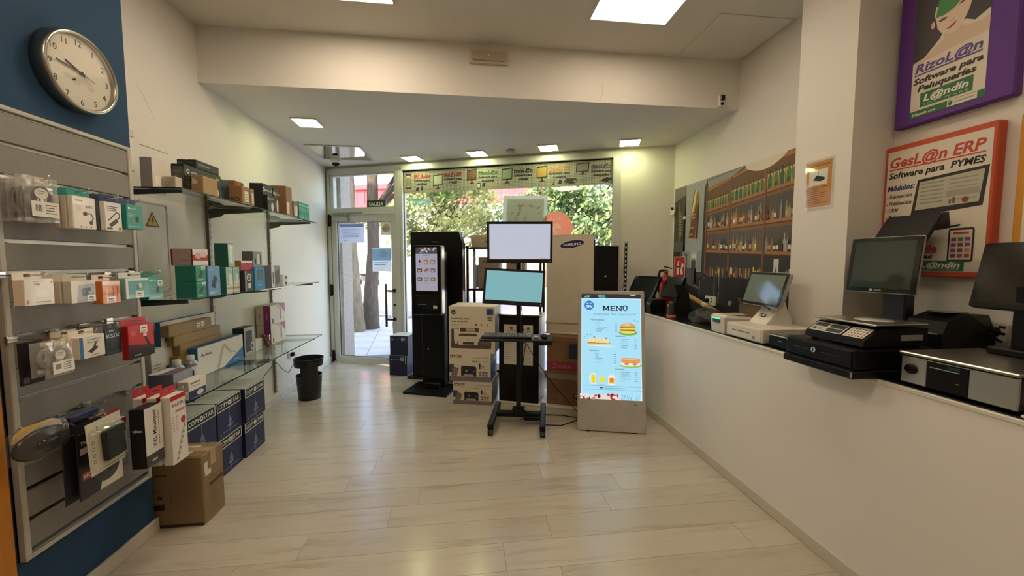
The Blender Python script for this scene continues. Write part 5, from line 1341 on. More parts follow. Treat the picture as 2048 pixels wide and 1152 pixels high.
def monitor(label, c, yaw, tilt, roll, w, h, bez, chin, img, back):
    t = thing('monitor', label, 'monitor', c, (R(90 - tilt), R(roll), R(yaw)))
    sh = G(); sh.prism(rrect(w, h, .012, 4), -.022, .0)
    sh.loft([[(x, y, -.022) for x, y in rrect(w * .94, h * .9, .02, 3)], [(x, y, -.05) for x, y in rrect(w * .7, h * .6, .03, 3)]], True, False)
    sh.build('casing', BLACK, t)
    bz = G(); hw, hh = w / 2, h / 2
    bz.box(-hw, hw, hh - bez, hh, 0, .006, .002); bz.box(-hw, hw, -hh, -hh + chin, 0, .006, .002); bz.box(-hw, -hw + bez, -hh + chin, hh - bez, 0, .006, .002); bz.box(hw - bez, hw, -hh + chin, hh - bez, 0, .006, .002)
    bz.build('bezel', mat('bezel_black', '#141416', .3), t)
    sw_, sh_ = w - 2 * bez, h - bez - chin
    p = img(sw_, sh_); p.build('screen', MATS['lit_screen_hi'], t, (-hw + bez, -hh + chin, .001))
    m = G().box(-.05, .05, -.05, .05, -.075, -.05, .004); m.build('mount', BLACKM, t)
    lg = Pr(); lg.rect(-.022, -hh + chin * .4, .044, .005, '#3c3d40'); lg.build('brand_mark', PRM, t, (0, 0, .0062))
    G().box(hw - .03, hw - .022, -hh + chin * .4, -hh + chin * .55, .006, .0066).build('power_light', mat('led_white', '#c9d6e0', .3), t)
printmat('lit_screen_hi', .2, emit=.52)
def img1(w, h):
    p = Pr(); p.rect(0, 0, w, h, '#d8dcee'); p.rect(0, 0, w, h * .05, '#dfe0ea'); p.rect(.006, .006, .006, .006, '#8088a0')
    for i in range(5): p.rect(w * (.78 + .04 * i), .005, .01, .006, '#a9acbd', k=p.k)
    return p
def img2(w, h):
    p = Pr(); p.rect(0, 0, w, h, '#a2d4da'); p.rect(w * .012, h * .012, w * .976, h * .976, '#8fcbd2')
    for i in range(4): p.rect(w * (.8 + .04 * i), .008, .01, .005, '#7db4bc', k=p.k)
    return p
monitor('upper black monitor on the stand showing a blank pale lavender screen', (.455, 3.262, 1.664), -7.4, -3, 0, .558, .350, .021, .034, img1, None)
monitor('lower black monitor on the stand showing a blank turquoise screen', (.405, 3.262, 1.283), -12, 8, 3, .525, .31, .021, .036, img2, None)
g = G().tube([(.0, .04, 1.2), (.03, .06, 1.02), (-.01, .05, .9), (.06, -.03, .88)], .004, 6)
g.tube([(.05, -.13, .79), (.06, .05, .74), (.03, .06, .5), (.04, .06, .2)], .004, 6)
g.build('cable', BLACK, ms)
fcb = thing('floor_cable', 'black power cables trailing across the floor to the menu display', 'cable', (0, 0, 0))
g = G().tube([(.50, 3.50, .02), (.6, 3.58, .006), (.75, 3.62, .006), (.92, 3.58, .006), (1.05, 3.5, .006), (1.2, 3.5, .006)], .0045, 6)
g.tube([(.62, 3.40, .03), (.72, 3.38, .006), (.85, 3.35, .006), (.98, 3.42, .006), (1.10, 3.50, .006)], .0045, 6)
g.build('cable_run', BLACK, fcb)
dgc = thing('sagging_cable', 'black cable sagging from the stand tray to the floor by the menu display', 'cable', (0, 0, 0))
G().tube([(.52, 3.42, .79), (.62, 3.46, .62), (.75, 3.46, .42), (.9, 3.46, .24), (1.02, 3.47, .1), (1.12, 3.48, .006)], .0035, 6).build('cable_run', BLACK, dgc)

# Zenius carton and the cream display board on it
zc = carton('monitor_carton', 'large brown monitor carton lettered Zenius standing behind the menu display', 'carton', 1.14 - .27, 1.14 + .27, 3.90 - .17, 3.90 + .17, .0275, .735, '#7d5b3c', {'F':
    Pr().rect(.001, .36, .538, .09, '#8f2f47').text('Zenius', .06, .385, .045, '#b9606f', w=.2, bold=.02).rect(.001, .27, .538, .055, '#8d7f72').text('Zenius', .06, .645, .022, '#5a3f28', bold=.03).rr(.20, .47, .22, .2, .01, '#6e5038').rect(.23, .49, .16, .15, '#1d2440').lines(.06, .16, .15, 2, .03, .006, '#5a3f28').rect(.28, .04, .1, .09, '#3a2818').rect(.29, .05, .08, .07, '#a58e70').rect(.30, .06, .025, .04, '#3a2818').rect(.335, .06, .02, .025, '#3a2818').rect(.31, .15, .08, .05, '#3a2818').rect(.317, .157, .066, .036, '#8f7453').ell(.09, .055, .02, .016, '#6b4a30')}, rz=-25)
sb = thing('display_board', 'tall cream display board with blue SAMSUNG oval, rounded top corners', 'display board', (1.085, 3.945, .7375), R(-25))
bw, bh = .50, 1.045
poly = [(-bw / 2, 0), (bw / 2 - .02, 0), (bw / 2, .4), (bw / 2, bh - .05)] + [(bw / 2 - .05 + .05 * math.cos(R(a)), bh - .05 + .05 * math.sin(R(a))) for a in (30, 60, 90)] + [(-bw / 2 + .05 + .05 * math.cos(R(a)), bh - .05 + .05 * math.sin(R(a))) for a in (90, 120, 150, 180)]
CRB = mat('cream_board', '#cbc0a8', .5, var=.03)
G().prism(poly, -.015, .015, mz).build('board', CRB, sb)
G().box(bw / 2 - .004, bw / 2 + .006, -.018, .018, .35, bh - .06, .002).build('edge_trim', BLACK, sb)
G().box(-bw / 2, bw / 2 - .03, -.06, -.0155, 0, .018, .004).build('ledge', mat('ledge_wood', '#cfc4ac', .5), sb); G().box(-bw / 2, bw / 2 - .03, -.02, -.0155, .11, .115).build('crease', mat('crease', '#8f7b5a', .6), sb)
p = Pr(); a = R(9); p.ell(.02, bh - .10, .132, .043, '#e0dccf', 32, a); p.ell(.02, bh - .10, .126, .038, '#141a4c', 32, a); p.text('SAMSUNG', .02, bh - .112, .024, '#e6e2d6', w=.185, al='c', bold=.03, rot=R(3)); p.build('brand_oval', PRM, sb, (0, -.0152, 0), (1, 0, 0), (0, 0, 1))

# dark totem by the counter and slotted rail
dt = thing('glossy_totem', 'glossy black floor-standing totem between the cream board and the counter', 'totem', (1.57, 4.24, 0), R(-12))
G().box(-.145, .145, -.05, .10, .02, 1.685, .006).build('body', mat('totem_black', '#0a0a0b', .35, spec=.25), dt)
G().box(-.135, .135, -.056, -.05, .1, 1.675, .003).build('front_glass', BLACKG, dt)
G().box(-.145, .145, -.07, .12, 0, .02, .005).build('base', BLACKM, dt)
G().box(-.01, .012, -.0575, -.056, 1.33, 1.345).build('indicator', mat('indicator_pale', '#c9c6c0', .4), dt)
sr = thing('slotted_rail', 'slender black slotted rail standing beside the glossy totem', 'rail', (1.757, 4.10, 0), R(-12))
g = G()
for k in range(34): g.box(-.014, .014, -.012, .012, .02 + k * .05, .02 + k * .05 + .028); g.box(-.014, -.008, -.012, .012, .048 + k * .05, .07 + k * .05); g.box(.008, .014, -.012, .012, .048 + k * .05, .07 + k * .05)
g.build('rail', BLACKM, sr); G().box(-.018, .018, -.04, .04, 0, .02, .004).build('foot', BLACKM, sr)
G().tube([(-.02, -.018, 1.5), (-.03, -.02, 1.42), (-.012, -.02, 1.3), (-.03, -.018, 1.2), (-.02, -.018, 1.0)], .003, 6).build('clipped_cable', mat('cable_grey', '#7d7a76', .5), sr)

# menu display
md_ = thing('menu_display', 'grey leaning digital poster showing a light blue MENÚ screen', 'digital poster', (1.258, 3.165, 0), R(-15.1))
TL = R(11.3)
mm = Matrix(((1, 0, 0, 0), (0, math.sin(TL), -math.cos(TL), 0), (0, math.cos(TL), math.sin(TL), 0), (0, 0, 0, 1))) @ Matrix.Translation((0, .006, 0))
MW, MH = .592, 1.252
def bo(g, name, m): return g.build(name, m, md_)
MGR = mat('display_grey', '#b5b0a6', .4)
bo(G().prism(rrect(MW, MH, .02, 5, 0, MH / 2), -.035, -.004, mm), 'housing', MGR)
g = G(); sx0, sx1, sy0, sy1 = -.265, .265, .277, 1.22
g.box(-MW / 2 + .004, sx0, .004, MH - .004, -.004, .004, .002, 1, mm); g.box(sx1, MW / 2 - .004, .004, MH - .004, -.004, .004, .002, 1, mm)
g.box(sx0, sx1, .004, sy0, -.004, .004, .002, 1, mm); g.box(sx0, sx1, sy1, MH - .004, -.004, .004, .002, 1, mm)
bo(g, 'front_frame', MGR)
p = Pr(); w, h = .53, .943
p.rect(0, 0, w, h, '#a6dcf2'); p.rect(0, .903, w, .04, '#2d2b30')
for x in (.04, .055, .07): p.ell(x, .92, .016, .006, '#5fae8f', 10, .6, k=p.k)
p.ell(.17, .925, .022, .016, '#5f9f98', 12, k=p.k); p.ell(.2, .92, .018, .02, '#4f8f88', 12, k=p.k); p.ell(.46, .94, .03, .008, '#d8ded6', 12, k=p.k); p.up()
p.rect(0, .90, w, .004, '#e8f6fb'); p.rect(0, 0, .005, .9, '#e8f6fb', k=p.k); p.rect(w - .005, 0, .005, .9, '#e8f6fb', k=p.k)
p.ell(.07, .838, .043, .043, '#2f78c4', 28); p.text('TPV', .07, .815, .024, '#eef6fb', al='c', bold=.03, k=p.k); p.text('MAS QUE', .07, .852, .009, '#cfe4f4', al='c', bold=.02, k=p.k); p.up()
mx_, my_ = .19, .792
p.rect(mx_ + .006, my_, .011, .043, '#17181c', k=p.k); p.rect(mx_ + .047, my_, .011, .043, '#17181c', k=p.k)
p.poly([(mx_ + .006, my_ + .043), (mx_ + .02, my_ + .043), (mx_ + .036, my_ + .008), (mx_ + .028, my_ + .008)], '#17181c', k=p.k + 1); p.poly([(mx_ + .044, my_ + .043), (mx_ + .058, my_ + .043), (mx_ + .036, my_ + .008), (mx_ + .028, my_ + .008)], '#17181c', k=p.k + 2)
for f0, f1 in ((0, .022), (.042, .064)): p.rect(mx_ + f0, my_, f1 - f0, .007, '#17181c', k=p.k + 3)
for f0, f1 in ((0, .016), (.048, .064)): p.rect(mx_ + f0, my_ + .036, f1 - f0, .007, '#17181c', k=p.k + 3)
p.k += 4
for ch_, x_, w_, feet in ( ('E', .262, .04, ((0, .012),)), ('N', .311, .05, ((0, .018), (.034, .05))), ('Ú', .37, .042, ())):
    p.text(ch_, x_, .792, .043, '#17181c', w=w_, bold=.012, k=p.k)
    for f0, f1 in feet: p.rect(x_ + f0 - .004, .792, f1 - f0 + .005, .007, '#17181c', k=p.k + 1)
    for f0, f1 in (((0, .014),) if ch_ in 'ME' else ((0, .014), (w_ - .014, w_))): p.rect(x_ + f0 - .004, .828, f1 - f0 + .006, .007, '#17181c', k=p.k + 1)
p.up()
p.up(); p.text('Restaurante "Más Que Comida"', .105, .752, .017, '#5d7c8c', w=.39, shear=.35)
def sec(tt, x, y, px_, its):
    p.text(tt, x, y, .016, '#3f5763', bold=.01)
    for i, it in enumerate(its):
        yy = y - .026 - i * .0187
        p.ell(x + .035, yy + .004, .0018, .0018, '#5f7d8b', 6, k=p.k); p.rect(x + .05, yy + .001, .0062 * len(it), .006, '#7fa3b4', k=p.k); p.rect(px_, yy + .001, .007, .007, '#64889a', k=p.k); p.rect(px_ + .012, yy + .001, .006, .007, '#64889a', k=p.k)
    p.up()
sec('Hamburguesa', .085, .70, .30, ['Ternera', 'Cerdo', 'Con queso extra', 'Vegetariana', 'Completa'])
sec('Sandwich', .305, .555, .47, ['Vegetariano', 'Con pavo', 'Con ensalada', 'Con huevo', 'Completo'])
sec('Sandwich', .075, .42, .29, ['Bacon', 'Atún', 'Mallorquín', 'Con ensalada', 'Completo'])
sec('Cervezas', .30, .262, .475, ['Cerveza Lager', 'Lager negra', 'Cerveza tostada', 'Cerveza negra', 'Radler'])
# burger
p.ell(.415, .595, .082, .026, '#6fb23c', 24); p.ell(.412, .604, .07, .018, '#e9d36a', 22); p.rr(.345, .61, .135, .016, .007, '#8a5a30'); p.rr(.348, .623, .13, .014, .006, '#f0d34f'); p.rr(.345, .634, .137, .012, .005, '#b53a2c'); p.rr(.35, .64, .13, .012, .005, '#86b83e')
p.ell(.414, .648, .067, .034, '#d9a067', 22, 0, None, 0, 180); p.ell(.404, .665, .035, .012, '#e8bd8c', 14)
for a, b, c_, d_ in ((.47, .70, .472, .715), (.49, .69, .505, .70)): p.line(a, b, c_, d_, .004, '#4f6d7b', k=p.k)
p.up()
# sandwiches
p.poly([(.03, .47), (.30, .462), (.29, .468), (.06, .475)], '#e6efe6'); p.rr(.05, .475, .21, .028, .012, '#e6cf8a'); p.rr(.055, .492, .2, .012, .005, '#7d5a2c'); p.poly([(.055, .5), (.25, .495), (.24, .53), (.17, .54), (.075, .535)], '#ecdca2')
for i in range(5): p.line(.09 + i * .03, .503, .095 + i * .03, .533, .005, '#cdb878', k=p.k)
p.up(); p.ell(.115, .548, .006, .006, '#222222', 10, k=p.k); p.ell(.222, .54, .006, .006, '#222222', 10, k=p.k)
for a, b, c_, d_ in ((.04, .545, .03, .555), (.055, .56, .05, .575), (.085, .565, .085, .58)): p.line(a, b, c_, d_, .003, '#4f6d7b', k=p.k)
p.up(); p.ell(.435, .305, .095, .022, '#8cc357', 22); p.ell(.43, .315, .088, .018, '#efe3dc', 20); p.ell(.40, .318, .02, .012, '#d8747c', 12); p.ell(.47, .318, .02, .012, '#d8747c', 12); p.rr(.352, .325, .165, .045, .02, '#d99a4e'); p.rr(.365, .35, .13, .012, .006, '#e8b877')
# beers
p.rr(.085, .13, .045, .095, .006, '#d8ecf2'); p.rect(.09, .14, .035, .072, '#f0cf22'); p.rr(.07, .155, .016, .05, .006, '#cfe6f0'); p.ell(.185, .17, .026, .026, '#f0d92e', 18); p.rect(.182, .13, .006, .02, '#cfe6f0'); p.ell(.185, .13, .022, .005, '#9fc6d8', 12); p.rr(.238, .128, .06, .075, .006, '#e3eef0'); p.rect(.245, .14, .046, .05, '#f2a52a'); p.ell(.27, .17, .014, .018, '#e2781f', 12); p.rect(.243, .193, .05, .01, '#f6efe0'); p.ell(.307, .165, .013, .022, '#bcd8e6', 12); p.rr(.247, .203, .042, .018, .008, '#cfe6ee')
p.rect(.03, .115, w - .035, .003, '#6d97aa', k=p.k); p.rect(.03, .083, w - .035, .003, '#6d97aa', k=p.k); p.up(); p.ell(.168, .1, .007, .007, '#1d2a30', 10, k=p.k); p.ell(.185, .1, .006, .007, '#1d2a30', 10, k=p.k); p.rect(.2, .097, .19, .006, '#7fa3b4', k=p.k); p.up()
rn = random.Random(9)
p.rect(0, 0, w * .66, .04, '#e3d3cf')
for i in range(26): p.ell(rn.uniform(.0, .34), rn.uniform(.004, .042), rn.uniform(.01, .024), rn.uniform(.006, .014), rn.choice(['#b32a34', '#d0606a', '#f1e6e4', '#8a1f28', '#efe2e2', '#3a2226']), 10, rn.uniform(0, 3), k=p.k + i % 3)
p.k += 3
for i in range(9): p.line(.35 + i * .02, .002, .365 + i * .02, .045, .004, rn.choice(['#7fb0c4', '#5b8aa0', '#cfe0e6']), k=p.k)
MATS['menu_screen'] = printmat('menu_screen', .25, emit=.74)
u3 = mm.to_3x3()
p.build('lit_menu', MATS['menu_screen'], md_, mm @ Vector((sx0, sy0, -.003)), u3 @ Vector((1, 0, 0)), u3 @ Vector((0, 1, 0)))
bo(G().box(.2, .215, .238, .244, .004, .0046, 0, 1, mm), 'sensor', BLACK)
g = G()
bk2 = R(-9)
for s_ in (-1, 1): g.tube([(s_ * .2, .235, 1.12), (s_ * .2, .40, .01)], .012, 8)
g.tube([(-.2, .326, .05), (.2, .326, .05)], .01, 8)
bo(g, 'rear_leg', MGR)
g = G()
for s_ in (-1, 1): g.box(s_ * .2 - .02, s_ * .2 + .02, -.0, .035, 0, .012, .003)
bo(g, 'rubber_foot', BLACK)
# ================================================================== CEILING AND BEAM FITTINGS
el = thing('emergency_light', 'white rectangular emergency light on the beam below the high ceiling', 'emergency light', (.197, 3.3, 3.122), FACE_F)
G().prism(rrect(.315, .105, .01, 3, 0, .0525), 0, .03).build('housing', mat('aged_white', '#c9bda6', .45), el)
G().prism(rrect(.265, .07, .008, 3, 0, .0525), .03, .045).build('lens', mat('lens_frost', '#b3a48c', .25), el)
G().box(-.006, .006, .05, .062, .045, .047).build('test_button', mat('dull_white', '#ddd5c3', .4), el)
pi = thing('motion_detector', 'small black and white motion detector at the right end of the beam', 'motion detector', (2.265, 3.3, 2.875), FACE_F)
G().box(-.026, .026, 0, .1, 0, .03, .006).build('body', WHITEP, pi); G().box(-.022, .022, .05, .096, .03, .045, .006).build('sensor_window', BLACKG, pi); G().lathe([(.014, .03), (.014, .036), (.006, .042), (.0001, .043)], 14, Matrix.Translation((0, .022, 0))).build('lens', BLACKG, pi)
dcam = thing('dome_camera', 'white dome security camera on the low ceiling above the door', 'security camera', (-1.72, 5.50, ZL), 0)
G().lathe([(.075, 0), (.075, -.02), (.062, -.045), (.055, -.05)], 28).build('base', WHITEP, dcam); G().lathe([(.05, -.05), (.046, -.07), (.03, -.088), (.0001, -.094)], 24).build('dome', BLACKG, dcam)
sm = thing('smoke_detector', 'small grey smoke detector between two downlights', 'smoke detector', (.553, 4.79, ZL), 0)
G().lathe([(.055, 0), (.055, -.014), (.045, -.03), (.02, -.034), (.0001, -.034)], 24).build('housing', mat('detector_grey', '#a7a399', .5), sm); G().lathe([(.047, -.0145), (.049, -.018), (.0475, -.022)], 24, cap=False).build('vent_ring', BLACK, sm)
cmv = thing('ceiling_mirror', 'rectangular mirrored panel on the low ceiling near the door', 'mirror panel', (-1.55, 5.155, ZL), 0)
G().box(-.30, .30, -.295, .295, -.006, -.001).build('mirror', mat('mirror_silver', '#d9d9d4', .03, metal=1., var=.01), cmv)
g = G()
for a in ((-.32, .32, -.315, -.298), (-.32, .32, .298, .315), (-.32, -.303, -.298, .298), (.303, .32, -.298, .298)): g.box(*a, -.012, 0, .003)
g.build('frame', mat('mirror_frame', '#c6c4bb', .4), cmv)
ha = thing('access_hatch', 'square access hatch panel in the high ceiling near the beam', 'hatch', (2.135, 2.985, ZH), 0)
G().box(-.29, .29, -.28, .28, -.006, -.0005, .002).build('hatch_panel', CEIL, ha)
g = G().box(.292, .298, -.285, .285, -.001, -.0002); g.box(-.29, .1, .281, .287, -.001, -.0002); g.build('shadow_gap', mat('gap_dark', '#2a241d', .9), ha)
wc = thing('wall_camera', 'small white wall camera beside the left edge of the bar mural', 'security camera', (2.436, 4.325, 2.05), (R(90), 0, R(-70)))
G().prism(rrect(.055, .105, .012, 3, 0, .052), 0, .03).build('housing', WHITEP, wc); G().lathe([(.018, .03), (.018, .036), (.0001, .04)], 18, Matrix.Translation((0, .072, 0))).build('lens', BLACKG, wc)
# plaster cracks belong to the walls
def crack(name, parent_name, pts, o, u, v, t=.003):
    p = Pr()
    for a, b in zip(pts, pts[1:]): p.line(*a, *b, t, '#8a7a63', k=0)
    p.build(name, PRM, bpy.data.objects[parent_name], o, u, v)
crack('plaster_crack', 'wall_left', [(0, .17), (.05, .12), (.09, .06), (.135, 0)], (XL, 2.72, 2.43), (0, 1, 0), (0, 0, 1), .002)
crack('plaster_crack', 'wall_left', [(0, .0), (.232, .002)], (XL, 2.716, 2.233), (0, 1, 0), (0, 0, 1), .005)
crack('plaster_crack', 'ceiling_low', [(0, .16), (-.006, .09), (0, .05), (-.02, .035), (-.016, 0)], (1.18, 3.3, 2.88), (1, 0, 0), (0, 0, 1), .002)

# ================================================================== SHOP FRONT GRAPHICS
ex = thing('exit_sign', 'green exit sign lettered SALIDA in the transom window', 'exit sign', fac(.67, -.008, 2.272), FWALL)
G().box(0, .293, 0, .098, 0, .004, .001).build('sign_plate', mat('exit_green', '#16301f', .4), ex)
p = Pr(); p.rect(.003, .003, .287, .092, '#1b3a26'); p.text('SALIDA', .145, .022, .052, '#d9dcc4', w=.235, al='c', bold=.03); p.build('sign_print', PRM, ex, (0, 0, .004))
G().box(.293, .31, 0, .098, 0, .003).build('clear_edge', glassmat('sign_acrylic', (.9, .95, .92), haze=.2), ex)
TRP = bpy.data.materials.new('backlit_paper'); TRP.use_nodes = True
nt = TRP.node_tree; nt.nodes.clear()
o_ = nt.nodes.new('ShaderNodeOutputMaterial'); d_ = nt.nodes.new('ShaderNodeBsdfDiffuse'); t_ = nt.nodes.new('ShaderNodeBsdfTranslucent'); x_ = nt.nodes.new('ShaderNodeMixShader'); a_ = nt.nodes.new('ShaderNodeAttribute'); a_.attribute_name = 'Col'
x_.inputs[0].default_value = .5; nt.links.new(a_.outputs['Color'], d_.inputs[0]); nt.links.new(a_.outputs['Color'], t_.inputs[0]); nt.links.new(d_.outputs[0], x_.inputs[1]); nt.links.new(t_.outputs[0], x_.inputs[2]); nt.links.new(x_.outputs[0], o_.inputs[0])
def pane_notice(label, s0, z0, w, h, pr, name='door_notice', cat='notice', t=-.0075, roll=0., group=None):
    rt = (R(90), 0, -FA) if not roll else (Matrix.Rotation(-FA, 4, 'Z') @ Matrix.Rotation(R(90), 4, 'X') @ Matrix.Rotation(R(roll), 4, 'Z')).to_euler()
    tt_ = thing(name, label, cat, fac(s0, t, z0), tuple(rt), group)
    pr.build('printed_sheet', TRP, tt_, (0, 0, 0))
    return tt_
p = Pr(); p.rect(0, 0, .414, .285, '#c3cbe0'); p.rect(.01, .225, .394, .045, '#9fabc8'); p.lines(.05, .19, .3, 6, .022, .007, '#8f9ab8', .2); p.lines(.07, .03, .05, 1, .01, .01, '#a9a58f'); p.rect(.37, .015, .01, .012, '#7f89a3')
pane_notice('pale blue printed notice taped at the top left of the door glass', .197, 1.776, .414, .285, p)
p = Pr(); p.rect(0, 0, .165, .19, '#b3a98f'); p.ell(.085, .1, .06, .06, '#c3b99f', 24); p.lines(.03, .1, .1, 3, .022, .006, '#8f866e')
pane_notice('tan notice with a round emblem at the top right of the door glass', .875, 1.875, .165, .19, p)
p = Pr(); p.rect(0, 0, .30, .34, '#d3dbe2'); p.rect(0, .16, .30, .17, '#9cc4dc'); p.ell(.18, .25, .06, .05, '#b9d8e8', 18); p.lines(.03, .12, .22, 2, .03, .014, '#8fb4cc', .2); p.lines(.03, .05, .2, 2, .02, .006, '#b9c3cc')
pane_notice('blue and white poster on the door glass behind the pull handle', .732, 1.36, .30, .34, p)

# banner
BN = bpy.data.materials.new('perforated_vinyl'); BN.use_nodes = True
nt = BN.node_tree; nt.nodes.clear(); N = nt.nodes.new
o_ = N('ShaderNodeOutputMaterial'); d_ = N('ShaderNodeBsdfDiffuse'); t_ = N('ShaderNodeBsdfTranslucent'); x_ = N('ShaderNodeMixShader'); x_.inputs[0].default_value = .55
tc = N('ShaderNodeTexCoord'); mp = N('ShaderNodeMapping'); mp.inputs['Rotation'].default_value = (0, 0, R(45)); mp.inputs['Scale'].default_value = (1, 1, 1)
ck = N('ShaderNodeTexChecker'); ck.inputs['Scale'].default_value = 75; ck.inputs[1].default_value = (*lin('#d6d4bd'), 1); ck.inputs[2].default_value = (*lin('#9c9b86'), 1)
nt.links.new(tc.outputs['Object'], mp.inputs[0]); nt.links.new(mp.outputs[0], ck.inputs[0]); nt.links.new(ck.outputs[0], d_.inputs[0]); nt.links.new(ck.outputs[0], t_.inputs[0])
nt.links.new(d_.outputs[0], x_.inputs[1]); nt.links.new(t_.outputs[0], x_.inputs[2]); nt.links.new(x_.outputs[0], o_.inputs[0])
bn = thing('window_banner', 'long perforated vinyl banner of software names across the shop window top', 'banner', fac(1.252, -.006, 2.447), FWALL)
G().box(0, 2.806, 0, .298, -.001, .0003).build('vinyl', BN, bn)
G().box(0, 2.806, .296, .303, -.002, .003).build('top_edge', BLACK, bn)
p = Pr()
def mon(x, y, w, h, scr, k):
    p.poly([(x, y + h * .2), (x + w * .96, y + h * .24), (x + w, y + h), (x + w * .04, y + h * .93)], '#25221f', k=k); p.poly([(x + w * .07, y + h * .29), (x + w * .9, y + h * .32), (x + w * .93, y + h * .92), (x + w * .1, y + h * .86)], scr, k=k + 1); p.poly([(x + w * .42, y + h * .05), (x + w * .6, y + h * .05), (x + w * .56, y + h * .24), (x + w * .45, y + h * .24)], '#25221f', k=k); p.rect(x + w * .3, y, w * .42, h * .06, '#25221f', k=k)
items = (('ERP Mobile', 'Software para', 'movilidad', '#8a201d', .152, .24), ('GesL@n ERP', 'Software para', 'PYMES', '#8a201d', .597, .266), ('MenuL@n', 'Software para', 'Hostelería', '#124d28', 1.088, .262), ('HoteL@n', 'Software para', 'Hoteles', '#1c1d33', 1.572, .243), ('GesL@n TPV', 'Software para', 'Comercio', '#b56a1c', 2.028, .27), ('RizoL@n', 'Software para', 'Peluquerías', '#5b4468', 2.55, .242))
for i, (a, b, c_, col, x, w) in enumerate(items):
    p.text(a, x, .205, .044, col, w=w, bold=.05, shear=.15, k=0); p.rect(x, .195, w, .006, col, k=0); p.text(b, x, .152, .03, '#1f1c18', w=w * .98, bold=.05, shear=.2, k=0); p.text(c_, x + w * .5, .105, .03, '#1f1c18', al='c', bold=.05, shear=.2, k=0)
p.rr(.028, .06, .085, .2, .01, '#25221f', k=0); p.rect(.038, .08, .066, .16, '#b9b59c', k=1)
for i in range(3): p.rect(.045 + i * .021, .1, .012, .11, '#6d6a5a', k=2)
mon(.437, .04, .145, .2, '#b5bca3', 0); mon(.925, .09, .14, .19, '#6b4a35', 0); mon(1.405, .07, .15, .2, '#8a9a80', 0); mon(1.868, .07, .14, .2, '#a88a3c', 0); mon(2.365, .13, .165, .15, '#8f8c88', 0)
for x, y, w, h in ((.18, .03, .05, .045), (.255, .035, .032, .055), (1.14, .045, .05, .05), (2.145, .035, .05, .045)): p.poly([(x, y), (x + w * .8, y - .006), (x + w, y + h), (x + w * .2, y + h * .9)], '#2a2622', k=0)
p.rr(1.068, .02, .05, .075, .008, '#25221f', k=0); p.rect(1.075, .03, .036, .055, '#c9c6b0', k=1); p.line(2.08, .03, 2.1, .08, .01, '#2a2622', k=0); p.line(2.07, .03, 2.1, .03, .01, '#2a2622', k=1)
p.poly([(2.21, .05), (2.33, .02), (2.39, .06), (2.37, .09), (2.25, .1)], '#3d3830', k=0); p.poly([(2.33, .045), (2.37, .045), (2.375, .07), (2.34, .07)], '#a29c86', k=1); p.poly([(2.66, .05), (2.74, .02), (2.81, .07), (2.74, .09)], '#2f2826', k=0)
p.k = 5; p.build('banner_print', PRM, bn, (0, 0, .0004))
p = Pr(); p.rect(0, 0, .585, .82, '#aeb09c'); p.rect(.05, .04, .49, .735, '#c6c8b2')
rn = random.Random(4)
for i in range(22): p.ell(rn.uniform(.09, .5), rn.uniform(.4, .72), rn.uniform(.012, .03), rn.uniform(.008, .016), '#b0b49c', 10, rn.uniform(0, 3), k=p.k)
pane_notice('white hanging board with faint doodles on the shop window', 2.655, 1.54, .585, .82, p, 'hanging_board', 'board', -.012, -2.)
p = Pr(); p.ell(0, 0, .205, .205, '#d9825f', 48); p.text('DESDE', 0, .10, .038, '#ffffff', w=.2, al='c', bold=.03, mirror=True, k=1); p.text('2', 0, -.12, .17, '#ffffff', al='c', bold=.06, mirror=True, k=1)
pane_notice('round orange window sticker with mirrored DESDE 2', 3.378, 1.93, .41, .41, p, 'window_sticker', 'sticker')
p = Pr(); p.text('imboY', 0, 0, .12, '#7fae9c', w=.37, mirror=True, bold=.03)
pane_notice('faded teal mirrored lettering at the left of the shop window', 1.285, 2.275, .37, .13, p, 'window_lettering', 'lettering')

# ================================================================== RIGHT SIDE: mural, posters, notices
mu = thing('bar_mural', 'large printed wall mural of a bar with bottle shelves', 'mural', (2.4485, 4.33, WT + .002), FACE_L)
MU0 = .09            # part of the picture hidden by the corner
MWD = 4.33 - 2.372; MHT = 1.355
G().box(0, MWD, 0, MHT, -.0005, .0015).build('mural_sheet', mat('mural_paper', '#4a3f35', .45), mu)
p = Pr(); p.STEP = .00008
W2 = MWD + MU0
def Rr(x, y, w, h, c, k): p.rect(x, y, w, h, c, k=k)
rn = random.Random(21)
Rr(MU0, .0, W2 - MU0, MHT, '#2b2725', 0)
# left doorway
Rr(MU0, .55, .33 - MU0, .8, '#4b433b', 1)
for i in range(6): p.line(.1 + i * .03, 1.2 - i * .01, .12 + i * .03, .65, .012, rn.choice(['#6b5a42', '#2e2823', '#8a7a5c', '#3a3632']), k=2)
Rr(.2, .8, .05, .28, '#8f7f66', 3)
for i in range(9): Rr(.2, .82 + i * .03, .05, .01, '#3b332b', 4)
p.poly([(MU0, 1.355), (.33, 1.355), (.33, 1.25), (MU0, 1.2)], '#7d7466', k=3); p.ell(.3, 1.0, .03, .02, '#c9c2b0', 12, k=4)
Rr(MU0, .62, .2, .12, '#55585c', 3); Rr(MU0, .5, .15, .12, '#1e1c1b', 3)
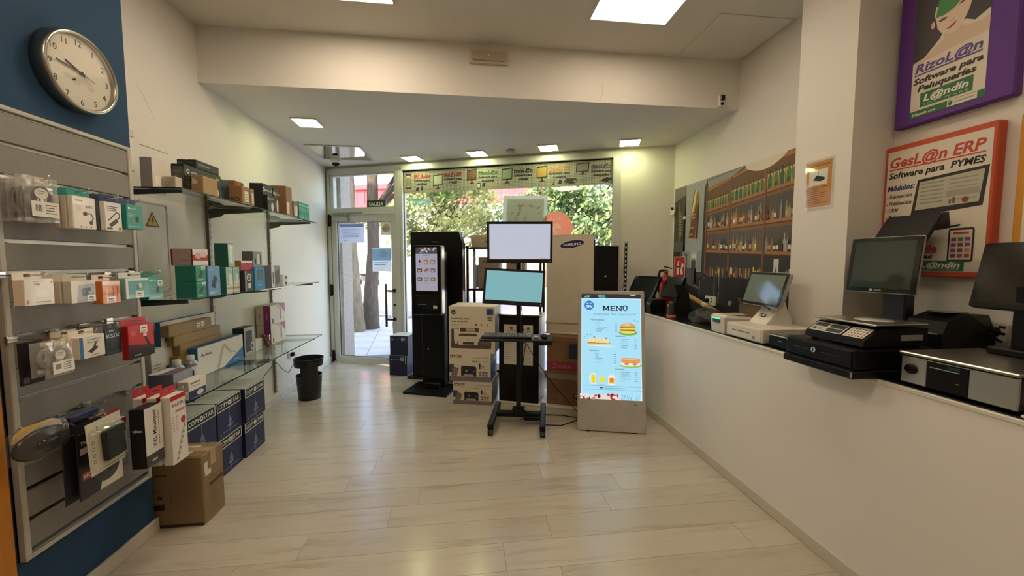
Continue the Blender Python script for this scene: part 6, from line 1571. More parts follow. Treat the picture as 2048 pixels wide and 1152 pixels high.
# tiled strip and picture
p.poly([(.33, 1.355), (.70, 1.355), (.66, 1.25), (.64, .4), (.27, .4), (.28, .75)], '#9fa3a2', k=1)
for i in range(26):
    y_ = .72 + i * .024
    if y_ < 1.32: Rr(.29 + (y_ - .72) * .07, y_, .34, .003, '#7b8082', 2)
    for j in range(3): Rr(.33 + j * .11 + (.05 if i % 2 else 0), y_, .003, .024, '#7b8082', 2)
p.poly([(.395, .765), (.565, .75), (.58, 1.18), (.53, 1.28), (.47, 1.27), (.43, 1.04)], '#8a6a35', k=3); p.poly([(.43, 1.0), (.5, 1.27), (.53, 1.28), (.5, 1.12), (.47, 1.05)], '#d8c377', k=4); p.poly([(.40, .77), (.5, .76), (.55, 1.0), (.52, 1.16), (.49, 1.02), (.45, .95)], '#6d3f26', k=5); p.poly([(.53, .755), (.565, .75), (.58, 1.15), (.55, 1.1)], '#2a1d18', k=6)
for i in range(7): Rr(.41 + .008 * i, .8 + i * .035, .06, .012, rn.choice(['#b98a48', '#caa566', '#55301d']), 7)
Rr(.28, .42, .36, .2, '#8c9193', 2); p.rr(.33, .40, .05, .2, .01, '#5c6266', k=3); p.rr(.44, .40, .12, .22, .01, '#a9adaa', k=3); p.rr(.46, .42, .08, .11, .02, '#3f4447', k=4); p.rr(.47, .55, .07, .04, .005, '#d0d2ce', k=4)
# ceiling moulding and lamp
p.poly([(.70, 1.355), (1.25, 1.355), (1.07, 1.29), (.72, 1.25)], '#8d8b86', k=1); p.poly([(.72, 1.32), (1.22, 1.35), (1.20, 1.355), (.72, 1.335)], '#6f6d69', k=2)
# wooden shelving
WD1, WD2, WDD = '#a56a38', '#80502c', '#4a2f1d'
p.poly([(.70, .38), (W2, .3), (W2, 1.355), (1.25, 1.355), (1.06, 1.28), (.70, 1.24)], '#4a3f34', k=2)
cells = ((.72, 1.045), (1.065, 1.47), (1.495, W2 - .005))
def shv(v, x): return {'A': 1.023 + (x - .73) * .082, 'B': .83 + (x - .71) * .006, 'C': .619 - (x - .69) * .045, 'T': 1.235 + (x - .70) * .095}[v]
for ci, (x0, x1) in enumerate(cells):
    # row one: green bottles against a warm back
    p.poly([(x0, shv('A', x0)), (x1, shv('A', x1)), (x1, min(1.355, shv('T', x1))), (x0, shv('T', x0))], '#6a4a2c', k=3)
    n = (9, 8, 9)[ci]
    for i in range(n):
        x = x0 + (x1 - x0) * (i + .5) / n; b = shv('A', x) + .012; h = .105 + .02 * ci; w = (x1 - x0) / n * .36
        Rr(x - w * 1.2, b, w * 2.4, h * .8, '#c9b277', 4)
        p.poly([(x - w, b), (x + w, b), (x + w, b + h * .6), (x + w * .35, b + h * .78), (x + w * .35, b + h), (x - w * .35, b + h), (x - w * .35, b + h * .78), (x - w, b + h * .6)], rn.choice(['#3f6b2a', '#4c7a33', '#33592a']), k=5); Rr(x - w * .8, b + .008, w * 1.6, h * .22, '#2f5a20', 6); Rr(x - w * .4, b + h * .86, w * .8, h * .14, '#23351c', 6)
    for row, (lo, hi) in enumerate((('B', 'A'), ('C', 'B'))):
        p.poly([(x0, shv(lo, x0)), (x1, shv(lo, x1)), (x1, shv(hi, x1) - .03), (x0, shv(hi, x0) - .03)], '#4d463e' if row == 0 else '#575049', k=3)
        p.poly([(x0, shv(hi, x0) - .05), (x1, shv(hi, x1) - .05), (x1, shv(hi, x1) - .02), (x0, shv(hi, x0) - .02)], '#7d5733', k=4)
        x = x0 + .02
        while x < x1 - .02:
            w = rn.uniform(.010, .017); h = rn.uniform(.09, .155); b = shv(lo, x) + .012
            c1 = rn.choice(['#6b5a3a', '#8a7a4c', '#3c3a36', '#a58a4e', '#5c4630', '#8c8f84', '#2b2a2c', '#7a4a2a', '#a9a48f'])
            p.poly([(x - w, b), (x + w, b), (x + w, b + h * .6), (x + w * .3, b + h * .75), (x + w * .3, b + h), (x - w * .3, b + h), (x - w * .3, b + h * .75), (x - w, b + h * .6)], c1, k=5)
            if rn.random() < .65: Rr(x - w * .85, b + h * .15, w * 1.7, h * .28, rn.choice(['#d8cfb5', '#c9a85a', '#e6dfcc', '#b59a6a', '#8f3a2a']), 6)
            x += rn.uniform(.019, .034)
    # bottom row: dark with glowing glasses
    p.poly([(x0, .3), (x1, .3), (x1, shv('C', x1) - .02), (x0, shv('C', x0) - .02)], '#332f2c', k=3)
    for i in range(16):
        x = rn.uniform(x0, x1); Rr(x, .36 - (x - .7) * .02, rn.uniform(.006, .014), rn.uniform(.06, .12), rn.choice(['#c99a4a', '#8a6a3a', '#e0c27a', '#5a4a3a', '#6e6a66']), 4)
    if ci == 2:
        Rr(1.60, .36, .05, .17, '#d9d4c6', 5); p.poly([(1.61, .36), (1.64, .36), (1.628, .5)], '#2b2725', k=6)
for nm in 'ABC':
    p.poly([(.69, shv(nm, .69) - .022), (W2, shv(nm, W2) - .022), (W2, shv(nm, W2) + .012), (.69, shv(nm, .69) + .012)], WD1, k=7); p.poly([(.69, shv(nm, .69) - .022), (W2, shv(nm, W2) - .022), (W2, shv(nm, W2) - .012), (.69, shv(nm, .69) - .012)], WDD, k=8)
p.poly([(.69, 1.215), (1.25, 1.30), (1.24, 1.33), (1.06, 1.285), (.69, 1.245)], WD1, k=7); p.poly([(1.25, 1.30), (W2, 1.33), (W2, 1.355), (1.25, 1.345)], WD1, k=7)
for x in (.69, 1.045, 1.47): p.poly([(x, .33), (x + .024, .33), (x + .028, 1.30), (x + .002, 1.26)], WD2, k=9); p.poly([(x + .016, .33), (x + .024, .33), (x + .028, 1.30), (x + .02, 1.29)], WDD, k=10)
p.poly([(1.235, 1.355)] + [(1.25 + .43 * i / 10, 1.355 - .088 * math.sin(math.pi * min(1, (i + 1.2) / 11.5)) ** .8) for i in range(11)] + [(1.69, 1.355)], '#d9cfb8', k=11)
# lower dark bar area
Rr(MU0, .0, W2 - MU0, .36, '#201d1c', 8)
p.poly([(MU0, .37), (.75, .385), (.75, .36), (MU0, .34)], '#3b3836', k=9)
for x, y_, h in ((.30, .22, .14), (.62, .1, .22), (.86, .06, .32), (.93, .1, .26), (1.12, .12, .2)): Rr(x, y_, .012, h, '#77736d', 9)
for i in range(26): x = rn.uniform(.68, 1.45); Rr(x, rn.uniform(.36, .40), rn.uniform(.006, .016), rn.uniform(.03, .07), rn.choice(['#e0b85c', '#c98f3a', '#f0d890', '#8a5f2c']), 9)
for i in range(16): x = rn.uniform(.2, W2 - .1); Rr(x, rn.uniform(.05, .3), rn.uniform(.01, .05), rn.uniform(.01, .05), rn.choice(['#2f2c2b', '#3a3633', '#191716', '#4b4744']), 9)
p.poly([(.25, .31), (.62, .24), (.62, .22), (.25, .29)], '#6f6a64', k=10); p.rr(1.0, .14, .14, .22, .02, '#151414', k=10); p.rr(1.2, .12, .1, .24, .02, '#191818', k=10); p.ell(1.1, .12, .02, .025, '#a39a88', 12, k=11)
p.k = 12
p.build('mural_print', printmat('mural_print', .6), mu, (-MU0, 0, .0016))

def poster(label, y0, z0, w, h, framec, pr, px, py, name='wall_poster'):
    t = thing(name, label, 'poster', (XR, y0, z0), FACE_L)
    fm = mat('canvas_' + framec.lstrip('#'), framec, .6, var=.05, vscale=30, bump=.1, bscale=400)
    G().box(0, w, 0, h, .001, .05, .006).build('canvas_frame', fm, t)
    pr.build('poster_print', PRM, t, (px, py, .0502))
p = Pr(); w, h = .305, .62
p.rect(0, 0, w, h, '#ded3be'); p.poly([(0, .29), (.05, .30), (.11, .36), (.125, .385), (.215, .40), (.25, .375), (w, .40), (w, h), (0, h)], '#3a332f', k=2)
p.poly([(.075, .31), (.13, .35), (.135, .40), (.20, .40), (.205, .37), (.27, .36), (.305, .372), (.305, .3), (0, .28)], '#d8bda0', k=3)
p.poly([(.095, .45), (.10, .42), (.12, .385), (.15, .365), (.175, .365), (.2, .385), (.222, .43), (.235, .48), (.24, .53), (.09, .53), (.085, .49)], '#e3cbb0', k=4)
p.ell(.08, .445, .008, .018, '#d8b99a', 12, k=4); p.poly([(.09, .475), (.1, .55), (.10, h), (.225, h), (.225, .53), (.20, .515), (.165, .48), (.125, .47)], '#3f8a45', k=6)
p.poly([(.1, .452), (.12, .46), (.14, .455), (.135, .447), (.115, .444)], '#6a4a42', k=7); p.poly([(.18, .485), (.2, .5), (.222, .505), (.218, .496), (.2, .486)], '#6a4a42', k=7); p.poly([(.135, .397), (.155, .402), (.17, .412), (.18, .414), (.172, .40), (.155, .39)], '#b3323a', k=7); p.poly([(.148, .425), (.165, .43), (.172, .438), (.165, .424)], '#b3907a', k=7)
p.k = 8
p.text('RizoL@n', .012, .232, .045, '#5f3f8a', w=.275, bold=.03, shear=.2); p.rect(.012, .217, .275, .007, '#5f3f8a'); p.text('Software para', .008, .175, .03, '#1f1b18', w=.285, bold=.035, shear=.2); p.text('Peluquerías', .03, .133, .03, '#1f1b18', w=.24, bold=.035, shear=.2)
p.rect(.045, .048, .215, .072, '#2c6b3f'); p.text('L@ndín', .06, .074, .034, '#e8e2d0', w=.185, bold=.03, shear=.2); p.text('SOFTWARE', .06, .054, .010, '#b9d0b4', w=.185, spacing=1.4); p.rect(0, 0, w, .036, '#2c6b3f'); p.text('Enlazado con:', .012, .01, .014, '#e8e2d0', bold=.02, shear=.2); p.rect(.165, .004, .115, .03, '#d8cfba'); p.ell(.178, .019, .009, .011, '#2c6b3f', 12); p.rect(.195, .016, .075, .006, '#a3998a')
poster('purple framed hair salon poster lettered RizoL@n high on the right wall', 1.957, 2.235, .482, .72, '#5d2d86', p, .078, .033)
p = Pr(); w, h = .445, .665
p.rect(0, 0, w, h, '#ded3bf'); p.text('GesL@n ERP', .012, .575, .055, '#c2452f', w=.41, bold=.03, shear=.2); p.rect(.012, .56, .41, .007, '#c2452f'); p.text('Software para  PYMES', .01, .515, .034, '#1b1815', w=.415, bold=.035, shear=.2); p.text('Módulos:', .008, .447, .03, '#26336b', w=.135, bold=.035, shear=.15)
for i, a in enumerate(('- Fabricación', '- Fidelización', '- CRM', '- Talleres')): p.text(a, .006, .405 - i * .038, .02, '#4a2f22', w=.125 if i < 2 else (.062 if i == 2 else .095), bold=.03, shear=.15, k=p.k)
p.up(); p.poly([(.13, .29), (.425, .315), (.44, .50), (.155, .485)], '#2b2422'); p.poly([(.15, .325), (.41, .335), (.425, .485), (.165, .47)], '#b9b49f')
for i in range(6): p.rect(.17, .455 - i * .02, .1, .006, '#8d8978', k=p.k); p.rect(.29, .455 - i * .02, .11, .006, '#979280', k=p.k)
p.up(); p.rect(.28, .375, .13, .03, '#a09c8a', k=p.k); p.ell(.36, .352, .014, .014, '#8a3a2f', 16, k=p.k); p.rect(.295, .34, .01, .02, '#6b6a55', k=p.k); p.rect(.31, .34, .01, .03, '#7d4a3a', k=p.k); p.poly([(.25, .22), (.31, .22), (.30, .30), (.26, .30)], '#2b2422'); p.poly([(.19, .215), (.35, .235), (.345, .225), (.26, .212)], '#2b2422')
p.text('- Almacenes', .07, .19, .018, '#4a2f22', w=.12, bold=.03, shear=.15); p.text('ERP Mobile', .02, .105, .035, '#c2452f', w=.24, bold=.03, shear=.2); p.rect(.02, .096, .24, .006, '#c2452f'); p.text('Para movilidad', .03, .068, .02, '#1b1815', w=.215, bold=.035, shear=.2)
p.rr(.305, .05, .10, .165, .01, '#2b211e'); p.rect(.312, .06, .086, .145, '#d8cbb8'); p.rect(.325, .185, .06, .01, '#b3483a')
for i in range(3):
    for j in range(4): p.rect(.318 + i * .027, .07 + j * .027, .02, .018, rn.choice(['#3f5a8a', '#a03a5a', '#5a8a3f', '#c98a3a', '#8a4a8a', '#b0483c']), k=p.k)
p.up(); p.rect(.185, .004, .19, .052, '#2c6b3f'); p.text('L@ndín', .195, .022, .027, '#e8e2d0', w=.165, bold=.03, shear=.2); p.text('SOFTWARE', .195, .009, .008, '#b9d0b4', w=.165)
poster('orange framed business software poster lettered GesL@n ERP below the purple one', 1.99, 1.422, .478, .722, '#c2502c', p, .017, .028)
p = Pr(); p.rect(0, 0, .42, .64, '#ddd2bd'); p.lines(.03, .48, .3, 5, .05, .02, '#6b5a44')
poster('yellow framed poster at the right edge of the picture', 1.445, 1.43, .46, .71, '#cf8c22', p, .03, .035)

no = thing('camera_notice', 'orange video surveillance notice in a clear sleeve on the white column', 'notice', (2.18, 2.283, 1.834), FACE_L)
p = Pr(); w, h = .172, .275; p.rect(0, 0, w, h, '#c98a2e'); p.rect(.004, .004, w - .008, h - .008, '#d0923a'); p.text('ZONA VIDEOVIGILADA', .012, h - .028, .011, '#5a3612', w=w - .024, bold=.03); p.rect(.02, h * .48, w - .045, h * .34, '#ece6d8'); p.poly([(.05, h * .60), (.105, h * .55), (.12, h * .64), (.07, h * .7)], '#191715'); p.poly([(.105, h * .57), (.125, h * .56), (.13, h * .63), (.115, h * .63)], '#191715'); p.rect(.08, h * .68, .004, h * .1, '#191715'); p.lines(.01, h * .42, w * .85, 9, .012, .0035, '#6b4516', .5)
G().box(0, .198, -.012, .297, 0, .001).build('sleeve', mat('white_sheet', '#ddd2bf', .5), no); p.build('notice_print', PRM, no, (.008, .01, .001)); G().box(-.002, .2, -.014, .299, .0022, .0026).build('clear_sleeve', glassmat('sleeve_film', (.97, .97, .96), ior=1.4, rough=.05), no)

# fire extinguisher and its sign
fs = thing('extinguisher_sign', 'red fire extinguisher sign on the bar mural', 'safety sign', (2.444, 4.30, 1.30), FACE_L)
G().box(0, .235, 0, .26, .0025, .004).build('sign_plate', mat('sign_white', '#d9d3c8', .4), fs)
p = Pr(); p.rect(.008, .008, .219, .244, '#b01f28'); p.poly([(.06, .05), (.11, .05), (.11, .15), (.06, .15)], '#e6dfd5', k=2); p.ell(.085, .15, .025, .02, '#e6dfd5', 14, k=2); p.rect(.075, .165, .02, .03, '#e6dfd5', k=2); p.line(.085, .19, .12, .21, .012, '#e6dfd5', k=3); p.poly([(.15, .05), (.2, .06), (.18, .12), (.21, .16), (.17, .2), (.16, .14), (.14, .1)], '#e6dfd5', k=2); p.build('sign_print', PRM, fs, (0, 0, .004))
fe = thing('fire_extinguisher', 'red fire extinguisher standing at the far end of the counter', 'fire extinguisher', (2.27, 4.16, WT), R(200))
REDM = mat('extinguisher_red', '#a81c22', .25)
G().lathe([(.066, 0), (.07, .006), (.07, .29), (.064, .325), (.045, .35), (.022, .362), (.02, .375)], 28).build('cylinder', REDM, fe)
G().lathe([(.018, .373), (.022, .38), (.022, .405), (.012, .41), (.0001, .41)], 16).build('valve', mat('brass_valve', '#8a7648', .3, metal=.9), fe)
g = G().box(-.012, .10, -.010, .010, .41, .42, .003); g.box(-.012, .11, -.010, .010, .435, .447, .003, 1, Matrix.Rotation(R(-10), 4, 'Y')); g.build('lever', BLACK, fe)
G().tube([(0, -.02, .395), (-.01, -.06, .41), (-.02, -.11, .40), (-.03, -.135, .34), (-.03, -.13, .24), (-.02, -.11, .15)], [.009, .012, .012, .012, .012, .015], 10).build('hose', BLACK, fe)
G().lathe([(.0705, .09), (.071, .092), (.071, .23), (.0705, .232)], 28, cap=False).build('label_band', mat('ext_label', '#8f1a20', .4), fe)
# wall sockets
def socket(label, y, z, w, h, plugpos):
    t = thing('wall_socket', label, 'wall socket', (2.4505 - .004, y, z), FACE_L)
    G().prism(rrect(w, h, .008, 3, 0, h / 2), .0, .014).build('socket_plate', WHITEP, t)
    g = G()
    for q in (.0, .03): g.box(.012, .035, h * .35 + q, h * .35 + q + .012, .014, .0155)
    g.build('slots', BLACK, t)
    G().cyl((plugpos, h * .5, .014), (plugpos, h * .5, .05), .022, .016, 16).build('plug', BLACK, t)
    G().tube([(plugpos, h * .5, .048), (plugpos + .01, h * .45, .055), (plugpos + .02, h * .15, .04), (plugpos + .03, -.06 * 0 + .0, .02)], .005, 8).build('cord', BLACK, t)
socket('white double wall socket with black plug on the bar mural', 3.59, 1.065, .165, .09, -.035)
socket('cream wall socket with round black plug at the far right, above the steel scale', 1.49, 1.135, .085, .085, 0.)
wpn = thing('pale_board', 'pale flat board leaning on the right wall behind the steel scale', 'board', (2.40, 1.40, WT), FACE_L)
G().box(0, .5, 0, .31, 0, .02, .003).build('board', mat('pale_board', '#d3cdbf', .4), wpn); G().box(-.004, .0, 0, .31, 0, .02).build('edge_band', mat('pale_edge', '#bdb6a6', .4), wpn)
# ================================================================== THINGS ON THE COUNTER
GLS = mat('screen_glass', '#23292a', .06, var=.03)
GLD = mat('screen_glass_dark', '#101214', .08, var=.03)
def pos_screen(t, c, yaw, tilt, w, h, bez, edge, glass, name='touch_screen', thick=.028, chin=None, rr_=.012):
    """tilted screen head built round a matrix inside thing t (t unrotated at its base)"""
    base = Vector(t.location)
    m = Matrix.Translation(Vector(c) - base) @ Matrix.Rotation(R(yaw), 4, 'Z') @ Matrix.Rotation(R(90 - tilt), 4, 'X')
    chin = bez if chin is None else chin
    G().prism(rrect(w, h, rr_, 4), -thick, -.002, m).build('screen_shell', edge, t)
    g = G(); g.prism(rrect(w - .006, h - .006, rr_ * .8, 4), -.002, .002, m); g.build('bezel', mat('bezel_gloss', '#101113', .1), t)
    G().box(-w / 2 + bez, w / 2 - bez, -h / 2 + chin, h / 2 - bez, .002, .003, 0, 1, m).build(name, glass, t)
    return m
# far terminal with glossy screen
t = thing('pos_terminal', 'black touch terminal with glossy tilted screen at the far end of the counter', 'POS terminal', (1.95, 4.0, WT), 0)
m = pos_screen(t, (1.915, 3.99, 1.225), -70, 30, .37, .275, .022, BLACK, GLS)
G().prism([(-.05, 0), (.13, 0), (.10, .06), (.05, .20), (.0, .19)], -.07, .07, Matrix.Rotation(R(20), 4, 'Z') @ Matrix(((1, 0, 0, 0), (0, 0, 1, 0), (0, 1, 0, 0), (0, 0, 0, 1)))).build('stand', BLACK, t)
G().box(-.1, .15, -.11, .11, 0, .03, .01).build('base', BLACK, t)
# small receipt printer
t = thing('receipt_printer', 'small black receipt printer beside the far terminals', 'receipt printer', (1.895, 3.66, WT), R(-8))
G().loft([[(-.07, -.065, 0), (.07, -.065, 0), (.07, .065, 0), (-.07, .065, 0)], [(-.075, -.07, .09), (.075, -.07, .09), (.075, .07, .09), (-.075, .07, .09)], [(-.06, -.065, .125), (.075, -.065, .135), (.075, .065, .135), (-.06, .065, .125)]], True, False).build('body', BLACK, t)
G().box(-.078, -.074, -.045, .045, .082, .098, .001).build('paper_slot', mat('slot_grey', '#77787a', .3), t); G().box(-.05, .06, -.05, .05, .132, .138, .002).build('lid', mat('lid_black', '#26272a', .3), t)
# second black terminal on a curved foot
t = thing('pos_terminal', 'narrow black terminal on a curved foot, left of the brown tube', 'POS terminal', (1.97, 3.40, WT), 0)
pos_screen(t, (1.945, 3.45, 1.262), -82, 24, .25, .205, .014, BLACK, GLD)
prof = [(-.06, .0), (.20, .0), (.20, .03), (.15, .06), (.13, .12), (.12, .22), (.06, .30), (.0, .30), (.02, .2), (.0, .1), (-.06, .03)]
G().prism(prof, -.085, .085, Matrix.Translation((-.02, .02, 0)) @ Matrix.Rotation(R(-25), 4, 'Z') @ Matrix(((1, 0, 0, 0), (0, 0, 1, 0), (0, 1, 0, 0), (0, 0, 0, 1)))).build('foot', BLACK, t)
G().box(.11, .125, -.1, .1, .31, .45, .004, 1, Matrix.Rotation(R(-10), 4, 'Z')).build('rear_display', BLACK, t)
t = thing('barcode_scanner', 'dark grey handheld scanner cup with pink base ring', 'scanner', (1.845, 3.27, WT), 0)
G().lathe([(.036, 0), (.038, .02), (.034, .08), (.03, .13), (.022, .15), (.0001, .155)], 22).build('body', mat('scanner_grey', '#2b2c2f', .4), t); G().lathe([(.0385, .004), (.0405, .008), (.0405, .028), (.0383, .032)], 22, cap=False).build('base_ring', mat('pink_ring', '#c9705f', .3), t); G().box(-.034, -.028, -.014, .014, .1, .13, .003).build('scan_window', GLD, t)
t = thing('cardboard_tube', 'long brown cardboard tube leaning along the bar mural', 'tube', (2.36, 3.35, WT), 0)
G().tube([(0, .0, .026), (.02, .65, .175)], .025, 20).build('tube', mat('tube_card', '#b08a55', .6), t); G().tube([(.0196, .64, .1727), (.0201, .655, .1762)], .0262, 20).build('end_cap', mat('tube_cap', '#c9a771', .5), t); G().tube([(.004, .17, .065), (.0075, .25, .083)], .0262, 20).build('paper_wrap', mat('tube_paper', '#d2bd95', .6), t)
t = thing('dark_bag', 'crumpled dark grey pouch lying behind the counter edge', 'pouch', (2.03, 3.02, WT), 0)
g = G(); rn = random.Random(8); rings = []
for k in range(9):
    z = .105 * math.sin(math.pi * .5 * k / 8); s_ = math.cos(math.pi * .5 * k / 8) ** .6 if k < 8 else .02
    rings.append([(.13 * s_ * math.cos(a) * (1 + .12 * math.sin(3 * a + k)), .19 * s_ * math.sin(a) * (1 + .1 * math.sin(4 * a + 2 * k)), max(0, z + .01 * math.sin(5 * a + k))) for a in [2 * math.pi * i / 24 for i in range(24)]])
g.loft(rings).build('pouch_body', mat('pouch_grey', '#242427', .55, var=.2, vscale=20), t); G().tube([(-.1, -.1, .05), (-.04, -.02, .1), (.05, .08, .09)], .006, 8).build('strap', BLACK, t)
# white receipt printer
CRW = mat('warm_white_case', '#dfd7ca', .38)
t = thing('receipt_printer', 'warm white receipt printer with green light left of the white cash drawer', 'receipt printer', (1.905, 2.575, WT), R(0))
G().loft([[(-.09, -.072, 0), (.12, -.072, 0), (.12, .072, 0), (-.09, .072, 0)], [(-.10, -.078, .115), (.12, -.078, .10), (.12, .078, .10), (-.10, .078, .115)], [(-.07, -.07, .13), (.11, -.07, .115), (.11, .07, .115), (-.07, .07, .13)]], True, False).build('body', CRW, t)
G().box(-.1, -.096, -.03, .06, .098, .108).build('status_light', emat('green_led', (.1, .9, .35), 1.1), t)
G().box(-.1005, -.097, -.03, .05, .07, .096, .001).build('display', GLD, t); G().box(-.04, .10, -.055, .055, .128, .1305).build('lid_seam', mat('seam', '#b8ad9b', .5), t)
# white cash drawer
t = thing('cash_drawer', 'warm white cash drawer under the white terminal', 'cash drawer', (1.985, 2.30, WT), 0)
G().box(-.185, .18, -.165, .165, .008, .095, .004).build('case', CRW, t); G().box(-.19, -.185, -.155, .155, .014, .088, .002).build('drawer_front', CRW, t)
G().box(-.1915, -.19, -.06, .10, .052, .056).build('slot', BLACK, t); g = G().cyl((-.19, -.10, .035), (-.195, -.10, .035), .010, n=14); g.build('lock', CHROME, t)
g = G()
for a in (-.15, .15):
    for b in (-.14, .14): g.box(a - .012, a + .012, b - .012, b + .012, 0, .008)
g.build('rubber_foot', BLACK, t)
# white terminal
t = thing('pos_terminal', 'white touch terminal with bright glossy screen on the white cash drawer', 'POS terminal', (2.085, 2.37, WT + .0955), 0)
m = pos_screen(t, (2.016, 2.399, 1.316), -92.8, 17.6, .365, .238, .02, mat('terminal_silver', '#b9b5ad', .3, metal=.4), mat('reflection_tint_glass', '#6d7a74', .06, var=.04), rr_=.02)  # glass colour lightened to stand for the window's reflection
G().prism([(-.13, 0), (.06, 0), (.06, .03), (.02, .10), (.0, .16), (-.03, .15), (-.045, .09), (-.12, .012)], -.075, .075, Matrix(((1, 0, 0, 0), (0, 0, 1, 0), (0, 1, 0, 0), (0, 0, 0, 1)))).build('stand', CRW, t)
p = Pr(); p.rr(0, 0, .055, .02, .004, '#17181a'); p.rr(.006, .004, .012, .012, .003, '#d9d9d4'); p.rr(.026, .004, .02, .012, .003, '#d9d9d4'); p.build('badge', PRM, t, (-.095, .03, .046), (0, -1, 0), (.55, 0, .835), .002)
G().tube([(-.085, .06, .13), (-.10, .03, .128), (-.105, -.03, .118), (-.10, -.07, .10)], .004, 8).build('cable', BLACK, t)
t = thing('brown_carton', 'brown cardboard box behind the white terminal against the mural', 'carton', (2.33, 2.82, WT), R(12))
G().box(-.08, .08, -.11, .11, 0, .16, .004).build('carton_body', mat('carton_7d6a52', '#7d6a52', .6), t); G().prism([(-.11, 0), (.11, 0), (.09, .07), (-.09, .07)], 0, .002, Matrix.Translation((-.08, 0, .16)) @ Matrix.Rotation(R(90), 4, 'Z') @ Matrix.Rotation(R(55), 4, 'X')).build('flap', mat('carton_8a765c', '#8a765c', .6), t)
t = thing('cable_tangle', 'tangle of black cables between the white terminal and the column', 'cables', (2.12, 2.07, WT), 0)
g = G(); rn = random.Random(3)
for k in range(6):
    ph = rn.uniform(0, 6); g.tube([(.04 * math.cos(q * .9 + ph) * (1 + .2 * math.sin(q)), .04 * math.sin(q * .9 + ph), .022 + .012 * k + .008 * math.sin(q * 1.7 + ph)) for q in range(11)], .011, 8)
g.build('cable_coils', BLACK, t); G().lathe([(.03, 0), (.034, .02), (.03, .06), (.0001, .075)], 16, Matrix.Translation((-.07, -.0, 0))).build('power_plug', BLACK, t)
# small dark scale with glass top
t = thing('small_scale', 'small black scale with steel rimmed glass top on the counter edge', 'scale', (1.90, 2.025, WT), 0)
G().box(-.09, .09, -.075, .075, .006, .07, .006).build('body', BLACK, t); G().box(-.094, .094, -.079, .079, .07, .079, .003).build('steel_rim', STEEL, t); G().box(-.087, .087, -.072, .072, .079, .082).build('glass_top', mat('green_glass_top', '#4a4d3c', .06), t)
G().box(-.0915, -.09, -.03, .0, .045, .05).build('marking', mat('mark_grey', '#8d8f8e', .4), t)
g = G()
for a in (-.07, .07):
    for b in (-.055, .055): g.box(a - .01, a + .01, b - .01, b + .01, 0, .006)
g.build('rubber_foot', BLACK, t)
# large black cash drawer
t = thing('cash_drawer', 'large black cash drawer overhanging the counter edge, with round key lock', 'cash drawer', (1.87, 1.632, WT), 0)
DBK = mat('drawer_black', '#0d0d0f', .45, bump=.1, bscale=900, spec=.25)
G().box(-.215, .20, -.185, .185, .0, .034, .004).build('base_tray', DBK, t)
G().box(-.205, .20, -.18, .18, .04, .128, .008, 2).build('case', DBK, t)
G().box(-.21, -.205, -.168, .168, .046, .12, .002).build('drawer_front', mat('drawer_front', '#101012', .42, spec=.25), t)
g = G().box(-.2115, -.21, .04, .13, .083, .087); g.build('bill_slot', GLD, t)
G().box(-.2115, -.21, -.13, -.03, .083, .087).build('bill_slot', GLD, t)
lk = G().cyl((-.21, 0.012, .088), (-.216, .012, .088), .012, n=18); lk.build('key_lock', CHROME, t); G().box(-.2175, -.216, .0105, .0135, .08, .096).build('key_slit', BLACK, t)
G().box(-.2165, -.215, -.182, -.172, .006, .03).build('corner_clip', GREYP, t); G().box(-.2, .19, -.17, .17, .034, .04).build('gap_spacer', BLACK, t)
# price scale on it
t = thing('price_scale', 'black price computing scale with steel pan on the large cash drawer', 'scale', (1.87, 1.60, WT + .1285), R(0))
body = [(-.165, 0.012), (.155, .012), (.155, .088), (-.085, .088), (-.16, .04)]
G().prism(body, -.145, .145, Matrix(((1, 0, 0, 0), (0, 0, 1, 0), (0, 1, 0, 0), (0, 0, 0, 1)))).build('body', mat('scale_black', '#0f0f11', .42, spec=.25), t)
g = G()
for a in (-.13, .13):
    for b in (-.12, .12): g.cyl((a, b, 0), (a, b, .013), .012, n=10)
g.build('rubber_foot', BLACK, t)
G().box(-.115, .155, -.15, .15, .1, .109, .003).build('steel_pan', STEEL, t); G().box(-.04, .1, -.08, .08, .088, .1).build('pan_support', BLACK, t)
G().lathe([(.06, .1092), (.06, .1096), (.0001, .1096)], 32, Matrix.Translation((.03, -.02, 0)) @ Matrix.Diagonal((1.2, 1.2, 1, 1))).build('pan_sticker', mat('pan_disc', '#c9c2b2', .3), t)
n_ = Vector((-.048, 0, .075)).normalized()
up_ = Vector((.075, 0, .048)).normalized()
p = Pr(); p.rect(0, 0, .165, .068, '#c9c6bb'); p.rect(.006, .036, .065, .026, '#39413f'); p.rect(.082, .036, .076, .026, '#39413f'); p.rect(.082, .006, .076, .025, '#39413f'); p.rect(.01, .012, .02, .014, '#26241f'); p.lines(.035, .02, .035, 2, .008, .003, '#6b675c'); p.build('display_print', PRG, t, (-.156, .135, .045), (0, -1, 0), tuple(up_), .001)
p = Pr(); p.rect(0, 0, .092, .07, '#ddd5c4')
for i in range(6):
    for j in range(4): p.rr(.006 + i * .0142, .006 + j * .016, .009, .009, .002, ['#8a8274', '#3b3833', '#b0663a'][(i + j) % 3 if i > 2 else 0], k=p.k)
p.build('keypad_print', PRM, t, (-.156, -.04, .045), (0, -1, 0), tuple(up_), .001)
G().box(.02, .13, -.1465, -.145, .035, .06).build('side_label', mat('scale_label', '#8d8a82', .4), t)
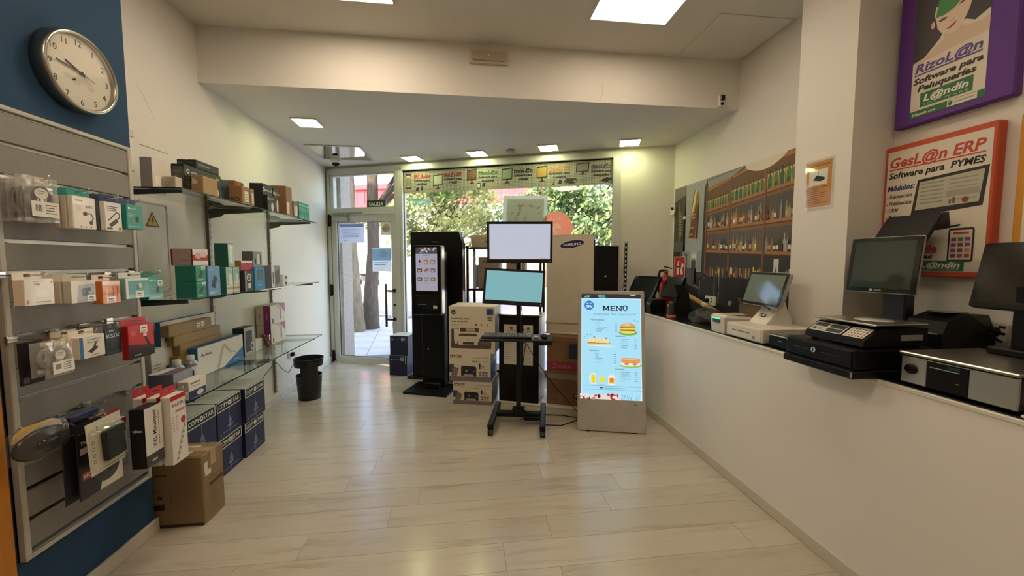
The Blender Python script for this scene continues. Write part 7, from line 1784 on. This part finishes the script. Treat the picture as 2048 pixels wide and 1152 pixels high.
# large terminal on a pole with rear customer display
t = thing('pos_terminal', 'large black terminal on a pole with silver edged screen and rear display', 'POS terminal', (2.23, 1.74, WT), 0)
m = pos_screen(t, (2.148, 1.764, 1.4835), -85, 6.7, .322, .292, .024, mat('terminal_edge', '#a8a69f', .25, metal=.8), mat('screen_glass_grey', '#343b38', .05, var=.02), thick=.012, rr_=.006)
mm2 = Matrix.Translation(Vector((2.148, 1.764, 1.4835)) - Vector(t.location)) @ Matrix.Rotation(R(-85), 4, 'Z') @ Matrix.Rotation(R(90 - 6.7), 4, 'X')
G().loft([[(x, y, -.012) for x, y in rrect(.32, .29, .02, 4)], [(x, y, -.04) for x, y in rrect(.28, .25, .03, 4)]], True, False, mm2).build('rear_shell', BLACK, t)
p = Pr(); p.rr(-.04, -.138, .014, .012, .003, '#b9bab5'); p.lines(-.02, -.135, .035, 1, .01, .006, '#77787a', 0); p.build('brand_mark', PRM, t, mm2 @ Vector((0, 0, .003)), mm2.to_3x3() @ Vector((1, 0, 0)), mm2.to_3x3() @ Vector((0, 1, 0)))
G().box(-.03, .03, -.055, .055, .02, .50, .008).build('pole', mat('pole_black', '#18191b', .35), t)
G().box(-.03, .11, -.10, .12, 0, .022, .006).build('base', BLACK, t)
mr = Matrix.Translation((.045, .025, .655)) @ Matrix.Rotation(R(90), 4, 'Z') @ Matrix.Rotation(R(90 + 34), 4, 'X')
G().prism(rrect(.245, .21, .012, 4), -.02, .0, mr).build('rear_display', BLACK, t)
G().box(-.11, .11, -.08, .08, 0, .002, 0, 1, mr).build('rear_screen', GLD, t)
G().box(-.015, .04, -.03, .03, .48, .62, .006).build('rear_arm', BLACK, t)
# black printer on a riser
t = thing('riser_box', 'black box the large label printer stands on', 'riser', (2.28, 1.56, WT), 0)
G().box(-.12, .13, -.075, .075, 0, .09, .005).build('box_body', DBK, t); G().box(-.121, -.12, -.05, .05, .03, .06).build('front_plate', GLD, t)
t = thing('label_printer', 'large black label printer behind the black cash drawer', 'printer', (2.28, 1.565, WT + .0905), 0)
G().loft([[(-.13, -.078, 0), (.15, -.078, 0), (.15, .078, 0), (-.13, .078, 0)], [(-.135, -.08, .09), (.15, -.08, .09), (.15, .08, .09), (-.135, .08, .09)], [(-.11, -.078, .145), (.0, -.078, .18), (.0, .078, .18), (-.11, .078, .145)]], True, False).build('front_body', BLACK, t)
G().loft([[(0, -.079, .09), (.15, -.079, .09), (.15, .079, .09), (0, .079, .09)], [(0, -.077, .18), (.11, -.077, .175), (.11, .077, .175), (0, .077, .18)]], True, False).build('lid', mat('printer_lid', '#1e1f22', .3), t)
G().box(-.137, -.134, -.06, .06, .085, .09).build('paper_slot', GREYP, t); G().box(-.06, .06, -.04, .04, .178, .182, .001).build('top_window', GLD, t)
# steel scale terminal at the right edge
t = thing('steel_scale', 'steel fronted checkout scale with built-in printer and tilted screen, far right', 'scale terminal', (1.99, 1.205, WT), 0)
G().box(-.18, .19, -.172, .172, .012, .125, .005).build('body', mat('dark_case', '#26272a', .4), t)
SF = mat('satin_steel', '#c6c6c4', .33, metal=.9, var=.1, vscale=3)
G().box(-.19, -.18, .085, .172, .016, .122, .002).build('front_plate', SF, t); G().box(-.19, -.18, -.172, -.045, .016, .122, .002).build('front_plate', SF, t)
G().box(-.19, -.18, -.045, .085, .016, .122, .002).build('printer_door', BLACK, t)
G().box(-.193, -.19, -.02, .072, .097, .101).build('paper_tear_bar', CHROME, t); G().box(-.1925, -.19, -.02, .015, .106, .116).build('status_display', mat('status_blue', '#25405a', .2), t); G().box(-.1925, -.19, -.02, -.01, .055, .058).build('latch', GREYP, t)
g = G().lathe([(.021, 0), (.021, .006), (.016, .009), (.0001, .009)], 22, Matrix.Translation((-.19, .135, .075)) @ Matrix.Rotation(R(-90), 4, 'Y')); g.build('speaker_port', BLACK, t)
G().box(-.2, .195, -.178, .178, .13, .142, .004).build('steel_pan', STEEL, t); G().box(-.196, .19, -.174, .174, .125, .13).build('pan_gasket', BLACK, t); G().box(-.194, -.186, -.175, .175, .121, .1255, .001).build('chrome_lip', CHROME, t)
g = G()
for a in (-.15, .15):
    for b in (-.14, .14): g.cyl((a, b, 0), (a, b, .014), .014, n=10)
g.build('rubber_foot', BLACK, t)
G().box(.1, .19, -.1, .1, .142, .17, .006).build('column_base', BLACK, t); G().box(.13, .18, -.05, .05, .16, .42, .008).build('column', BLACK, t)
pos_screen(t, (2.15, 1.215, 1.445), -88, 14, .34, .275, .02, BLACK, mat('screen_glass_brown', '#23221c', .1, var=.02))
t = thing('white_cloth', 'folded white cloth at the counter edge in the lower right', 'cloth', (1.87, .99, WT), R(5))
g = G()
for k in range(3): g.box(-.07 + .004 * k, .07, -.045, .04 - .004 * k, .001 + k * .011, .011 + k * .011, .005, 2)
g.build('folds', mat('white_cloth', '#ddd3c3', .8, bump=.2), t)

# ------------------------------------------------------------------ pieces that belong to a part become sub-parts of it
SUB = (('head_shell', 'front_glass'), ('head_shell', 'touch_screen'), ('head_shell', 'divider_strip'), ('card_reader', 'reader_display'), ('drawer_front', 'lock'), ('drawer_front', 'slot'),
       ('drawer_front', 'bill_slot'), ('drawer_front', 'key_lock'), ('screen_shell', 'bezel'), ('screen_shell', 'touch_screen'), ('casing', 'bezel'), ('casing', 'screen'), ('casing', 'brand_mark'), ('casing', 'power_light'),
       ('keyboard_case', 'keys'), ('canvas_frame', 'poster_print'), ('sign_plate', 'sign_print'), ('board', 'brand_oval'), ('board', 'crease'), ('plug', 'cord'), ('label_band', 'label_print'), ('printer_door', 'latch'),
       ('printer_door', 'paper_tear_bar'), ('printer_door', 'status_display'), ('rear_display', 'rear_screen'), ('housing', 'sensor_window'), ('door_leaf', 'gasket'), ('door_leaf', 'glass_pane'), ('door_leaf', 'lock_cylinder'),
       ('door_leaf', 'pull_handle'), ('front_frame', 'lit_menu'), ('cabinet_door', 'lock'), ('terminal_body', 'keypad'), ('terminal_body', 'display'), ('dial', 'hands'), ('rail', 'slots'), ('body', 'display_print'), ('body', 'keypad_print'), ('body', 'side_label'))
for root in [o for o in bpy.data.objects if o.parent is None]:
    kids = {}
    for c in root.children: kids.setdefault(c.name.split('.')[0], []).append(c)
    for a, b in SUB:
        if a in kids and b in kids:
            pa = kids[a][0]
            if pa.matrix_basis == Matrix.Identity(4):
                for c in kids[b]: c.parent = pa
